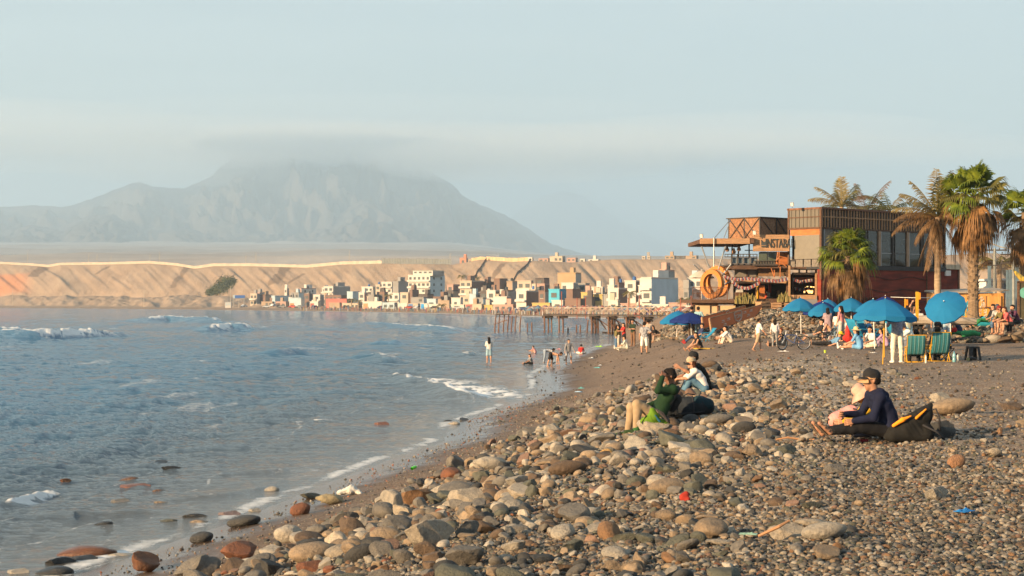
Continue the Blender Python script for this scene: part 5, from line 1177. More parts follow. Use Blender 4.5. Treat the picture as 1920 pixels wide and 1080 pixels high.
for (x, y) in ((0, 0), (0, 2.55), (2.9, 0), (0, 1.25), (1.6, 0)): m.box((x-.05, y-.05, zA-.05), (x+.05, y+.05, zB+.03), BF)
m.box((-.12, -.12, zB), (3.0, 2.7, zB+.06), BF)
def W(x, y, z): return BF @ Vector((x, y, z))
for a, b in ((W(-.07, 0, zB), W(-.07, 1.25, zA)), (W(-.07, 1.25, zB), W(-.07, 2.5, zA)), (W(-.07, 2.5, zB), W(-.07, 1.3, zA)), (W(-.07, 1.25, zB), W(-.07, 0.1, zA)), (W(0, -.07, zB), W(1.6, -.07, zA)), (W(1.6, -.07, zB), W(2.9, -.07, zA))): m.tube([a, b], .035, 5)
m.build('steel_bracing', FRAME, t)
m = MB()
for a, b in (((1338, 448), (1369, 412)), ((1357, 447), (1369, 414))): m.tube([P(*a, 106.2), P(*b, 108.6)], .03, 5)
m.tube([P(1338.5, 446, 105.9), P(1338.5, 500, 105.9)], .035, 6); m.build('tie_rods', STEEL, t)
def flood(px, py, D, label):
    q = thing('floodlight', label, 'lamp', P(px, py, D)); m = MB(); Mx = Matrix.Rotation(R(-25), 4, 'Z') @ Matrix.Rotation(R(12), 4, 'X'); m.box((-.10, -.04, .04), (.10, .05, .28), Mx); m.build('housing', STEEL, q)
    m = MB(); m.box((-.08, -.05, .06), (.08, -.041, .26), Mx); m.build('lens', mat('lamp_glass', (.6, .6, .55), .2), q); m = MB(); m.bar((0, 0, -.05), (0, 0, .1), .03); m.build('bracket', FRAME, q)
flood(1315.5, 447, 106.1, 'floodlight on the tip of the overhanging roof'); flood(1415, 441, 105.9, 'floodlight above the bar sign'); flood(1485.5, 388, 105.4, 'floodlight on the roof corner of the container building')
for i, (a, b) in enumerate(((1363.5, 467), (1376, 471), (1385.5, 466))):
    q = thing('lantern', ('leftmost', 'middle', 'rightmost')[i]+' woven lantern hanging under the bar roof', 'lantern', P(a, b, 107), 0, 'hanging woven lanterns'); m = MB(); m.sheet([[Vector((r*cos(k*pi/6), r*sin(k*pi/6), z)) for k in range(13)] for z, r in ((-.16, .05), (-.14, .11), (-.02, .13), (.08, .07), (.17, .05), (.19, .03))]); m.build('shade', BAMB, q, smooth=True); m = MB(); m.bar((0, 0, .18), (0, 0, Z_(457, 107)-Z_(b, 107)), .012); m.build('cord', FRAME, q)
def bunting(label, pts_, D, n=26, seed=1):
    rr = random.Random(seed); q = thing('bunting', label, 'bunting', (0, 0, 0)); B = [MB(), MB(), MB()]; c = MB(); P_ = [P(a, b, D) for a, b in pts_]; c.tube(P_, .01, 4); c.build('string', FRAME, q)
    L_ = sum((P_[i+1]-P_[i]).length for i in range(len(P_)-1)); d = 0; i = 0; acc = 0
    for k in range(n):
        s = L_*(k+.5)/n
        while i < len(P_)-2 and acc+(P_[i+1]-P_[i]).length < s: acc += (P_[i+1]-P_[i]).length; i += 1
        p = P_[i].lerp(P_[i+1], (s-acc)/(P_[i+1]-P_[i]).length); w_ = .07; B[k % 3].sheet([[p+Vector((-w_, 0, 0)), p+Vector((w_, 0, 0))], [p+Vector((-w_*.8+rr.uniform(0, .06), -.05, -.21)), p+Vector((w_*.8, -.03, -.17-rr.uniform(0, .06)))]])
    for m, nm, cc in zip(B, ('white_flags', 'red_flags', 'navy_flags'), ((.36, .31, .27), (.28, .06, .04), (.06, .06, .12))): m.build(nm, cloth(cc), q)
bunting('row of red, white and navy pennants along the upper bar beam', [(1357, 515), (1368, 519), (1385, 521), (1400, 519), (1422, 521), (1440, 523), (1458, 524), (1476, 520), (1481, 516)], 106, 60, 2)
bunting('lower string of flags sagging over the bar entrance at left', [(1372, 524), (1384, 535), (1400, 538), (1412, 534), (1424, 527)], 105.9, 26, 3)
bunting('string of flags across the side room of the bar', [(1488, 521), (1500, 526), (1515, 523), (1529, 522)], 106.8, 22, 4)
bunting('short string of flags under the side room awning', [(1490, 538), (1503, 541), (1516, 538), (1528, 540)], 110, 14, 5)
for px, py, w_, h_, c, lab in ((1437, 558, 3, 8, (.5, .08, .05), 'red drinks crate standing inside the bar entrance'), (1441, 556, 6, 9, (.5, .5, .48), 'white fridge inside the bar entrance'), (1387, 547, 12, 7, (.42, .42, .42), 'pale box on the counter inside the bar'), (1444, 546, 4, 13, (.45, .12, .10), 'red hanging banner inside the bar entrance'), (1460, 553, 4, 8, (.3, .2, .12), 'brown barrel inside the bar entrance')):
    m = MB(); bxp(m, px-w_/2, px+w_/2, py-h_, py+h_*.2, 110.5, 110.9); bxp(m, px-w_/2+.5, px+w_/2-.5, py-h_+1.2, py-h_+2, 110.45, 110.5); o = m.build('bar_box', cloth(c)); tag(o, lab, 'box')
BULB = bpy.data.materials.new('bulb'); BULB.use_nodes = True; b = BULB.node_tree.nodes['Principled BSDF']; b.inputs['Base Color'].default_value = (1, .6, .2, 1); b.inputs['Emission Color'].default_value = (1, .55, .18, 1); b.inputs['Emission Strength'].default_value = 1.3
m = MB(); rr = random.Random(3)
for k in range(26): a, c_ = rr.uniform(1508, 1528), rr.uniform(538, 549); p = P(a, c_, 110.5); m.box(tuple(p-Vector((.05, .02, .06))), tuple(p+Vector((.05, .02, .06))))
tag(m.build('string_lights', BULB), 'warm string lights glowing in the dark side room', 'lights')
# ring arch, its spokes, platform fence, white parasol
t = thing('ring_arch', 'big double orange ring with metal rays on the bar platform', 'sculpture', P(1337, 563, 106.8))
o0 = P(1337, 563, 106.8)
def ring(cx, cy, D, Ro, Ri, dep, yaw, m, name):
    c = P(cx, cy, D)-o0; Mx = Matrix.Translation(c) @ Matrix.Rotation(yaw, 4, 'Z'); rows = []
    for (r, y) in ((Ri, -dep/2), (Ro, -dep/2), (Ro, dep/2), (Ri, dep/2), (Ri, -dep/2)): rows.append([Mx @ Vector((r*cos(a), y, r*sin(a))) for a in np.linspace(0, 2*pi, 41)])
    mb = MB(); mb.sheet(rows); mb.build(name, m, t)
ORL = mat('orange_ply', (.46, .17, .04), .55, .15, 1.5)
ring(1335, 532.5, 106.6, .92, .64, .24, R(-50), ORL, 'front_ring'); ring(1346, 528, 107.4, 1.0, .76, .26, R(-50), ORL, 'rear_ring')
for a, b in (((1329, 501), (1315.5, 462)), ((1339, 495), (1338.8, 470)), ((1347, 504), (1361, 460)), ((1354, 517), (1374, 491)), ((1356, 533), (1378.5, 525)), ((1312, 507), (1301, 496))):
    m = MB(); m.tube([P(*a, 106.6)-o0, P(*b, 106.4)-o0], .045, 7); m.build('ray', STEEL, t)
t = thing('platform_fence', 'rusty mesh railing round the bar platform', 'fence', (0, 0, 0)); m = MB()
for x in (1299, 1313, 1328, 1346, 1364): m.bar(P(x, 563, 105.7), P(x, 538, 105.7), .04)
m.bar(P(1299, 538.5, 105.7), P(1364, 538.5, 105.7), .04); m.bar(P(1299, 550, 105.7), P(1364, 550, 105.7), .02); m.bar(P(1299, 561, 105.7), P(1364, 561, 105.7), .03); m.build('rails', RUST, t)
m = MB()
for k in range(42): x = 1299+k*1.56; m.bar(P(x, 562, 105.72), P(x, 539, 105.72), .008)
for k in range(14): y = 540+k*1.6; m.bar(P(1299, y, 105.72), P(1364, y, 105.72), .008)
m.build('mesh_infill', RUST, t)
x = X_(1315, 109.5); q = Vector((x, 109.5, Z_(564, 109.5))); parasol('white pointed parasol beside the orange ring', q, P(1316, 507, 109.5), 1.65, (.55, .50, .44), hgt=.26, n=8, val=.05)
# ramp boards with the shield
BAN = mat('banner_orange', (.52, .15, .05), .6, .15, 1); PR = mat('banner_print', (.55, .45, .38), .7)
def ramp_board(label, c, D0, D1, prints):
    t = thing('ramp_board', label, 'ramp', (0, 0, 0)); (ax, ay), (bx, by), (cx, cy), (dx, dy) = c; n = 14; m = MB()
    def Q(u, v, off=0): px = ax+(bx-ax)*u; top = ay+(by-ay)*u; bot = dy+(cy-dy)*u; D = D0+(D1-D0)*u; vv = v; return P(px+(dx-ax)*(1-u)*v, top+(bot-top)*vv, D-off)
    ud = [(1-cos(pi*.5*i/n)) if False else i/n for i in range(n+1)]
    def cut(u): return 1-max(0, (u-.86)/.14)**2*.75
    f = [[Q(u, 0), Q(u, cut(u))] for u in ud]; bk = [[p+Vector((.06, .14, 0)) for p in r] for r in f]; m.sheet(f); m.sheet([r[::-1] for r in bk]); m.sheet([[a[0], b_[0]] for a, b_ in zip(f, bk)]); m.sheet([[a[1], b_[1]] for a, b_ in zip(f, bk)]); m.sheet([[f[0][0], f[0][1]], [bk[0][0], bk[0][1]]]); m.sheet([[f[-1][0], f[-1][1]], [bk[-1][0], bk[-1][1]]])
    m.build('board', BAN, t); m = MB(); m.tube([Q(u, -.01) for u in ud], .035, 5); m.tube([Q(0, 0), Q(0, 1)], .07, 6); m.build('rim', WOODL, t)
    if prints:
        m = MB(); sh = [(-.14, .12), (-.10, .05), (.0, .0), (.10, .05), (.14, .12), (.13, .6), (.09, .82), (0, .95), (-.09, .82), (-.13, .6), (-.14, .12)]; U0 = .55
        m.tube([Q(U0+a*.55, b_, .03) for a, b_ in sh], .022, 4); m.tube([Q(U0+a*.45, .08+b_*.84, .03) for a, b_ in sh], .010, 4)
        for u, v in ((.25, .45), (.36, .40), (.28, .75), (.68, .25), (.80, .25), (.75, .62)):
            for k in range(3): m.bar(Q(u+k*.018-.02, v, .03), Q(u+k*.018-.008, v, .03), .06 if k == 1 else .035)
            m.bar(Q(u-.03, v+.13, .03), Q(u+.035, v+.13, .03), .022)
        m.build('shield_print', PR, t); d = (Q(.62, .5)-Q(.48, .5)); yaw = math.atan2(d.y, d.x); pit = math.atan2(d.z, math.hypot(d.x, d.y))
        text('COPA', .30, Matrix.Translation(Q(U0, .48, .05)) @ Matrix.Rotation(yaw, 4, 'Z') @ Matrix.Rotation(-pit, 4, 'Y') @ Matrix.Rotation(R(90), 4, 'X'), PR, 'lettering', t, .006, .8)
    else:
        m = MB(); m.tube([Q(.6+.045*cos(a), .35+.3*sin(a), .03) for a in np.linspace(0, 2*pi, 16)], .02, 4); m.build('shield_print', PR, t)
ramp_board('orange ramp side board with a shield, front one on the rocks', ((1330, 597), (1427, 571.5), (1427, 589), (1334, 622)), 95.5, 99.5, True)
ramp_board('orange ramp side board, rear one half hidden by the front one', ((1316, 595), (1397, 573), (1397, 590), (1318, 616)), 98, 102, False)
def pallet(label, px, py, D, w_, h_, rz, dp=.5):
    t = thing('wooden_pallet', label, 'pallet', P(px, py, D), rz, 'wooden pallet crates below the bar deck'); m = MB()
    for k in range(4): z = .04+k*(h_-.1)/3; m.box((-w_/2, -.02, z), (w_/2, .02, z+.11)); m.box((-w_/2, dp, z), (w_/2, dp+.04, z+.11))
    for x in (-w_/2, 0, w_/2-.07): m.box((x, .021, 0), (x+.07, dp-.001, h_))
    m.build('boards', WOODL, t)
pallet('dark pallet crate beside the right end of the orange ramp', 1436, 588, 103.6, .75, .72, .6); pallet('pale pallet lying behind the leftmost parasol, left one', 1458, 586, 103.8, .8, .55, 0)
pallet('pale pallet behind the leftmost parasol, middle one', 1476, 585, 103.8, .7, .5, 0); pallet('long low pallet at the foot of the parasol row', 1498, 592, 101, 1.7, .34, -.05); pallet('weathered pallet near the navy parasol of the row', 1530, 594, 99.5, 1.3, .34, -.05)
# ---- right side: kiosk, fence, poles, posts
KO = mat('ochre_boards', (.55, .27, .08), .7, .2, 2, .004, 12, stretch=(7, 7, .3)); KD = 90
t = thing('wooden_kiosk', 'low ochre wooden kiosk with a painted blue wave', 'kiosk', (0, 0, 0)); KM = frame((X_(1760, KD), KD), (1, .0), (0, 1)); m = MB(); x1 = X_(1884, KD)-X_(1760, KD); zk = Z_(549, KD)
m.box((0, 0, 2.0), (x1, 2.6, zk-.02), KM); m.build('wall', KO, t); m = MB(); rr_ = [(0-.1, -.15, zk+.02), (x1+.15, 2.8, zk+.08)]
m.sheet([[Vector((X_(1757, KD), KD-.2, zk+.0)), Vector((X_(1890, KD), KD-.2, zk+.16))], [Vector((X_(1757, KD), KD+2.8, zk+.15)), Vector((X_(1890, KD), KD+2.8, zk+.3))]]); o = m.build('roof', mat('grey_sheet_roof', (.28, .24, .20), .8), t); o.modifiers.new('t', 'SOLIDIFY').thickness = .07
WBL = mat('wave_blue', (.03, .25, .38), .6, .3, 3); WTQ = mat('wave_pale', (.35, .55, .58), .6, .2)
def arcp(mb, cx, cy, ra, rb, a0, a1, D, sq=1.0):
    rows = [[P(cx+r*cos(a), cy-r*sq*sin(a), D) for a in np.linspace(a0, a1, 18)] for r in (ra, rb)]; mb.sheet(rows)
m = MB(); arcp(m, 1826, 590, 13, 21, R(60), R(185), KD-.012, 1.5); m.build('wave_mural', WBL, t); m = MB(); arcp(m, 1826, 590, 15.5, 17, R(62), R(185), KD-.018, 1.5); arcp(m, 1828, 588, 10, 12, R(70), R(190), KD-.018, 1.5); m.build('wave_foam', WTQ, t)
m = MB(); arcp(m, 1828, 586, 2, 9, R(40), R(200), KD-.012, 1.4); m.build('wave_mural', WBL, t)
m = MB(); rr = random.Random(8)
for k in range(90):
    a, c_ = rr.uniform(1837, 1852), rr.uniform(556, 598); 
    if a-1837 > 5+(c_-556)*.35: continue
    p = P(a, c_, KD-.012); s_2 = rr.uniform(.012, .035); m.box(tuple(p-Vector((s_2, .006, s_2))), tuple(p+Vector((s_2, 0, s_2))))
m.build('white_pebble_mosaic', mat('white_stone', (.6, .54, .46), .7), t)
m = MB(); bxp(m, 1850, 1877, 556, 575, KD-.05, KD-.01); m.build('hatch', KO, t); m = MB(); bxp(m, 1849, 1878, 575, 577, KD-.3, KD-.05); bxp(m, 1849, 1850, 555, 576, KD-.06, KD); bxp(m, 1877, 1878, 555, 576, KD-.06, KD); m.build('shelf', WOODD, t); m = MB(); bxp(m, 1882.5, 1884.6, 549, 600, KD-.06, KD+.05); m.build('corner_post', WOODD, t)
t = thing('railing', 'thin dark railing on yellow posts before the kiosk', 'railing', (0, 0, 0)); m = MB(); m.bar(P(1799, 577.5, 86), P(1880, 578, 86), .05); m.build('top_rail', FRAME, t)
for x in (1802, 1811, 1843, 1852): m = MB(); m.bar(P(x, 603, 86), P(x, 578, 86), .06); m.build('post', YELL, t)
for px, y0, y1, D, lab in ((1719.5, 547, 594, 74, 'tall yellow volleyball post left of the tipped parasol'), (1697, 560, 576, 88, 'short looking yellow post behind the large blue parasol'), (1746, 556, 590, 88, 'yellow post with a pale top by the red wall')):
    t = thing('net_post', lab, 'post', P(px, y1+8, D)); b0_ = P(px, y1+8, D); m = MB(); m.bar((0, 0, 0), P(px, y0, D)-b0_, .11 if D < 80 else .06); m.build('pole', YELL, t); m = MB(); m.box((.04, -.06, P(px, y0+1.5, D).z-b0_.z-.3), (.14, .06, P(px, y0+1.5, D).z-b0_.z)); m.build('winch', mat('orange_steel', (.6, .22, .02), .5), t)
m = MB(); m.tube([P(1670, 557, 84), P(1719, 558.5, 74), P(1746, 558, 88)], .014, 4); tag(m.build('volleyball_rope', WHITE), 'white cord strung between the yellow posts', 'rope')
for px, y0, D, w_, lab in ((1855, 500, 100, .16, 'blue grey post behind the kiosk, leftmost'), (1889, 508, 98, .13, 'blue grey post behind the kiosk, shorter of the middle pair'), (1895, 507, 99, .13, 'blue grey post behind the kiosk, taller of the middle pair'), (1907, 502, 97, .15, 'blue grey post behind the kiosk, rightmost')):
    b0_ = P(px, 592, D); m = MB(); m.bar((0, 0, -.6), P(px, y0, D)-b0_, w_); m.box((-w_*.6, -w_*.6, P(px, y0, D).z-b0_.z), (w_*.6, w_*.6, P(px, y0, D).z-b0_.z+.04)); o = m.build('fence_post', mat('blue_grey_paint', (.10, .15, .19), .6), None, b0_); tag(o, lab, 'post')
def epole(px, y0, y1, D, lab, arms):
    b0_ = P(px, y1, D); t = thing('utility_pole', lab, 'utility pole', b0_); h = P(px, y0, D).z-b0_.z; m = MB(); m.tube([(0, 0, -.5), (0, 0, h)], [.14, .09], 8); m.build('pole', mat('pole_concrete', (.22, .23, .22), .8), t)
    for a in arms:
        m = MB(); m.bar((-.75, 0, h-a), (.75, 0, h-a), .08)
        for x in (-.65, -.2, .3, .65): m.tube([(x, 0, h-a), (x, 0, h-a+.16)], .03, 5)
        m.build('crossarm', FRAME, t)
epole(1865, 466, 590, 105, 'utility pole with crossarms rising behind the kiosk, left one', (.1, 1.2)); epole(1900, 474, 590, 100, 'utility pole with a crossarm and a lamp arm, right one', (.1, .6))
m = MB(); m.tube([P(1844, 451, 100), P(1876, 463, 100), P(1918, 472, 100)], .035, 5); tag(m.build('overhead_cable', mat('cable_grey', (.4, .38, .34), .6)), 'pale overhead cable crossing above the kiosk', 'cable')
m = MB()
for k in range(3): m.tube([P(1865+(35)*i/10, 470+k*9+12*sin(pi*i/10), 103) for i in range(11)], .012, 4)
tag(m.build('hanging_cable', FRAME), 'sagging dark cables between the two utility poles', 'cable')
t = thing('sports_net', 'dark scalloped net hung behind the kiosk', 'net', (0, 0, 0)); m = MB(); xs = np.linspace(1856, 1916, 31)
top = [493+9*abs(sin((a-1880)/36*pi))*(1 if a > 1872 else .5) for a in xs]
m.tube([P(a, b_, 101) for a, b_ in zip(xs, top)], .03, 4)
for i in range(0, 31): m.tube([P(xs[i], top[i], 101), P(xs[i], 545, 101)], .009, 3)
for k in range(1, 24): m.tube([P(a, b_+(545-b_)*k/24, 101) for a, b_ in zip(xs, top)], .009, 3)
m.build('mesh', FRAME, t)
t = thing('white_house', 'small white building with a blue grey shutter behind the posts', 'building', (0, 0, 0)); m = MB(); bxp(m, 1868, 1903, 525, 560, 118, 124); bxp(m, 1866, 1905, 522, 526, 117.6, 124.5); m.build('wall', WHITE, t); m = MB(); bxp(m, 1870, 1884, 531, 545, 117.8, 118); bxp(m, 1887, 1897, 531, 540, 117.8, 118); m.build('shutter', mat('blue_grey_paint', (.1, .15, .19), .6), t)
t = thing('notice_board', 'dark notice board with a teal disc at the right edge', 'sign', (0, 0, 0)); m = MB(); bxp(m, 1912, 1960, 530, 606, 84, 84.1); m.build('board', mat('board_green', (.07, .06, .035), .8), t); m = MB(); bxp(m, 1909, 1912, 528, 612, 83.95, 84.15); bxp(m, 1909, 1962, 527, 530, 83.95, 84.15); m.build('board_frame', WOODD, t)
m = MB(); m.tube([P(1922, 549, 83.98), P(1922, 549, 83.9)], .27, 24); m.build('disc', mat('teal_disc', (.08, .25, .22), .6), t)
m = MB(); n = 16; rows = []
for i in range(n+1):
    u = i/n; c = P(1900+28*u, 506+25*u**.75, 86); w_ = .02+.16*sin(pi*min(u*.8+.05, 1))**.8; rows.append([c+Vector((0, 0, w_)), c+Vector((0, -w_*.5, 0)), c+Vector((0, 0, -w_)), c+Vector((0, w_*.5, 0)), c+Vector((0, 0, w_))])
m.sheet(rows); tag(m.build('surfboard', mat('yellow_board', (.60, .42, .08), .4), smooth=True), 'curved yellow surfboard tip at the right edge', 'surfboard')
# concrete kerb and ledge boulders at the right
m = MB(); m.tube([P(1600, 603, 81), P(1690, 600, 80), P(1760, 600, 79), P(1830, 603, 79)], [.16, .2, .22, .16], 8); o = m.build('concrete_ledge', mat('old_concrete', (.26, .22, .18), .9, .25, 3, .03, 8)); tag(o, 'low worn concrete ledge above the rubble at right', 'ledge')
for i, (px, py, wpx, c, k, lab) in enumerate(((1905, 616, 56, 'tan', 1, 'big tan ledge boulder under the seated group, rightmost'), (1880, 612, 36, 'brown', 5, 'ledge boulder under the seated group, middle one'), (1862, 612, 34, 'pale grey', 3, 'ledge boulder left of the seated group'), (1848, 608, 30, 'tan', 4, 'ledge boulder by the palm foot'), (1750, 596, 34, 'tan', 2, 'tan boulder on the ledge below the tipped parasol'))):
    g = P(px, py+8, 79); r = wpx/2/F*79; put_rock(g.x, 79, r, PAL[c], k, (.1, .1, k), .1, lab, flat=.95)

# ------------------------------------------------------------------ the town across the bay
def zg(px, D): return float(zfar(np.array([float(px)]), np.array([float(D)]))[0])
WMAT = {}
def wm(c): 
    k = tuple(c)
    if k not in WMAT: WMAT[k] = mat('render_%d' % len(WMAT), c, .85, .12, .25, spec=.1)
    return WMAT[k]
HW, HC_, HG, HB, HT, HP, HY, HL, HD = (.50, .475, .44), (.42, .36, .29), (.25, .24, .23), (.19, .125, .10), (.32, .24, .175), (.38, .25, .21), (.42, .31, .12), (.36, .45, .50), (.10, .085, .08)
GLASSF = mat('far_window', (.045, .055, .06), .5, .3, .3); TANK = mat('water_tank', (.04, .045, .05), .5); win_me = None
def unit_win():
    m = MB(); m.box((-.5, -.06, -.5), (.5, .02, .5)); return m.mesh('window', GLASSF)
win_me = unit_win()
fr_m = MB(); fr_m.box((-.56, -.03, -.58), (.56, -.01, -.5)); fr_me = fr_m.mesh('window_sill', wm(HW))
rh = random.Random(12)
def house(px0, px1, yt, dD, cf, cs, label, frac=.6, win=1, tank=0, balc=0, door=None, yb=None, group='houses of the town across the bay', roof=None):
    D = float(shD((px0+px1)/2))+dD; W_ = (px1-px0)/F*D; th = R(30); a = frac*W_/cos(th); b = max((1-frac)*W_/sin(th), .5)
    cx = X_(px0+frac*(px1-px0), D); zb2 = zg((px0+px1)/2, D)-1.0 if yb is None else Z_(yb, D); H_ = Z_(yt, D)-zb2
    t = thing('house', label, 'house', (cx, D, zb2), -th, group)
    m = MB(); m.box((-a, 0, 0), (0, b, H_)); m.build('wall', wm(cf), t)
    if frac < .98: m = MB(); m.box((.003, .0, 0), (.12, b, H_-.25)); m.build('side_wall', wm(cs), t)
    m = MB(); m.box((-a-.15, -.15, H_), (.2, b, H_+.25)); m.build('roof', wm(roof or cf), t)
    n = max(1, int(round((H_-1)/3.0))); nc = max(1, int(a/2.3)); s = (H_-.6)/n
    if win:
        for i in range(n):
            for k in range(nc):
                if i == 0 and door and k == 0: continue
                if rh.random() < .12: continue
                ww = min(1.9, a/nc*.58)*rh.uniform(.8, 1.1); o = link('window', win_me, t, (-a+a*(k+.5)/nc, -.02, .9+s*i+s*.42)); o.scale = (ww, 1, s*.42)
                if rh.random() < .3: o2 = link('window_sill', fr_me, o)
        if b > 5 and win > 1:
            for i in range(n):
                for k in range(max(1, int(b/5))): o = link('window', win_me, t, (.14, b*(k+.5)/max(1, int(b/5)), .9+s*i+s*.42), R(90)); o.scale = (1.3, 1, s*.4)
    if balc:
        for i in range(1, n): m = MB(); m.box((-a-.1, -1.0, .5+s*i), (-.1, -.01, .68+s*i)); m.box((-a-.1, -1.0, .68+s*i), (-.1, -.92, 1.3+s*i)); m.build('balcony', wm(HW), t)
    if door: m = MB(); m.box((-a+.3, -.06, .9), (-a+min(3, a*.5), 0, 3.3)); m.build('door', wm(door), t)
    if tank:
        for k in range(tank): m = MB(); x = -a*rh.uniform(.2, .8); y = b*.5; m.tube([(x, y, H_+.25), (x, y, H_+1.3), (x, y, H_+1.5)], [.55, .55, .25], 8); m.build('water_tank', TANK if rh.random() < .8 else wm((.05, .12, .3)), t)
    if rh.random() < .5: m = MB(); x = -a*rh.uniform(.1, .5); m.box((x-1.6, b*.4, H_+.25), (x, b*.8, H_+2.3)); m.build('roof_room', wm(cs if rh.random() < .5 else cf), t)
    return t
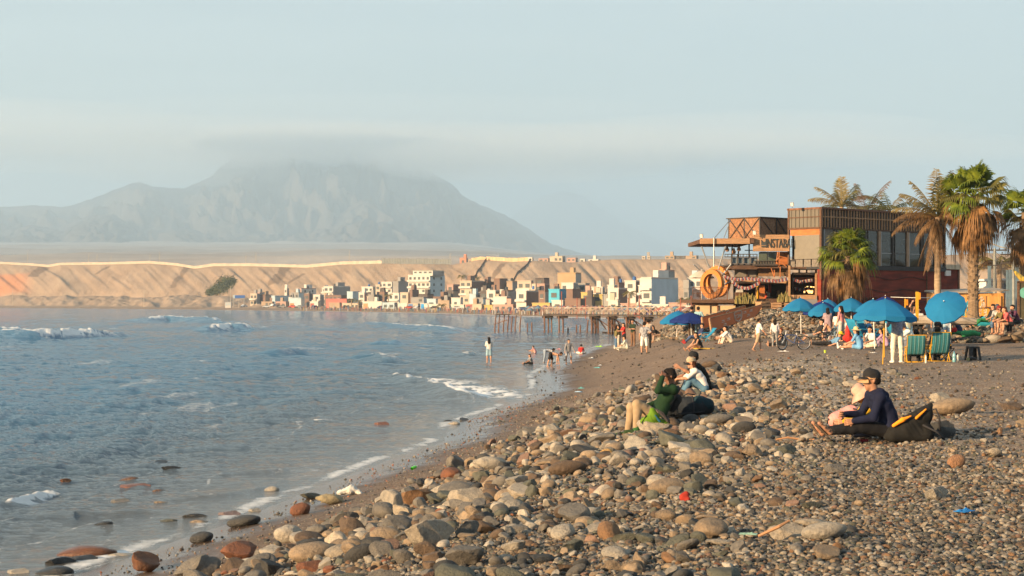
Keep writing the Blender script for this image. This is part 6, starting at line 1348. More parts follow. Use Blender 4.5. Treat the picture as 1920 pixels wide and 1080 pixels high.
HL_ = [ # px0 px1 ytop dD front side label frac win tank balc door
 (468, 486, 551, 95, HC_, HG, 'cream three storey house at the left end of the town', .75, 1, 0, 1, None), (486, 508, 553, 110, HB, HT, 'dark brick house right of the leftmost house', .5, 1, 1, 0, None), (488, 516, 566, 85, HT, HB, 'low tan house in the front row, first from left', .8, 1, 0, 0, None),
 (508, 538, 555, 100, HL, HL, 'pale blue windowless block near the left end of the town', .25, 0, 0, 0, None), (515, 541, 566, 84, HP, HT, 'low pinkish front house with a dark garage', .8, 1, 0, 0, HD), (533, 541, 541, 140, HW, HG, 'narrow white tower left of the white modern house', .6, 1, 0, 0, None), (541, 570, 559, 84, HL, HW, 'pale blue front house with orange garage door', .8, 0, 0, 0, (.5, .2, .1)),
 (545, 566, 549, 130, HG, HL, 'grey blue flat house in the second row left', .7, 1, 0, 0, None), (557, 588, 541, 150, HP, HW, 'white house with a pink face and dark strip window', .25, 2, 1, 0, None), (570, 586, 551, 110, HB, HD, 'brown brick house between white ones', .6, 1, 1, 0, None), (580, 600, 566, 84, HW, HC_, 'low white front house left of the red awning', .8, 1, 0, 0, (.3, .1, .08)),
 (586, 606, 553, 110, HW, HG, 'white house with open upper terrace', .7, 1, 0, 1, None), (606, 652, 537, 165, HW, HG, 'tall grey sided house with a white face left of centre', .4, 1, 2, 1, None), (607, 650, 554, 120, HB, HB, 'long brown house above the red awning', .75, 1, 0, 0, None), (609, 660, 561, 95, (.45, .14, .12), HD, 'low house with a long red awning roof', .8, 0, 0, 0, None), (616, 640, 568, 82, HT, HT, 'tan front wall house below the red awning', .85, 0, 0, 0, None), (640, 678, 569, 82, HC_, HT, 'cream low front house beside the white wall', .85, 1, 0, 0, None),
 (650, 672, 547, 140, HL, HL, 'light grey blue block above the small palms', .5, 0, 0, 0, None), (672, 690, 549, 130, HW, HP, 'white and pink house with a sloping roof edge', .6, 1, 0, 0, None), (677, 704, 538, 190, HW, HC_, 'white terraced house high in the third row', .8, 1, 1, 1, None), (678, 722, 566, 82, HW, HW, 'long white front house with an orange gate', .85, 0, 0, 0, (.5, .22, .12)), (690, 708, 553, 105, HG, HD, 'dark grey house with a broken roof', .6, 0, 0, 0, None), (706, 727, 548, 120, HB, HD, 'unfinished brick frame house', .7, 1, 0, 0, None),
 (704, 716, 534, 180, HC_, HT, 'small cream house left of the white one in the third row', .7, 1, 1, 0, None), (715, 738, 529, 170, HW, HG, 'white house with shuttered upper windows left of the hotel', .85, 1, 0, 1, None), (736, 766, 528, 172, HG, HG, 'dark grey block beside the hotel', .35, 0, 2, 0, None), (727, 753, 550, 110, HW, HL, 'white and glass house before the dark grey block', .8, 1, 0, 1, None), (750, 769, 549, 105, HC_, HB, 'cream house before the hotel, left one', .8, 1, 0, 0, None), (768, 784, 544, 104, HB, HB, 'brick sided house before the hotel, right one', .3, 0, 1, 0, None),
 (716, 745, 568, 80, HL, HG, 'pale front house left of the parked red car', .8, 1, 0, 0, None), (745, 765, 569, 80, HW, HW, 'plain white front wall house', .9, 0, 0, 0, None), (764, 788, 570, 80, HC_, HL, 'front house behind the parked red car', .8, 1, 0, 0, (.1, .2, .4)), (788, 803, 570, 80, HW, HW, 'white front house left of the bright blue door', .9, 0, 0, 0, (.03, .25, .55)), (803, 832, 571, 80, HW, HT, 'white front house right of the bright blue door', .9, 0, 0, 0, None), (770, 800, 558, 95, HG, HL, 'grey house with dark strip window under the hotel', .8, 1, 0, 0, None), (800, 824, 561, 92, HL, HW, 'blue striped house under the hotel', .7, 1, 0, 0, None),
 (784, 812, 552, 110, HD, HB, 'dark roofed house at the foot of the hotel', .6, 0, 0, 0, None), (812, 846, 557, 108, HB, HB, 'long brown wall house right of the hotel foot', .4, 0, 0, 0, None), (826, 846, 564, 90, HT, HG, 'tan low house with a slanted wall', .8, 0, 0, 0, None), (838, 861, 534, 150, HP, HB, 'pink house high right of the hotel', .5, 1, 0, 0, None), (836, 858, 545, 130, HD, HT, 'dark house below the pink one', .6, 1, 0, 0, None),
 (846, 868, 559, 88, HW, HW, 'white house with a curved front in the front row', .8, 1, 0, 0, None), (862, 906, 527, 120, HC_, HB, 'tall cream balcony block with a brick flank', .5, 1, 1, 1, None), (868, 886, 557, 92, HC_, HP, 'cream house with small windows near the brick flank', .7, 1, 0, 0, None), (880, 900, 552, 98, HL, HG, 'pale grey roof house under the brick flank', .6, 0, 0, 0, None), (845, 872, 572, 78, HW, HW, 'low white front wall with a sandy yard', .9, 0, 0, 0, None), (872, 908, 571, 78, HC_, HT, 'cream stepped front wall house', .85, 0, 0, 0, (.3, .1, .1)),
 (900, 928, 529, 150, HB, HD, 'dark brown house with a red balcony', .5, 1, 0, 1, None), (900, 918, 546, 110, HD, HB, 'black fronted house left of the white terrace house', .7, 1, 0, 0, None), (912, 936, 545, 108, HW, HB, 'white terrace house with stepped roofs', .7, 1, 1, 1, None), (926, 952, 523, 165, HB, HB, 'tall windowless brick block', .4, 0, 0, 0, None), (890, 912, 559, 88, HG, HL, 'grey house with a pale awning', .7, 1, 0, 0, None), (925, 956, 557, 86, HW, HB, 'white three floor balcony house on the beach front', .8, 1, 0, 1, None), (908, 926, 573, 78, HY, HC_, 'low yellow house on the beach front', .85, 0, 0, 0, None), (926, 968, 572, 76, HP, HB, 'low reddish shop row on the beach front', .85, 1, 0, 0, None),
 (950, 971, 528, 150, HT, HG, 'tan square house high in the town', .5, 1, 1, 0, None), (970, 1000, 527, 140, HC_, HP, 'cream balcony house high in the town', .85, 1, 0, 1, None), (942, 962, 545, 112, HD, HG, 'grey house behind the three floor balcony house', .5, 0, 1, 0, None), (968, 1012, 546, 88, HW, HB, 'white front house with a large brick flank', .42, 1, 0, 1, None), (996, 1014, 541, 120, HW, HG, 'white house with a round tank near the brick flank', .6, 1, 1, 0, None), (1004, 1030, 522, 150, HD, HB, 'dark house with a green roof on the hillside', .6, 1, 0, 0, None), (1000, 1030, 533, 120, HP, HB, 'pink and brown balcony house', .7, 1, 0, 1, None),
 (1010, 1033, 546, 100, HB, HG, 'brick house left of the turquoise one', .5, 1, 0, 0, None), (998, 1034, 569, 74, HY, HC_, 'long yellow and white stall row behind the beach crowd', .9, 1, 0, 0, None), (1029, 1068, 543, 92, (.08, .36, .50), (.10, .30, .48), 'bright turquoise house left of the plain brick one', .5, 1, 0, 0, None), (1046, 1090, 512, 215, (.36, .25, .15), HG, 'orange walled mansion alone on the slope', .75, 0, 0, 0, None), (1053, 1084, 531, 125, HW, HG, 'white house with a big glass front below the slope', .7, 1, 0, 0, None), (1062, 1090, 543, 100, HB, HB, 'plain brick house right of the turquoise one', .4, 0, 0, 0, None),
 (1084, 1106, 532, 140, HG, HP, 'grey stepped house below the slope', .6, 1, 0, 0, None), (1035, 1060, 564, 78, HW, HG, 'white house with two dark windows behind the crowd', .8, 1, 0, 0, None), (1060, 1100, 561, 82, HB, HD, 'brown sheds behind the crowd', .7, 0, 0, 0, None), (1090, 1112, 549, 96, HY, HP, 'yellow house with a pink tiled roof, left one', .8, 1, 0, 0, None), (1110, 1134, 553, 92, HY, HC_, 'yellow house with a pink tiled roof, right one', .8, 1, 0, 0, None), (1110, 1134, 539, 130, HW, HG, 'white house with arched openings', .8, 1, 0, 0, None), (1099, 1116, 558, 84, HD, HD, 'dark brown cube house behind the crowd', .6, 0, 0, 0, None),
 (1132, 1150, 553, 92, HG, HB, 'grey house left of the white three storey one', .8, 1, 0, 0, None), (1141, 1178, 541, 90, HW, HB, 'white three storey house with a brown flank', .5, 1, 0, 1, None), (1142, 1162, 564, 74, HW, HC_, 'small white house with a wide window on the beach front', .8, 1, 0, 0, None), (1144, 1176, 531, 130, HB, HB, 'brick house with water tanks in the second row', .5, 1, 2, 0, None), (1172, 1208, 527, 120, HW, HB, 'white house with a brick flank left of the big blue block', .55, 1, 1, 0, None), (1165, 1198, 570, 72, HP, HW, 'low house with a pink roof on the beach front', .9, 0, 0, 0, None),
 (1237, 1268, 507, 112, HP, HG, 'roof top rooms standing on the big blue block', .3, 0, 1, 0, None), (1282, 1299, 541, 95, HG, HG, 'grey house behind the bar platform', .5, 1, 0, 0, None), (1290, 1322, 522, 150, HW, HL, 'white house with blue windows behind the white parasol', .85, 1, 0, 1, None), (1222, 1256, 572, 66, HW, HW, 'low white wall house below the big blue block', .9, 1, 0, 0, None), (1256, 1290, 569, 70, HP, HW, 'low house with a striped pink roof below the big blue block', .9, 0, 0, 0, None), (1284, 1305, 575, 60, HW, HC_, 'low white wall at the right end of the town', .9, 0, 0, 0, None)]
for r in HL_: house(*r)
CNAM = {HW: 'white', HC_: 'cream', HG: 'grey', HB: 'brick', HT: 'tan', HP: 'pink', HL: 'pale blue', HD: 'dark'}
for i, r in enumerate(HL_):
    if i % 3 == 2 or r[3] > 170 or r[0] > 1190: continue
    c = rh.choice((HW, HC_, HW, HB, HT, HC_, HP, HW, HL, HG)); x = rh.uniform(r[0]-4, r[1]-8); w_ = rh.uniform(9, 19)
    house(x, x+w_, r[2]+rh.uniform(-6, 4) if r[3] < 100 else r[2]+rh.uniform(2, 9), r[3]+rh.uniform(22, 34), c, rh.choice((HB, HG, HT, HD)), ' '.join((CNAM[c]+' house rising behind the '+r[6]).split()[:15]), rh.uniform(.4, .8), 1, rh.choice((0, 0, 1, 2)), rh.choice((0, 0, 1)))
# hotel and the big blue block
house(764, 832, 516, 150, HW, HL, 'white five storey hotel with long balconies', .62, 2, 0, 1, None, None); house(773, 831, 508, 152, HW, HG, 'set back top floor of the white hotel with a pitched roof', .66, 1, 0, 0, None, 517, roof=(.3, .34, .3))
t = house(1204, 1281, 521, 92, HW, (.36, .44, .50), 'big pale blue windowless block with a glazed white front', .22, 1, 0, 1, None, None); house(1198, 1220, 536, 82, HW, HG, 'white glazed stair front left of the big blue block', .8, 1, 0, 1)
# houses along the top of the bluff
for px0, px1, yt, yb_, c, lab in ((862, 877, 484, 497, (.45, .2, .14), 'red brick house on the rim of the bluff'), (878, 886, 487, 496, HT, 'tan hut on the rim of the bluff'), (990, 1000, 483, 491, HW, 'white hut on the rim with a tank'), (1010, 1032, 485, 492, HP, 'long low pink house on the rim'), (1031, 1060, 481, 492, HC_, 'cream house on the rim with a garage'), (1063, 1083, 484, 492, HP, 'pink house on the rim'), (1086, 1099, 486, 493, HW, 'white house on the rim near a tree'), (1104, 1126, 487, 491, HW, 'long white shed on the rim'), (1204, 1211, 481, 487, HC_, 'small round topped hut on the rim, left one'), (1214, 1220, 481, 487, HC_, 'small round topped hut on the rim, right one'), (1248, 1268, 480, 487, HT, 'tan wall house on the rim above the blue block'), (1287, 1310, 480, 487, HT, 'tan house on the rim beside the bar roof'), (1268, 1290, 481, 487, HD, 'dark shed on the rim beside the bar roof')):
    house(px0, px1, yt, float(crD((px0+px1)/2)-shD((px0+px1)/2))+4, c, HG, lab, .8, 1, 0, 0, None, yb_+2, 'houses on the rim of the bluff')
# walls along the rim
def ribbon(label, p0, p1, h, m, st=4.0, dD=3, th=.4, name='perimeter_wall', slope=None, wob=.12):
    t = thing(name, label, 'wall', (0, 0, 0)); mb = MB(); pp = MB(); us = np.arange(p0, p1+.1, st) if slope is None else np.linspace(0, 1, 14)
    Pt = []
    for u in us:
        if slope is None: D = float(crD(u))+dD; x, z = X_(u, D), zg(u, D)
        else: u2 = p0+(p1-p0)*u; D = float(crD(u2))-95*slope*(u if slope > 0 else 1-u)*(1 if slope > 0 else -1); x, z = X_(u2, D), zg(u2, D)
        Pt.append((x, D, z))
    for i in range(len(Pt)-1):
        (xa, ya, za), (xb, yb, zb3) = Pt[i], Pt[i+1]; q = wob*rh.uniform(-1, 1); zm = min(za, zb3)-1
        mb.sheet([[(xa, ya, zm), (xb, yb, zm)], [(xa, ya, za+h+q), (xb, yb, zb3+h+q)], [(xa, ya+th, za+h+q), (xb, yb+th, zb3+h+q)], [(xa, ya+th, zm), (xb, yb+th, zm)]]); pp.box((xa-.15, ya-.1, zm), (xa+.15, ya+.2, za+h+.2))
    mb.build('wall', m, t); pp.build('piers', m, t); return t
ribbon('long pale wall running along the rim of the bluff', -300, 716, 2.0, wm((.46, .39, .31))); ribbon('grey fence wall on the rim above the hotel', 716, 850, 3.3, wm((.17, .18, .18)), st=5)
ribbon('ochre wall on the rim right of the red brick house', 884, 912, 1.8, wm((.5, .36, .22))); ribbon('ochre wall on the rim in two steps', 912, 990, 2.2, wm((.52, .37, .23)), st=6)
ribbon('dark wall descending the slope, upper short one', 912, 888, 1.3, wm((.2, .15, .12)), slope=.55); ribbon('dark wall descending the slope to the town, long one', 995, 952, 1.3, wm((.2, .15, .12)), slope=.85)
# bush on the slope
t = thing('bush', 'dark green bush patch growing on the sandy slope', 'bush', (0, 0, 0)); m = MB(); rr = random.Random(9)
for i in range(5200):
    u = rr.gauss(0, .45); v_ = rr.uniform(0, 1); px = 392+46*v_+8*u; kf_ = .10+.36*v_+.10*rr.gauss(0, 1)*(.4+.6*sin(pi*v_))
    D = float(crD(px))-95+95*kf_; hgt = 2.6*rr.random()*sin(pi*min(max(v_, .08), .94)); 
    if kf_ < .02: continue
    p = Vector((X_(px, D), D, 0)); p.z = (4+.0) if False else 0
    m.v += [(p.x, p.y, hgt)]; m.f.append(0)
bx = np.array([q[:3] for q in m.v]); zz = zfar(960+bx[:, 0]/bx[:, 1]*F, bx[:, 1])+bx[:, 2]*1.0; m = MB()
for (x, y, _), z in zip(bx, zz):
    n = Vector((rr.gauss(0, 1), rr.gauss(0, 1), rr.gauss(0, 1)+.4)).normalized(); a = n.orthogonal().normalized()*rr.uniform(.35, .8); b_ = n.cross(a); c = Vector((x, y, z)); m.add([c-a, c-b_*.6, c+a, c+b_*.6], [(0, 1, 2, 3)])
m.build('foliage', mat('bush_green', (.07, .075, .025), .8, .4, .12), t)
# poles on the rim and the shore, signs
PL_ = ['at far left above the red cliff', 'above the left dunes, left one of three', 'above the left dunes, middle one of three', 'above the left dunes, right one of three', 'before the dip of the wall, left one', 'before the dip of the wall, right one', 'above the blue road sign, left one', 'above the blue road sign, right one', 'above the tall grey sided house', 'at the right end of the grey fence wall', 'at far left below the red cliff', 'standing alone between the dunes and the bush', 'between the kiosk and the blue road sign', 'in front of the blue road sign']
for i, (px, y0, y1, dd) in enumerate(((52, 470, 489, 1), (166, 477, 490, 1), (182, 477, 490, 1), (208, 482, 490, 1), (281, 478, 490, 1), (299, 473, 490, 1), (461, 479, 492, 1), (480, 475, 492, 1), (655, 471, 489, 1), (844, 476, 490, 1), (24, 543, 566, 0), (270, 546, 571, 0), (432, 537, 574, 0), (448, 546, 574, 0))):
    D = float(crD(px))+8 if dd else float(shD(px))+70; b0_ = P(px, y1, D); m = MB(); m.tube([(0, 0, -3), (0, 0, Z_(y0, D)-b0_.z)], [.2, .13], 5); m.bar((0, 0, Z_(y0, D)-b0_.z), (.9, 0, Z_(y0, D)-b0_.z+.1), .18); o = m.build('street_lamp', wm(HC_), None, b0_); tag(o, ('thin pale pole on the rim ' if dd else 'thin pale pole on the far shore ')+PL_[i], 'street lamp', 'thin poles on the rim' if dd else 'thin poles on the far shore')
D = 950; t = thing('billboard', 'long blue road sign on two posts at the left end of the town', 'sign', P(447, 574, D)); b0_ = P(447, 574, D); m = MB(); m.box(tuple(P(440.5, 559, D)-b0_), tuple(P(459, 553.5, D)-b0_+Vector((0, .3, 0)))); m.build('panel', mat('sign_blue', (.04, .11, .33), .5), t)
m = MB(); m.box(tuple(P(437, 559.5, D)-b0_), tuple(P(440.3, 553.3, D)-b0_+Vector((0, .3, 0)))); m.build('pale_panel', wm(HL), t)
for x in (438, 457.5): m = MB(); m.bar(P(x, 575, D)-b0_, P(x, 556, D)-b0_+Vector((0, .2, 0)), .35); m.build('post', wm(HG), t)
m = MB(); p = P(422, 574, 940); m.box((0, 0, -1), (3.2, 3, 2.1)); o = m.build('kiosk', wm(HW), None, p); tag(o, 'small white kiosk left of the blue road sign', 'kiosk'); m = MB(); m.box((-.2, -.2, 2.1), (3.4, 3.2, 2.3)); m.box((.3, -.04, .3), (1.2, -.001, 1.5)); m.box((1.7, -.04, .6), (2.8, -.001, 1.5)); m.build('trim', wm(HL), o)
for px0, px1, y0, y1, D, lab in ((-40, 104, 477, 480, 3300, 'long pale greenhouse roof on the plain at far left'), (824, 880, 473, 477.5, 3900, 'pale greenhouse roofs on the plain behind the red brick house'), (870, 936, 476.5, 480.5, 3500, 'pale greenhouse roofs on the plain right of the others')):
    m = MB(); w_ = (px1-px0)/F*D; n = 12; z = Z_(y1, D)
    for i in range(n): m.box((-w_/2+i*w_/n, 0, -6), (-w_/2+(i+.94)*w_/n, 60, (y1-y0)/F*D*.85)); m.tube([(-w_/2+(i+.47)*w_/n, 0, (y1-y0)/F*D*.8), (-w_/2+(i+.47)*w_/n, 60, (y1-y0)/F*D*.8)], 1.6, 5)
    tag(m.build('greenhouse', wm(HW), None, P((px0+px1)/2, y1, D)), lab, 'greenhouse')
# parked cars on the far shore road
def car_proto(c):
    m = MB(); prof = [(-2.1, .35), (-2.1, .85), (-1.5, .98), (-1.0, 1.42), (.6, 1.42), (1.15, .98), (2.0, .85), (2.1, .35)]
    vs = [(x, y, z) for y in (-.8, .8) for x, z in prof]; n = len(prof); m.add(vs, [tuple(range(n))[::-1], tuple(range(n, 2*n))]+[(i, (i+1) % n, (i+1) % n+n, i+n) for i in range(n)]); return m.mesh('body', c)
cg = MB(); cg.box((-.95, -.81, 1.02), (.7, .81, 1.36)); cgm = cg.mesh('windows', GLASSF); cw = MB()
cw.tube([(0, -.1, 0), (0, .1, 0)], .33, 10); cwm = cw.mesh('wheel', DARK)
CC = {'white': (.6, .6, .6), 'red': (.42, .06, .04), 'grey': (.2, .21, .22), 'dark blue': (.04, .06, .14), 'silver': (.4, .42, .44), 'black': (.03, .03, .03)}; cb = {k: car_proto(mat('car_'+k, v, .35, .03)) for k, v in CC.items()}
cars = [(458, 'white'), (500, 'silver'), (513, 'white'), (530, 'grey'), (549, 'red'), (562, 'grey'), (590, 'dark blue'), (650, 'black'), (716, 'dark blue'), (768, 'red'), (783, 'silver'), (816, 'black'), (857, 'silver'), (880, 'grey'), (977, 'white'), (985, 'dark blue')]
for i, (px, c) in enumerate(cars):
    D = float(shD(px))+74; o = thing('parked_car', f"{c} car parked on the far shore road, " + ('leftmost of all' if i == 0 else 'below the hotel' if 760 < px < 790 else 'rightmost of its colour' if all(q[1] != c or q[0] <= px for q in cars) else 'leftmost of its colour' if all(q[1] != c or q[0] >= px for q in cars) else 'between others of its colour'), 'car', (X_(px, D), D, zg(px, D)), R(rh.choice((-8, 172, 60))), 'cars parked along the far shore')
    link('body', cb[c], o); link('windows', cgm, o)
    for x in (-1.3, 1.3):
        for y in (-.75, .75): link('wheel', cwm, o, (x, y, .33))
# the mass of bathers on the far sand, too many and too small to count
CR = MB(); cm_ = []; cols_ = [(.3, .09, .07), (.4, .39, .37), (.08, .1, .2), (.25, .16, .12), (.32, .25, .14), (.12, .2, .25), (.05, .05, .05), (.3, .18, .15)]
rr = random.Random(31)
for i in range(1500):
    px = rr.uniform(990, 1330) if rr.random() < .8 else rr.uniform(560, 1000); D = float(shD(px))+rr.uniform(8, 62)*(.6 if px < 1000 else 1); x = X_(px, D); z = zg(px, D); h = rr.uniform(.9, 1.7); n0 = len(CR.f)
    if rr.random() < .13 and px > 990: CR.tube([(x, D, z+1.4), (x, D, z+2.1)], [1.3, .1], 7); CR.tube([(x, D, z), (x, D, z+1.5)], .03, 3)
    else: CR.tube([(x, D, z-.1), (x, D, z+h*.45), (x, D, z+h*.8), (x, D, z+h*.84), (x, D, z+h)], [.13, .17, .2, .07, .1], 5)
    cm_ += [rr.randrange(len(cols_))]*(len(CR.f)-n0)
me = CR.mesh('crowd')
for c in cols_: me.materials.append(cloth(c))
me.polygons.foreach_set('material_index', cm_); tag(link('crowd', me), 'dense crowd of bathers and parasols on the far beach', None, None, 'stuff')
for px, y, h_, lab in ((728, 551, 1, ''), (1180, 547, 1, ''), (1283, 560, 0, ''), (865, 516, 1, ''), (893, 519, 1, ''), (659, 560, 0, ''), (672, 562, 0, ''), (827, 570, 0, '')):
    dD = {1180: 66, 865: 190, 893: 190, 728: 90}.get(px, 78); D = float(shD(px))+dD; z = zg(px, D); fr = [(k*40+rr.uniform(-10, 10), 35-20*(k % 3), 2.4, .8, k % 2) for k in range(9)]
    coco_palm({728: 'small palm between white houses left of the hotel', 1180: 'large dusty palm left of the big blue block', 1283: 'small palm at the right end of the town', 865: 'palm crown on the hillside above the cream balcony block, left one', 893: 'palm crown on the hillside above the cream balcony block, right one', 659: 'small dark palm before the pale blue block, left one', 672: 'small dark palm before the pale blue block, right one', 827: 'small palm on the shore right of the blue door'}[px], Vector((X_(px, D), D, z)), Z_(y+2, D)-z, fr, .3, px, 0, .9)
for i, (px, y0) in enumerate(((1082, 560), (1178, 560), (1199, 556), (1276, 560), (1296, 556), (1098, 558), (1053, 548))):
    D = 232; b0_ = P(px, 590, D); m = MB(); m.tube([(0, 0, -.6), (0, 0, Z_(y0, D)-b0_.z)], .06, 5); m.tube([(0, 0, Z_(y0, D)-b0_.z), (0, 0, Z_(y0, D)-b0_.z+.1)], .1, 5); o = m.build('flag_pole', mat('rusty_red', (.28, .08, .05), .7), None, b0_); tag(o, 'thin rusty pole on the pier, '+('second from left', 'fifth from left', 'sixth from left, near the patterned shirt man', 'left of the pair behind the parasols', 'right of the pair behind the parasols', 'third from left', 'leftmost')[i], 'pole', 'rusty poles on the pier')

# ------------------------------------------------------------------ the old pier
PT = mat('pier_timber', (.16, .085, .055), .9, .35, 1.2); PC = mat('pier_dark', (.06, .045, .038), .9, .3, 2); PRL = mat('pier_rail', (.36, .28, .22), .8, .2)
def pD(px): return 224-(px-1018)*.09
t = thing('pier', 'old wooden pier on piles with a cross pattern railing', 'pier', (0, 0, 0))
def pp_(px, py, back=0): D = pD(px)+back; return Vector((X_(px, D), D, Z_(py, D)*(1 if not back else 1)))
zd = Z_(589.5, 215); p0, p1 = pp_(1018, 589), pp_(1262, 591); p0.z = p1.z = zd
m = MB(); bk = Vector((.35, 3.6, 0))
vs = [p0, p1, p1+bk, p0+bk]; m.add([v+Vector((0, 0, -.16)) for v in vs]+[v+Vector((0, 0, .0)) for v in vs], [(3, 2, 1, 0), (4, 5, 6, 7), (0, 1, 5, 4), (1, 2, 6, 5), (2, 3, 7, 6), (3, 0, 4, 7)]); m.build('deck', PC, t)
for off in (Vector((0, 0, 0)), bk*.96):
    m = MB(); n = 24
    for i in range(n):
        a = p0.lerp(p1, i/n)+off+Vector((0, 0, .01)); b_ = p0.lerp(p1, (i+1)/n)+off+Vector((0, 0, .01)); hh_ = Vector((0, 0, .85)); m.bar(a, a+hh_, .06); m.bar(a+hh_, b_+hh_, .05); m.bar(a+Vector((0, 0, .1)), b_+hh_*.9, .03); m.bar(a+hh_*.9, b_+Vector((0, 0, .1)), .03)
    m.build('railing', PRL, t)
Lp = (p1-p0)
for i, px in enumerate((1021, 1051, 1115, 1147, 1180, 1212, 1243)):
    u = (px-1018)/(1262-1018); a = p0+Lp*u; big = i >= 2
    m = MB(); m.bar(a+Vector((-.15, 0, -.40)), a+bk*1.0+Vector((.75 if big else .3, 0, -.40)), .3, .34); m.bar(a+Vector((-.1, .2, -.38)), a+Vector((1.15, .3, -.38)), .3, .3); m.build('cap_beam', PC, t)
    for q, (dx, dy) in enumerate(((0, 0), (.55, 1.8), (1.0, 3.4)) if i != 1 else ((0, 0), (.6, 3))):
        m = MB(); m.tube([(a.x+dx, a.y+dy, zd-.3), (a.x+dx+.03, a.y+dy, .5), (a.x+dx, a.y+dy, -1.5)], [.11, .10, .17], 7); m.build('pile', PT, t)
    if big and i < 7:
        for k, (x0_, z0__, x1_, z1__) in enumerate(((.9, -.5, 1.9, -1.9), (0, -.5, 1.0, -2.0), (1.2, -.8, 3.0, -2.1))[:3 if i < 6 else 1]):
            m = MB(); m.bar(a+Vector((x0_, .8, z0__)), a+Vector((x1_, 1.2, z1__)), .12); m.build('brace', PT, t)
        for k in range(5): m = MB(); m.tube([(a.x+.25+k*.16, a.y+1+.5*k, zd-.5), (a.x+.1+k*.2, a.y+1+.5*k, -1)], .06, 5); m.build('inner_pile', PC, t)
m = MB(); m.tube([Vector((X_(1132, 217), 219, .12)), Vector((X_(1262, 203), 205, .12))], .14, 6); m.build('low_walkway', PC, t)
t = thing('pier_remnant', 'separate broken piece of the pier standing in the water at left', 'pier', (0, 0, 0)); D = 232
m = MB(); bxp(m, 929, 957, 589.3, 591, D, D+3.4); m.build('deck', PC, t)
for px, y0 in ((930, 591), (937, 591), (946, 591), (954, 591), (961, 592), (968, 591), (977, 591)):
    m = MB(); m.tube([P(px, y0, D+.5), P(px-2.2, 614, D+.5), P(px-2.2, 640, D+.5)], [.085, .10, .12], 6); m.build('pile', PT, t)
m = MB(); m.bar(P(926, 608, D+.3), P(951, 600, D+.3), .10); m.bar(P(956, 598, D+.6), P(975, 592, D+.6), .06); m.build('brace', PT, t)
for i, (px, y0, y1, D) in enumerate(((989, 606, 617, 226), (997, 604, 617, 226), (1065, 614, 618, 222), (1081, 609, 618, 220), (1088, 609, 618, 220), (1101, 601, 618, 219))):
    m = MB(); m.tube([P(px, y1+12, D), P(px, y1, D), P(px+(1.5 if px == 1101 else 0), y0, D)], [.12, .11, .09], 6)
    if px == 1101: m.bar(P(px-.5, y0, D), P(px+3.5, y0, D), .12)
    o = m.build('broken_pile', PT); tag(o, ('thin broken pile stump, left of the pair near the remnant', 'pale broken pile, right of the pair near the remnant', 'tiny stump barely above the water', 'short stump, left one before the tall broken pile', 'short stump, right one before the tall broken pile', 'tall broken pile with a crossbar stub')[i], 'pile', 'broken piles in the water')

# ------------------------------------------------------------------ the people
def pp(px, py, size=1.0, dz=0): g = G(px, py); g.z += dz; return g
def per(label, px, py, rz, top, bottom, pose, D=None, **k):
    g = G(px, py) if D is None else Vector((X_(px, D), D, hz(X_(px, D), D)))
    k.setdefault('hh', .016); dz = k.pop('dz', 0); g.z += dz
    return person(label, g, R(rz), top, bottom, pose, **k)
WT, BK, NVY, DEN, KHK, GRY, RED = (.55, .53, .50), (.02, .02, .022), (.03, .04, .09), (.07, .13, .22), (.36, .27, .17), (.22, .22, .23), (.42, .03, .025)
J = lambda b, **k: dict(b, **k)
def ext(nm, prims, col, h=.014): return lambda root, Mh, neck, nb: part(nm, *surf(prims, h, .02), cloth(col) if not isinstance(col, bpy.types.Material) else col, root)
# -- by the water
per('woman with long black hair and pale denim skirt standing alone in the swash', 917, 680, 100, WT, (.22, .33, .40), J(STAND, uaL=(20, 10), faL=(100, -40), uaR=(20, 10), faR=(100, -40)), size=.97, hairlen=.48, gender='f', skirt=True, leg=.42)
per('child in a grey striped top sitting on wet sand with legs stretched', 997, 683, 200, GRY, BK, SITL, size=.72, hairlen=.2)
per('small child in pink sitting at the water edge', 1004, 661, 150, (.5, .25, .25), None, J(SITK), size=.72, dz=-.08)
per('person in grey blue wide trousers bent over the wet sand', 1022, 679, 20, (.4, .4, .42), (.22, .27, .34), J(BEND, lean=80), size=.88)
per('shirtless man in black shorts bending down to touch the sand', 1033, 687, -5, None, BK, J(BEND, thL=(14, 6), thR=(-14, 6)), size=.92, leg=.42, skin=0)
per('boy in a grey top with blue sleeves standing with legs apart', 1066, 682, -70, GRY, (.3, .3, .32), J(STAND, thL=(2, 14), thR=(0, 12), uaL=(8, 28), faL=(15, 18), uaR=(8, 22), faR=(15, 12)), size=.87, leg=.35, sleeve=.95, topw=1.6)
per('person in a bright red shirt sitting by the water with back turned', 1089, 664, 80, RED, WT, J(SITX, lean=18), size=.85, leg=.45)
per('person in white sitting on the sand with knees up facing the sea', 1176, 655, 178, (.5, .5, .45), (.42, .42, .36), J(SITL, shR=(30, 4), thR=(125, 6)), size=.96, shoe=WT)
per('woman in an olive jacket standing with two friends by the shore', 1155, 645, 20, (.14, .12, .05), DEN, STAND, D=126, size=1.0, hairlen=.3, sleeve=.95, gender='f')
per('woman in a dark green top standing in the middle of three friends', 1161, 645, 150, (.09, .075, .03), (.45, .40, .33), STAND, D=125, size=.97, hairlen=.2, sleeve=.95, gender='f')
per('woman in a red tee and black shorts looking at her phone', 1170, 640, 200, RED, BK, J(STAND, uaL=(30, 10), faL=(95, -15), uaR=(30, 10), faR=(95, -15)), D=124, size=1.0, leg=.35, hairlen=.35, gender='f')
per('man in a black tee and brown trousers standing with folded arms', 1187, 642, 230, (.02, .035, .022), (.16, .09, .055), J(STAND, thL=(8, 8), thR=(-10, 8), uaL=(20, 8), faL=(95, -55), uaR=(20, 8), faR=(90, -50)), D=118, size=1.05)
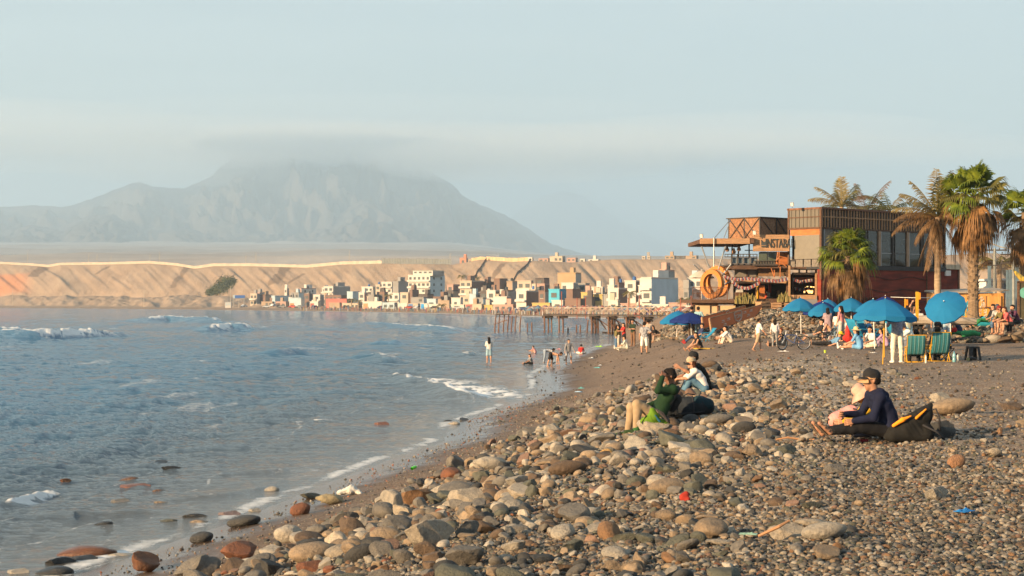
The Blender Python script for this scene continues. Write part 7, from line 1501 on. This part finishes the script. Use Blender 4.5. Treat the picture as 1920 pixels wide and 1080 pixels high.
per('man in a patterned shirt and white shorts with hand on hip seen from behind', 1208, 664, 85, mat('leaf_pattern', (.07, .07, .10), .85, .05, 13, col2=(.42, .42, .43)), (.62, .60, .57), J(STAND, thL=(4, 6), thR=(0, 6), uaR=(-20, 40), faR=(60, -40)), size=1.0, leg=.5, shoe=BK, topw=1.5)
per('person in black trousers hidden behind the man in the patterned shirt', 1215, 661, 95, (.5, .4, .32), BK, J(STAND, thL=(14, 4)), D=101, size=1.0)
per('woman in a black top crouching on the rubble beside the pier', 1236, 632, 190, BK, (.3, .2, .15), J(SITC, lean=40, ph=.42), D=112, size=.95, hairlen=.2)
# -- by the orange ramp
per('man in dark clothes standing under the navy parasol', 1297, 634, 100, (.03, .03, .03), (.07, .045, .03), STAND, D=101.5, size=1.02, sleeve=.95)
per('person in a pale blue shirt standing under the navy parasol, back turned', 1309, 634, 60, (.22, .36, .40), (.24, .36, .42), J(STAND, uaL=(10, 25), uaR=(10, 25)), D=100.5, size=1.04, sleeve=.95)
per('man in navy reclining in the blue chair by the ramp', 1308, 646, 190, NVY, (.05, .08, .16), RECL, D=92.5, size=.95, dz=.0, shoe=RED)
chair('blue reclining chair beside the orange ramp', Vector((X_(1316, 92), 92.2, hz(X_(1316, 92), 92.2))), R(192), BLUEC, BLUEC, size=1.15, back=45)
per('woman in a black swimsuit sitting on a yellow towel with bent legs', 1313, 656, 205, BK, BK, J(SITL, thL=(112, 6), shL=(50, 4), lean=14), size=.95, leg=.1, sleeve=0, hairlen=.22, gender='f')
g = G(1322, 655); m = MB(); m.sheet([[(x, y, .03+.02*sin(x*9+y*5)) for y in np.linspace(-.35, .35, 6)] for x in np.linspace(-.6, .6, 9)]); o = m.build('towel', cloth((.55, .33, .04)), None, g, .2, smooth=True); tag(o, 'yellow towel under the woman in black', 'towel'); o.modifiers.new('t', 'SOLIDIFY').thickness = .015
per('woman in white sitting on the sand below the ramp', 1370, 633, 185, (.6, .57, .54), (.55, .46, .38), J(SITK), D=88, size=1.0, sleeve=.8, hairlen=.1, gender='f')
per('child in a pink and blue top sitting beside the woman in white', 1361, 632, 200, (.5, .25, .25), (.5, .42, .36), SITK, D=88.6, size=.75, hairlen=.1)
per('boy in a white tee and beige shorts walking to the right', 1422, 658, 10, (.6, .58, .55), (.36, .26, .17), WALK, size=.80, leg=.48)
per('girl with long dark hair and patterned leggings standing by the bicycle', 1453, 655, 80, (.55, .5, .5), mat('spotted_leggings', (.02, .02, .02), .8, .05, 9, col2=(.30, .30, .30)), STAND, D=78, size=.72, hairlen=.25, sleeve=.9)
per('person in black with reddish hair sitting behind the bicycle', 1471, 655, 185, BK, BK, SITL, D=79, size=.92, hair=(.11, .03, .015), sleeve=0)
per('person lying back in a low chair with tattooed legs stretched', 1530, 632, 184, BK, (.2, .2, .2), J(RECL, thL=(88, 5), shL=(48, 3)), D=80, size=1.0, leg=.45, dz=.05)
chair('dark low reclining chair left of the seated crowd', Vector((X_(1537, 80), 80.1, hz(X_(1537, 80), 80.1))), R(184), mat('dark_canvas', (.03, .05, .06), .8), DARK, size=1.1, back=42)
per('person lying on the sand in black leggings with a yellow hat', 1556, 648, 176, (.12, .25, .4), BK, J(SITL, lean=-72, ph=.12, thL=(92, 3), thR=(90, 3), shL=(89, 3), shR=(88, 3), neck=10), D=78, size=.95, hat=('wide', (.60, .38, .03), None))
per('woman in a light blue dress and wide straw hat sitting on the sand', 1613, 655, 155, (.13, .30, .50), (.13, .30, .50), J(SITL, lean=6), size=1.0, hat=('wide', (.56, .42, .22), None), hairlen=.32, gender='f', leg=.3, shoe=WT, topw=1.5)
per('man in a white tee sitting cross legged on the sand', 1638, 652, 215, (.62, .6, .57), (.45, .40, .33), J(SITX, uaR=(30, 8), faR=(150, -20)), size=1.0, topw=1.4)
per('person in lilac pink sitting behind the yellow poles', 1663, 650, 160, (.42, .24, .34), (.30, .22, .32), J(SITK), size=.9, hairlen=.25, sleeve=.8, gender='f')
per('child in a white top standing in the crowd under the parasols', 1569, 631, 60, (.55, .5, .48), (.1, .15, .2), STAND, D=84, size=.80, hairlen=.1)
per('girl in a pink tee standing in the crowd under the parasols', 1578, 634, 140, (.5, .2, .2), (.4, .38, .35), J(STAND), D=82.5, size=.98, hairlen=.28, leg=.45, gender='f')
per('man in a cream shirt sitting in the crowd with back turned', 1603, 634, 120, (.5, .45, .36), (.12, .1, .08), J(SITC, ph=.40), D=80.5, size=1.0)
per('shirtless person sitting under the row of parasols at left', 1559, 630, 160, None, BK, J(SITC, ph=.38, lean=20), D=84.5, size=.95, leg=.45)
per('person in a pale dress standing half hidden by the drooping parasol', 1552, 614, 90, (.30, .22, .24), (.25, .18, .2), STAND, D=84.5, size=.92, hairlen=.2, gender='f')
per('person in white sitting deep in the shade under the parasols', 1590, 622, 175, (.5, .48, .45), (.3, .1, .08), J(SITC, ph=.42), D=86, size=.95)
per('woman in a floral top sitting in the shade behind the large parasol', 1617, 629, 200, mat('floral', (.35, .12, .05), .8, .05, 12, col2=(.5, .4, .2)), (.1, .1, .1), J(SITC, ph=.4, lean=14), D=81.5, size=.95, hairlen=.25, gender='f')
per('person in blue lying on a lounger behind the large parasol', 1636, 626, 10, (.10, .25, .45), BK, J(RECL, lean=-30), D=80, size=.95, dz=.1)
for px, D, rz, lab in ((1621, 79, 20, 'blue striped lounger behind the straw hat, left one'), (1640, 79.5, 15, 'blue striped lounger behind the straw hat, right one'), (1694, 76, 20, 'tall blue lounger at the right of the large parasol'), (1560, 84, 170, 'folding chair in the crowd under the parasols'), (1603, 80.6, 120, 'small folding chair under the man in cream')): chair(lab, Vector((X_(px, D), D, hz(X_(px, D), D))), R(rz), BLUEC, BLUEC if D < 80 else STEEL, size=1.5 if 'lounger' in lab else 1.0, back=60 if 'lounger' in lab else 70)
g = Vector((X_(1590, 79.5), 79.5, hz(X_(1590, 79.5), 79.5))); v, q = surf([((0, 0, .2), (0, 0, .75), .16, .10), ((.1, 0, .2), (-.1, 0, .25), .15, .15)], .016, .03); o = part('red_towel', v, q, cloth(RED), None); o.location = g; o.name = 'towel'; tag(o, 'red towel draped over a seat in the crowd', 'towel')
# -- the group by the large parasol
per('man in white trousers and speckled shirt standing, head hidden by the large parasol', 1682, 683, 100, mat('speckled', (.46, .44, .47), .85, .05, 22, col2=(.14, .16, .27)), (.60, .56, .48), J(STAND, thL=(6, 4), thR=(-2, 5), uaR=(18, 24), faR=(80, -30), uaL=(30, 14), faL=(110, -20)), D=56, size=1.03, hh=.012, shoe=(.6, .58, .55), topw=1.6)
per('woman in a white shirt and red cap leaning over a chair', 1716, 664, 195, (.50, .56, .56), (.12, .13, .16), J(SITC, lean=38, ph=.55, uaL=(55, 10), faL=(80, 0), uaR=(50, 10), faR=(85, -10), neck=16), D=59.5, size=1.0, hh=.012, hat=('cap', (.45, .02, .02), (.45, .02, .02)), gender='f', topw=1.6)
per('person in grey standing behind the red cap woman', 1700, 662, 150, (.20, .24, .28), (.2, .2, .22), J(STAND, lean=22), D=61, size=.82)
per('woman in a yellow floral top standing behind the large parasol', 1703, 640, 120, mat('yellow_floral', (.45, .28, .05), .8, .05, 10, col2=(.25, .45, .55)), (.25, .4, .45), STAND, D=66, size=.98, gender='f')
per('person sitting deep in the left striped chair, only hair and white shoes showing', 1717, 680, 85, (.2, .2, .2), BK, J(SITC, ph=.30, lean=-18, thL=(84, 8), shL=(10, 2)), D=56.6, size=.95, hh=.012, shoe=WT)
per('person sitting in the right striped chair, top of the head showing', 1757, 680, 92, (.1, .1, .1), BK, J(SITC, ph=.32, lean=-12), D=56.6, size=1.0, hh=.012, skin=1)
per('man in a grey tee and black cap sitting at the right of the striped chairs', 1777, 679, 175, (.27, .26, .265), BK, J(SITC, ph=.50, lean=16, neck=22, shL=(-6, 2)), D=57.3, size=1.03, hh=.011, hat=('cap', BK, BK), shoe=BK, topw=1.7)
chair('green striped folding chair with yellow frame, left of the pair', Vector((X_(1715, 55.6), 55.6, hz(X_(1715, 55.6), 55.6))), R(85), GREENST, YELL, size=1.12, back=68); chair('green striped folding chair with yellow frame, right of the pair', Vector((X_(1757, 55.6), 55.6, hz(X_(1757, 55.6), 55.6))), R(94), GREENST, YELL, size=1.18, back=72)
chair('yellow and blue striped folding chair facing the pair', Vector((X_(1741, 58.6), 58.6, hz(X_(1741, 58.6), 58.6))), R(-165), YELST, YELL, size=1.15, back=70)
m = MB(); g = Vector((X_(1777, 57.3), 57.35, hz(X_(1777, 57.3), 57.3))); 
for a, b_ in (((-.2, -.15, 0), (.2, -.15, .42)), ((.2, -.15, 0), (-.2, -.15, .42)), ((-.2, .15, 0), (.2, .15, .42)), ((.2, .15, 0), (-.2, .15, .42))): m.bar(a, b_, .025)
m.box((-.2, -.17, .41), (.2, .17, .43)); tag(m.build('camp_stool', DARK, None, g), 'low folding stool under the man in the grey tee', 'stool')
# -- right side
for px, rz, c, b_, lab in ((1758, 80, (.3, .3, .32), (.16, .19, .22), 'person in grey jeans standing behind the tipped parasol, left one'), (1775, 95, (.4, .4, .42), (.30, .40, .48), 'person in pale jeans standing behind the tipped parasol, right one')):
    per(lab, px, 612, rz, c, b_, J(STAND, thL=(3, 5), thR=(0, 5)), D=75, size=1.0)
per('person with both arms raised near the volleyball post', 1711, 600, -60, None, BK, J(STAND, uaL=(165, 20), faL=(175, -30), uaR=(165, 20), faR=(175, -30)), D=84, size=1.0, leg=.4)
per('person in a pale tee behind the tall yellow post', 1723, 602, -120, (.4, .38, .38), BK, STAND, D=80, size=.98, hairlen=.2)
per('shirtless man sitting between the tipped parasol and the palm', 1788, 606, 200, None, RED, J(SITC, ph=.38, lean=20), D=81, size=1.0, leg=.45, dz=.25)
per('woman in a white top sitting behind the tipped parasol', 1746, 606, 160, (.5, .48, .45), (.45, .35, .25), J(SITC, ph=.38), D=80.5, size=.95, leg=.5, dz=.2, hairlen=.2, gender='f')
per('man in dark blue sitting at the foot of the shaggy palm', 1801, 606, 150, NVY, (.03, .2, .08), J(SITX), D=81.5, size=1.0, dz=.35)
per('man in black with sunglasses reclining right of the shaggy palm', 1852, 606, 190, BK, (.03, .16, .06), J(RECL, ph=.42), D=82, size=1.0, dz=.3)
per('man in black and white tee, grey cap and blue shorts on the ledge', 1872, 607, 235, mat('bw_tee', (.5, .5, .5), .8, .05, 5, col2=(.03, .03, .03)), (.08, .14, .24), J(SITC, neck=10), D=79.2, size=1.0, leg=.6, hat=('cap', (.06, .07, .09), (.06, .07, .09)), hh=.013, dz=.48)
per('woman in an olive top and maroon cap sitting on the ledge with bare legs', 1884, 610, 195, (.13, .11, .045), BK, J(SITC, lean=22), D=78.9, size=1.0, leg=.2, hat=('cap', (.16, .02, .02), (.16, .02, .02)), hh=.013, dz=.45, gender='f')
per('woman in a red pink top sitting on the ledge with black shorts', 1895, 612, 190, (.48, .10, .10), BK, J(SITC, lean=24), D=78.6, size=1.0, leg=.2, hairlen=.2, hh=.013, dz=.42, gender='f', hair=(.05, .02, .012))
per('man in a dark red and blue tee sitting at the end of the ledge', 1907, 610, 200, (.08, .03, .06), BK, J(SITC, lean=18, uaR=(60, 10), faR=(130, 0)), D=79, size=1.0, hh=.013, dz=.5)
v, q = surf([((0, 0, .12), (.5, .1, .16), .16, .13), ((.3, 0, .2), (.7, 0, .1), .1, .1)], .02, .04); o = part('bag_heap', v, q, cloth((.04, .26, .10)), None); o.location = Vector((X_(1808, 80.5), 80.5, hz(X_(1808, 80.5), 80.5)+.3)); o.name = 'towel_heap'; tag(o, 'green towel heap by the palm foot', 'towel')
v, q = surf([((0, 0, .2), (.8, 0, .2), .2, .22), ((.2, .1, .35), (.6, 0, .35), .14, .1)], .02, .04); o = part('tent', v, q, cloth((.02, .25, .33)), None); o.location = Vector((X_(1838, 83), 83, hz(X_(1838, 83), 83)+.1)); o.name = 'beach_bag'; tag(o, 'teal beach bags piled right of the palm foot', 'bag')
per('man in a white tee standing inside the orange ring', 1330, 563, 40, (.5, .48, .44), (.16, .14, .12), STAND, D=108, size=.80, sleeve=.45)

# ------------------------------------------------------------------ the four nearest people
def eyes(root, Mh, neck, nb, glasses=False):
    m = MB()
    for s in (-1, 1): m.tube([Mh @ Vector((.084, s*.036, .022)), Mh @ Vector((.098, s*.034, .022))], [.013, .006], 8)
    m.build('eyes', mat('eye_dark', (.02, .015, .012), .3), root)
    m = MB()
    for s in (-1, 1): m.tube([Mh @ Vector((.099, s*.014, .043)), Mh @ Vector((.096, s*.035, .048)), Mh @ Vector((.080, s*.056, .042))], [.004, .005, .003], 5)
    m.tube([Mh @ Vector((.092, -.022, -.05)), Mh @ Vector((.101, 0, -.049)), Mh @ Vector((.092, .022, -.05))], [.002, .004, .002], 5)
    m.build('brows_and_lips', mat('brow', (.10, .035, .025), .7), root)
    if glasses:
        m = MB(); m.box((.098, -.062, .010), (.106, -.008, .036), Mh); m.box((.098, .008, .010), (.106, .062, .036), Mh); m.bar(Mh @ Vector((.10, -.06, .03)), Mh @ Vector((0, -.09, .03)), .004); m.bar(Mh @ Vector((.10, .06, .03)), Mh @ Vector((0, .09, .03)), .004); m.bar(Mh @ Vector((.104, -.01, .03)), Mh @ Vector((.104, .01, .03)), .005); m.build('glasses', mat('glasses_black', (.01, .01, .01), .2), root)

def feet(pose):
    p = dict(ph=.93, thL=(0, 3), shL=(0, 1), thR=(0, 3), shR=(0, 1), ftL=None, ftR=None); p.update(pose); out = []
    for s, th, sh, ft in ((1, p['thL'], p['shL'], p['ftL']), (-1, p['thR'], p['shR'], p['ftR'])):
        hip = Vector((0, s*.09, p['ph']-.02)); sv = dirv(sh[0], sh[1], s); an = hip+dirv(th[0], th[1], s)*.43+sv*.41; fd = dirv(ft if ft is not None else sh[0]+88, th[1]*.5, s); out.append((an, sv, fd, an+sv*.045-fd*.03))
    return out
def sandals(root, pose, col):
    for an, sv, fd, heel in feet(pose):
        side = fd.cross(sv).normalized(); m = MB(); dn = (sv-fd*sv.dot(fd)).normalized()
        rows = []
        for u in np.linspace(-.015, .215, 9): w_ = .036+.014*sin(pi*min(1, max(0, (u-.05)/.25))); c = heel+fd*u+dn*.040; rows.append([c-side*w_, c+side*w_, c+side*w_+dn*.012, c-side*w_+dn*.012, c-side*w_])
        m.sheet(rows); m.add([tuple(q) for q in rows[0][:4]], [(0, 1, 2, 3)]); m.add([tuple(q) for q in rows[-1][:4]], [(3, 2, 1, 0)]); o = m.build('sandal', cloth(col), root)
        m = MB()
        for u in (.03, .10, .165):
            m.tube([heel+fd*u+dn*(.042*cos(a))+side*(.050*sin(a)) for a in np.linspace(-pi/2, -3*pi/2, 9)], .009, 5)
        m.build('strap', cloth(tuple(c*.7 for c in col)), o)
def pack(label, loc, rz, size, prims, m1, panels, straps, name='backpack'):
    t = thing(name, label, 'backpack', loc, rz); t.scale = (size,)*3; v, q = surf([(Vector(a), Vector(b), ra, rb) for a, b, ra, rb in prims], .011, .05); nn = fbm(v[:, 0]*14+v[:, 2]*9, v[:, 1]*12, 3)-.5; v = v+(nn*.035)[:, None]*np.array([0, -1, .6]); part('pack_body', v, q, m1, t)
    for nm, c, pr_ in panels: v, q = surf([(Vector(a), Vector(b), ra, rb) for a, b, ra, rb in pr_], .009, .02); part(nm, v, q, cloth(c), t)
    for pts_ in straps: m = MB(); m.tube([Vector(p) for p in pts_], .012, 6); m.build('strap', cloth((.03, .03, .035)), t, smooth=True)
    return t
FLC = cloth((.010, .013, .034), 'navy_fleece'); BCT = cloth((.012, .012, .014), 'black_cotton')
def eyes(root, Mh, neck, nb, glasses=False):
    for s in (-1, 1): m = MB(); m.tube([Mh @ Vector((.084, s*.036, .022)), Mh @ Vector((.098, s*.034, .022))], [.013, .006], 8); m.build('eye', mat('eye_dark', (.02, .015, .012), .3), root); m = MB(); m.tube([Mh @ Vector((.099, s*.014, .043)), Mh @ Vector((.096, s*.035, .048)), Mh @ Vector((.080, s*.056, .042))], [.004, .005, .003], 5); m.build('eyebrow', mat('brow', (.05, .02, .015), .7), root)
    m = MB(); m.tube([Mh @ Vector((.092, -.022, -.05)), Mh @ Vector((.101, 0, -.049)), Mh @ Vector((.092, .022, -.05))], [.002, .004, .002], 5); m.build('lips', mat('lips', (.25, .07, .05), .5), root)
    if glasses: m = MB(); m.box((.098, -.062, .010), (.106, -.008, .036), Mh); m.box((.098, .008, .010), (.106, .062, .036), Mh); m.bar(Mh @ Vector((.10, -.06, .03)), Mh @ Vector((0, -.09, .03)), .004); m.bar(Mh @ Vector((.10, .06, .03)), Mh @ Vector((0, .09, .03)), .004); m.bar(Mh @ Vector((.104, -.01, .03)), Mh @ Vector((.104, .01, .03)), .005); m.build('glasses', mat('glasses_black', (.01, .01, .01), .2), root)
g = G(1668, 828); g.z += .03
POSE_A = dict(ph=.13, lean=12, curve=20, thL=(99, 5), shL=(83, 2), thR=(97, 12), shR=(80, 8), uaL=(22, 10), faL=(80, -6), uaR=(26, 14), faR=(92, -20), curl=1.1, neck=4, ftL=132, ftR=142)
def ex_man(root, Mh, neck, nb):
    eyes(root, Mh, neck, nb, True)
    v, q = surf([(nb+Vector((-.06, -.10, .03)), nb+Vector((-.06, .10, .03)), .055, .055), (nb+Vector((-.12, -.08, -.02)), nb+Vector((-.12, .08, -.02)), .06, .06), (nb+Vector((-.02, -.11, .03)), nb+Vector((.05, -.08, -.01)), .04, .03), (nb+Vector((-.02, .11, .03)), nb+Vector((.05, .08, -.01)), .04, .03)], .009, .04); part('hood', v, q, FLC, root)
    m = MB(); rr = [[Mh @ Vector((.07+.11*t_*cos(a), .082*sin(a), .078-.012*t_-.02*abs(sin(a))**2)) for a in [pi*(k/12-.5) for k in range(13)]] for t_ in np.linspace(0, 1, 6)]; m.sheet(rr); o = m.build('upper_visor', cloth(BK), root, smooth=True); o.modifiers.new('t', 'SOLIDIFY').thickness = .006
    m = MB(); m.add([Mh @ Vector(p) for p in ((.02, -.108, .105), (.05, -.105, .088), (-.01, -.109, .088))], [(0, 1, 2)]); o = m.build('cap_badge', cloth((.5, .02, .02)), root); o.modifiers.new('t', 'SOLIDIFY').thickness = .008
    m = MB(); rr = [[Mh @ Vector((-.012+.112*1.06*cos(a), .098*sin(a), z+.010*cos(a))) for a in np.linspace(-pi*.62, pi*.62, 20)] for z in (.032, .066)]; m.sheet(rr); o = m.build('cap_band', cloth((.42, .25, .13)), root, smooth=True); o.modifiers.new('t', 'SOLIDIFY').thickness = .004
    sandals(root, POSE_A, (.10, .075, .055))
man = person('man in navy hoodie and black and tan cap sitting on the stones', g, R(186), FLC, BCT, POSE_A, size=1.06, skin=1, sleeve=1.0, topw=2.6, hh=.008, leg=.94, extra=ex_man, headpitch=2, hat=('cap', BK, (.42, .25, .13)))
g2 = Vector((g.x+.08, g.y+.62, 0)); g2.z = hz(g2.x, g2.y)+.02
POSE_B = dict(ph=.12, lean=16, curve=30, thL=(95, 45), shL=(70, -62), thR=(95, 45), shR=(70, -62), uaL=(40, 10), faL=(85, -4), uaR=(35, 12), faR=(80, -10), neck=30, ftL=135, ftR=140)
def ex_w(root, Mh, neck, nb):
    eyes(root, Mh, neck, nb)
    m = MB(); n = 36; rows = []
    for r, z in ((.235, -.005), (.20, .02), (.15, .045), (.115, .06), (.108, .075), (.10, .13), (.07, .162), (.003, .172)): rows.append([Mh @ (Matrix.Rotation(R(14), 4, 'Y') @ Vector((-.02+r*cos(2*pi*k/n), r*sin(2*pi*k/n), z+.02*sin(6*pi*k/n)*(r/.235)**4))) for k in range(n+1)])
    m.sheet(rows); o = m.build('sun_hat', cloth((.46, .28, .22)), root, smooth=True); o.modifiers.new('t', 'SOLIDIFY').thickness = .005
person('woman in yellow with a wide pale pink hat, mostly hidden behind the hoodie man', g2, R(182), cloth((.46, .28, .02)), cloth((.05, .05, .07)), POSE_B, size=.92, skin=0, sleeve=1.0, hh=.009, gender='f', hairlen=.25, topw=1.8, shoe=(.28, .22, .16), extra=ex_w)
g = G(1597, 812); pack('pink backpack lying against the legs of the hoodie man', g+Vector((0, .12, .05)), .2, 1.12, [((-.2, 0, .12), (.02, .02, .17), .11, .14), ((.02, 0, .17), (.2, 0, .12), .13, .08), ((-.15, -.1, .06), (.1, -.12, .08), .07, .08)], cloth((.55, .24, .22)), [('patch', (.55, .5, .48), [((-.12, -.115, .205), (-.06, -.12, .225), .018, .018)])], [[(.0, -.1, .28), (.12, -.14, .25), (.22, -.12, .12)], [(-.25, -.05, .1), (-.32, -.02, .14), (-.3, .05, .08)]])
g = G(1712, 829); BKP = cloth((.013, .013, .013), 'black_nylon')
pack('black backpack with orange stripes propped behind the hoodie man', g+Vector((0, .05, 0)), 0, 1.18, [((-.2, 0, .09), (.14, 0, .10), .10, .12), ((-.08, 0, .16), (.14, .02, .30), .12, .10), ((.14, .02, .30), (.22, .03, .42), .08, .03), ((-.24, 0, .06), (-.3, .02, .05), .06, .03)], BKP,
  [('orange_panel', (.75, .25, .02), [((-.235, -.085, .19), (-.14, -.125, .26), .020, .026), ((-.14, -.125, .26), (-.04, -.12, .305), .024, .008)]), ('orange_panel', (.75, .25, .02), [((.02, -.12, .28), (.14, -.085, .38), .018, .010)])], [[(.20, 0, .36), (.27, -.02, .38), (.31, -.02, .28), (.32, 0, .12)], [(.1, -.1, .2), (.25, -.16, .12), (.35, -.1, .03)]])
m = MB(); m.box((-.05, -.03, 0), (.05, .03, .06)); o = m.build('box_small', cloth((.22, .02, .03)), None, G(1623, 833)+Vector((0, .1, .0))); o.name = 'box'; tag(o, 'small dark red box under the knee of the hoodie man', 'box')
# the man in the green jumper and his rucksacks
g = G(1233, 800); g.z += .05
POSE_C = dict(ph=.14, lean=-24, curve=-6, thL=(120, 8), shL=(3, 4), thR=(110, 16), shR=(8, 4), ftL=92, ftR=88, uaL=(88, 16), faL=(205, -24), uaR=(34, 16), faR=(75, -10), curl=.9, neck=22)
def ex_g(root, Mh, neck, nb):
    eyes(root, Mh, neck, nb)
    for an, sv, fd, heel in feet(POSE_C):
        v, q = surf([(an-sv*.12, an+sv*.02, .056, .050), (an, heel+fd*.08, .05, .044)], .01, .02); part('sock', v, q, cloth((.03, .10, .03)), root)
        v, q = surf([(heel-fd*.01+sv*.03, heel+fd*.17+sv*.02, .042, .038)], .01, .02); part('sole', v, q, cloth((.42, .34, .25)), root)
    v, q = surf([(nb+Vector((-.05, -.15, -.02)), nb+Vector((.07, -.12, -.26)), .055, .045), (nb+Vector((-.05, .15, -.02)), nb+Vector((.07, .12, -.26)), .055, .045), (nb+Vector((-.12, -.12, -.2)), nb+Vector((-.05, -.2, -.36)), .08, .07)], .011, .03); part('shoulder_straps', v, q, cloth((.03, .03, .032)), root)
person('man in a dark green jumper leaning back on his rucksack, hand on forehead', g, R(188), cloth((.010, .030, .013), 'green_wool'), cloth((.30, .22, .14), 'beige_trousers'), POSE_C, size=1.10, skin=2, sleeve=1.0, topw=2.4, hh=.009, leg=.92, extra=ex_g, headpitch=4, shoe=(.025, .05, .02))
g = G(1285, 790); DKP = cloth((.018, .022, .028), 'rucksack_nylon')
pack('very large dark rucksack lying on the stones behind the green jumper man', g+Vector((.03, .12, .03)), -.08, 1.12, [((-.36, 0, .16), (.0, 0, .20), .13, .165), ((0, 0, .2), (.24, .02, .23), .165, .15), ((.24, .02, .23), (.36, .02, .20), .15, .11), ((-.36, 0, .1), (-.42, -.05, .06), .1, .06)], DKP, [('lid', (.012, .03, .04), [((.2, -.03, .28), (.36, -.02, .25), .115, .10)])],
  [[(-.18, -.16, .05), (-.17, -.17, .2), (-.12, -.05, .36)], [(.12, -.17, .06), (.12, -.18, .22), (.10, -.06, .385)], [(-.1, -.05, .36), (.02, -.06, .43), (.14, -.05, .41)], [(-.15, -.18, .1), (.1, -.19, .12), (.3, -.15, .14)]], 'rucksack')
g = G(1222, 806); pack('bright green daypack lying beside the green jumper man', g+Vector((0, -.12, .03)), .1, 1.15, [((-.12, 0, .10), (.02, 0, .17), .07, .08), ((.02, 0, .17), (.0, 0, .27), .075, .045), ((-.02, .02, .08), (.2, .02, .07), .08, .06)], cloth((.10, .19, .016)), [('blue_band', (.02, .10, .16), [((.03, -.075, .20), (.10, -.075, .11), .016, .018)]), ('dark_flap', (.05, .045, .05), [((.08, -.02, .28), (.24, -.04, .12), .02, .03)])], [[(-.1, -.05, .2), (-.17, -.06, .1), (-.13, -.08, .02)], [(.05, -.05, .3), (.16, -.06, .24), (.26, -.08, .08)]])
m = MB(); gg = G(1190, 808); m.tube([Vector((.0, 0, .02)), Vector((.08, -.03, .06)), Vector((.02, .02, .11)), Vector((.12, 0, .13)), Vector((.1, -.04, .04)), Vector((.16, .02, .09))], .011, 5); o = m.build('red_cord', cloth((.6, .08, .02)), None, gg+Vector((.05, -.05, 0)), smooth=True); o.name = 'cord'; tag(o, 'tangled red cord between the shoes and the green daypack', 'cord')
# the seated couple
g = G(1319, 738); POSE_D = dict(ph=.13, lean=16, curve=24, thL=(122, 4), shL=(28, 2), thR=(116, 6), shR=(24, 3), ftL=98, ftR=98, uaL=(52, 8), faL=(86, -14), uaR=(48, 10), faR=(80, -20), curl=.9, neck=10)
person('woman in a white tee, jeans and beige cap sitting with long brown hair', g+Vector((0, 0, .03)), R(184), cloth((.58, .54, .52), 'white_tee'), cloth((.085, .17, .25), 'blue_jeans'), POSE_D, size=.98, skin=0, sleeve=.46, topw=1.8, hh=.009, leg=.93, gender='f', hairlen=.42, hair=(.04, .014, .008), extra=eyes, hat=('cap', (.36, .29, .20), BK), shoe=WT)
g3 = Vector((g.x+.10, g.y+.48, 0)); g3.z = hz(g3.x, g3.y)+.05; POSE_E = dict(ph=.14, lean=14, curve=22, thL=(118, 8), shL=(20, 4), thR=(122, 6), shR=(26, 4), ftL=96, ftR=96, uaL=(62, 12), faL=(120, -10), uaR=(45, 10), faR=(75, -10), curl=.7, neck=8)
person('man in black with a black cap sitting behind the woman in jeans', g3, R(190), cloth((.013, .013, .014)), cloth((.012, .012, .013)), POSE_E, size=1.07, skin=1, sleeve=.48, topw=2.2, hh=.009, leg=.95, extra=eyes, hat=('cap', BK, BK), shoe=BK)
bottle('clear drinks bottle in the hands of the seated couple', g+Vector((-.42, -.02, .22)), .18, .03, (.4, .42, .4), WHITE)
# one who stands by the ledge path

# ------------------------------------------------------------------ the air
hz_b = MB(); hz_b.box((-12000, -60, -31), (12000, 31000, 1650))
hm = bpy.data.materials.new('haze_air'); hm.use_nodes = True; nt = hm.node_tree; nt.nodes.clear()
ho = N(nt, 'ShaderNodeOutputMaterial'); hv = N(nt, 'ShaderNodeVolumePrincipled'); nt.links.new(hv.outputs[0], ho.inputs['Volume'])
hv.inputs['Color'].default_value = (.65, .84, 1, 1); hv.inputs['Density'].default_value = 1.25e-4; hv.inputs['Anisotropy'].default_value = .2
tag(hz_b.build('haze', hm), 'pale sea haze', kind='stuff')
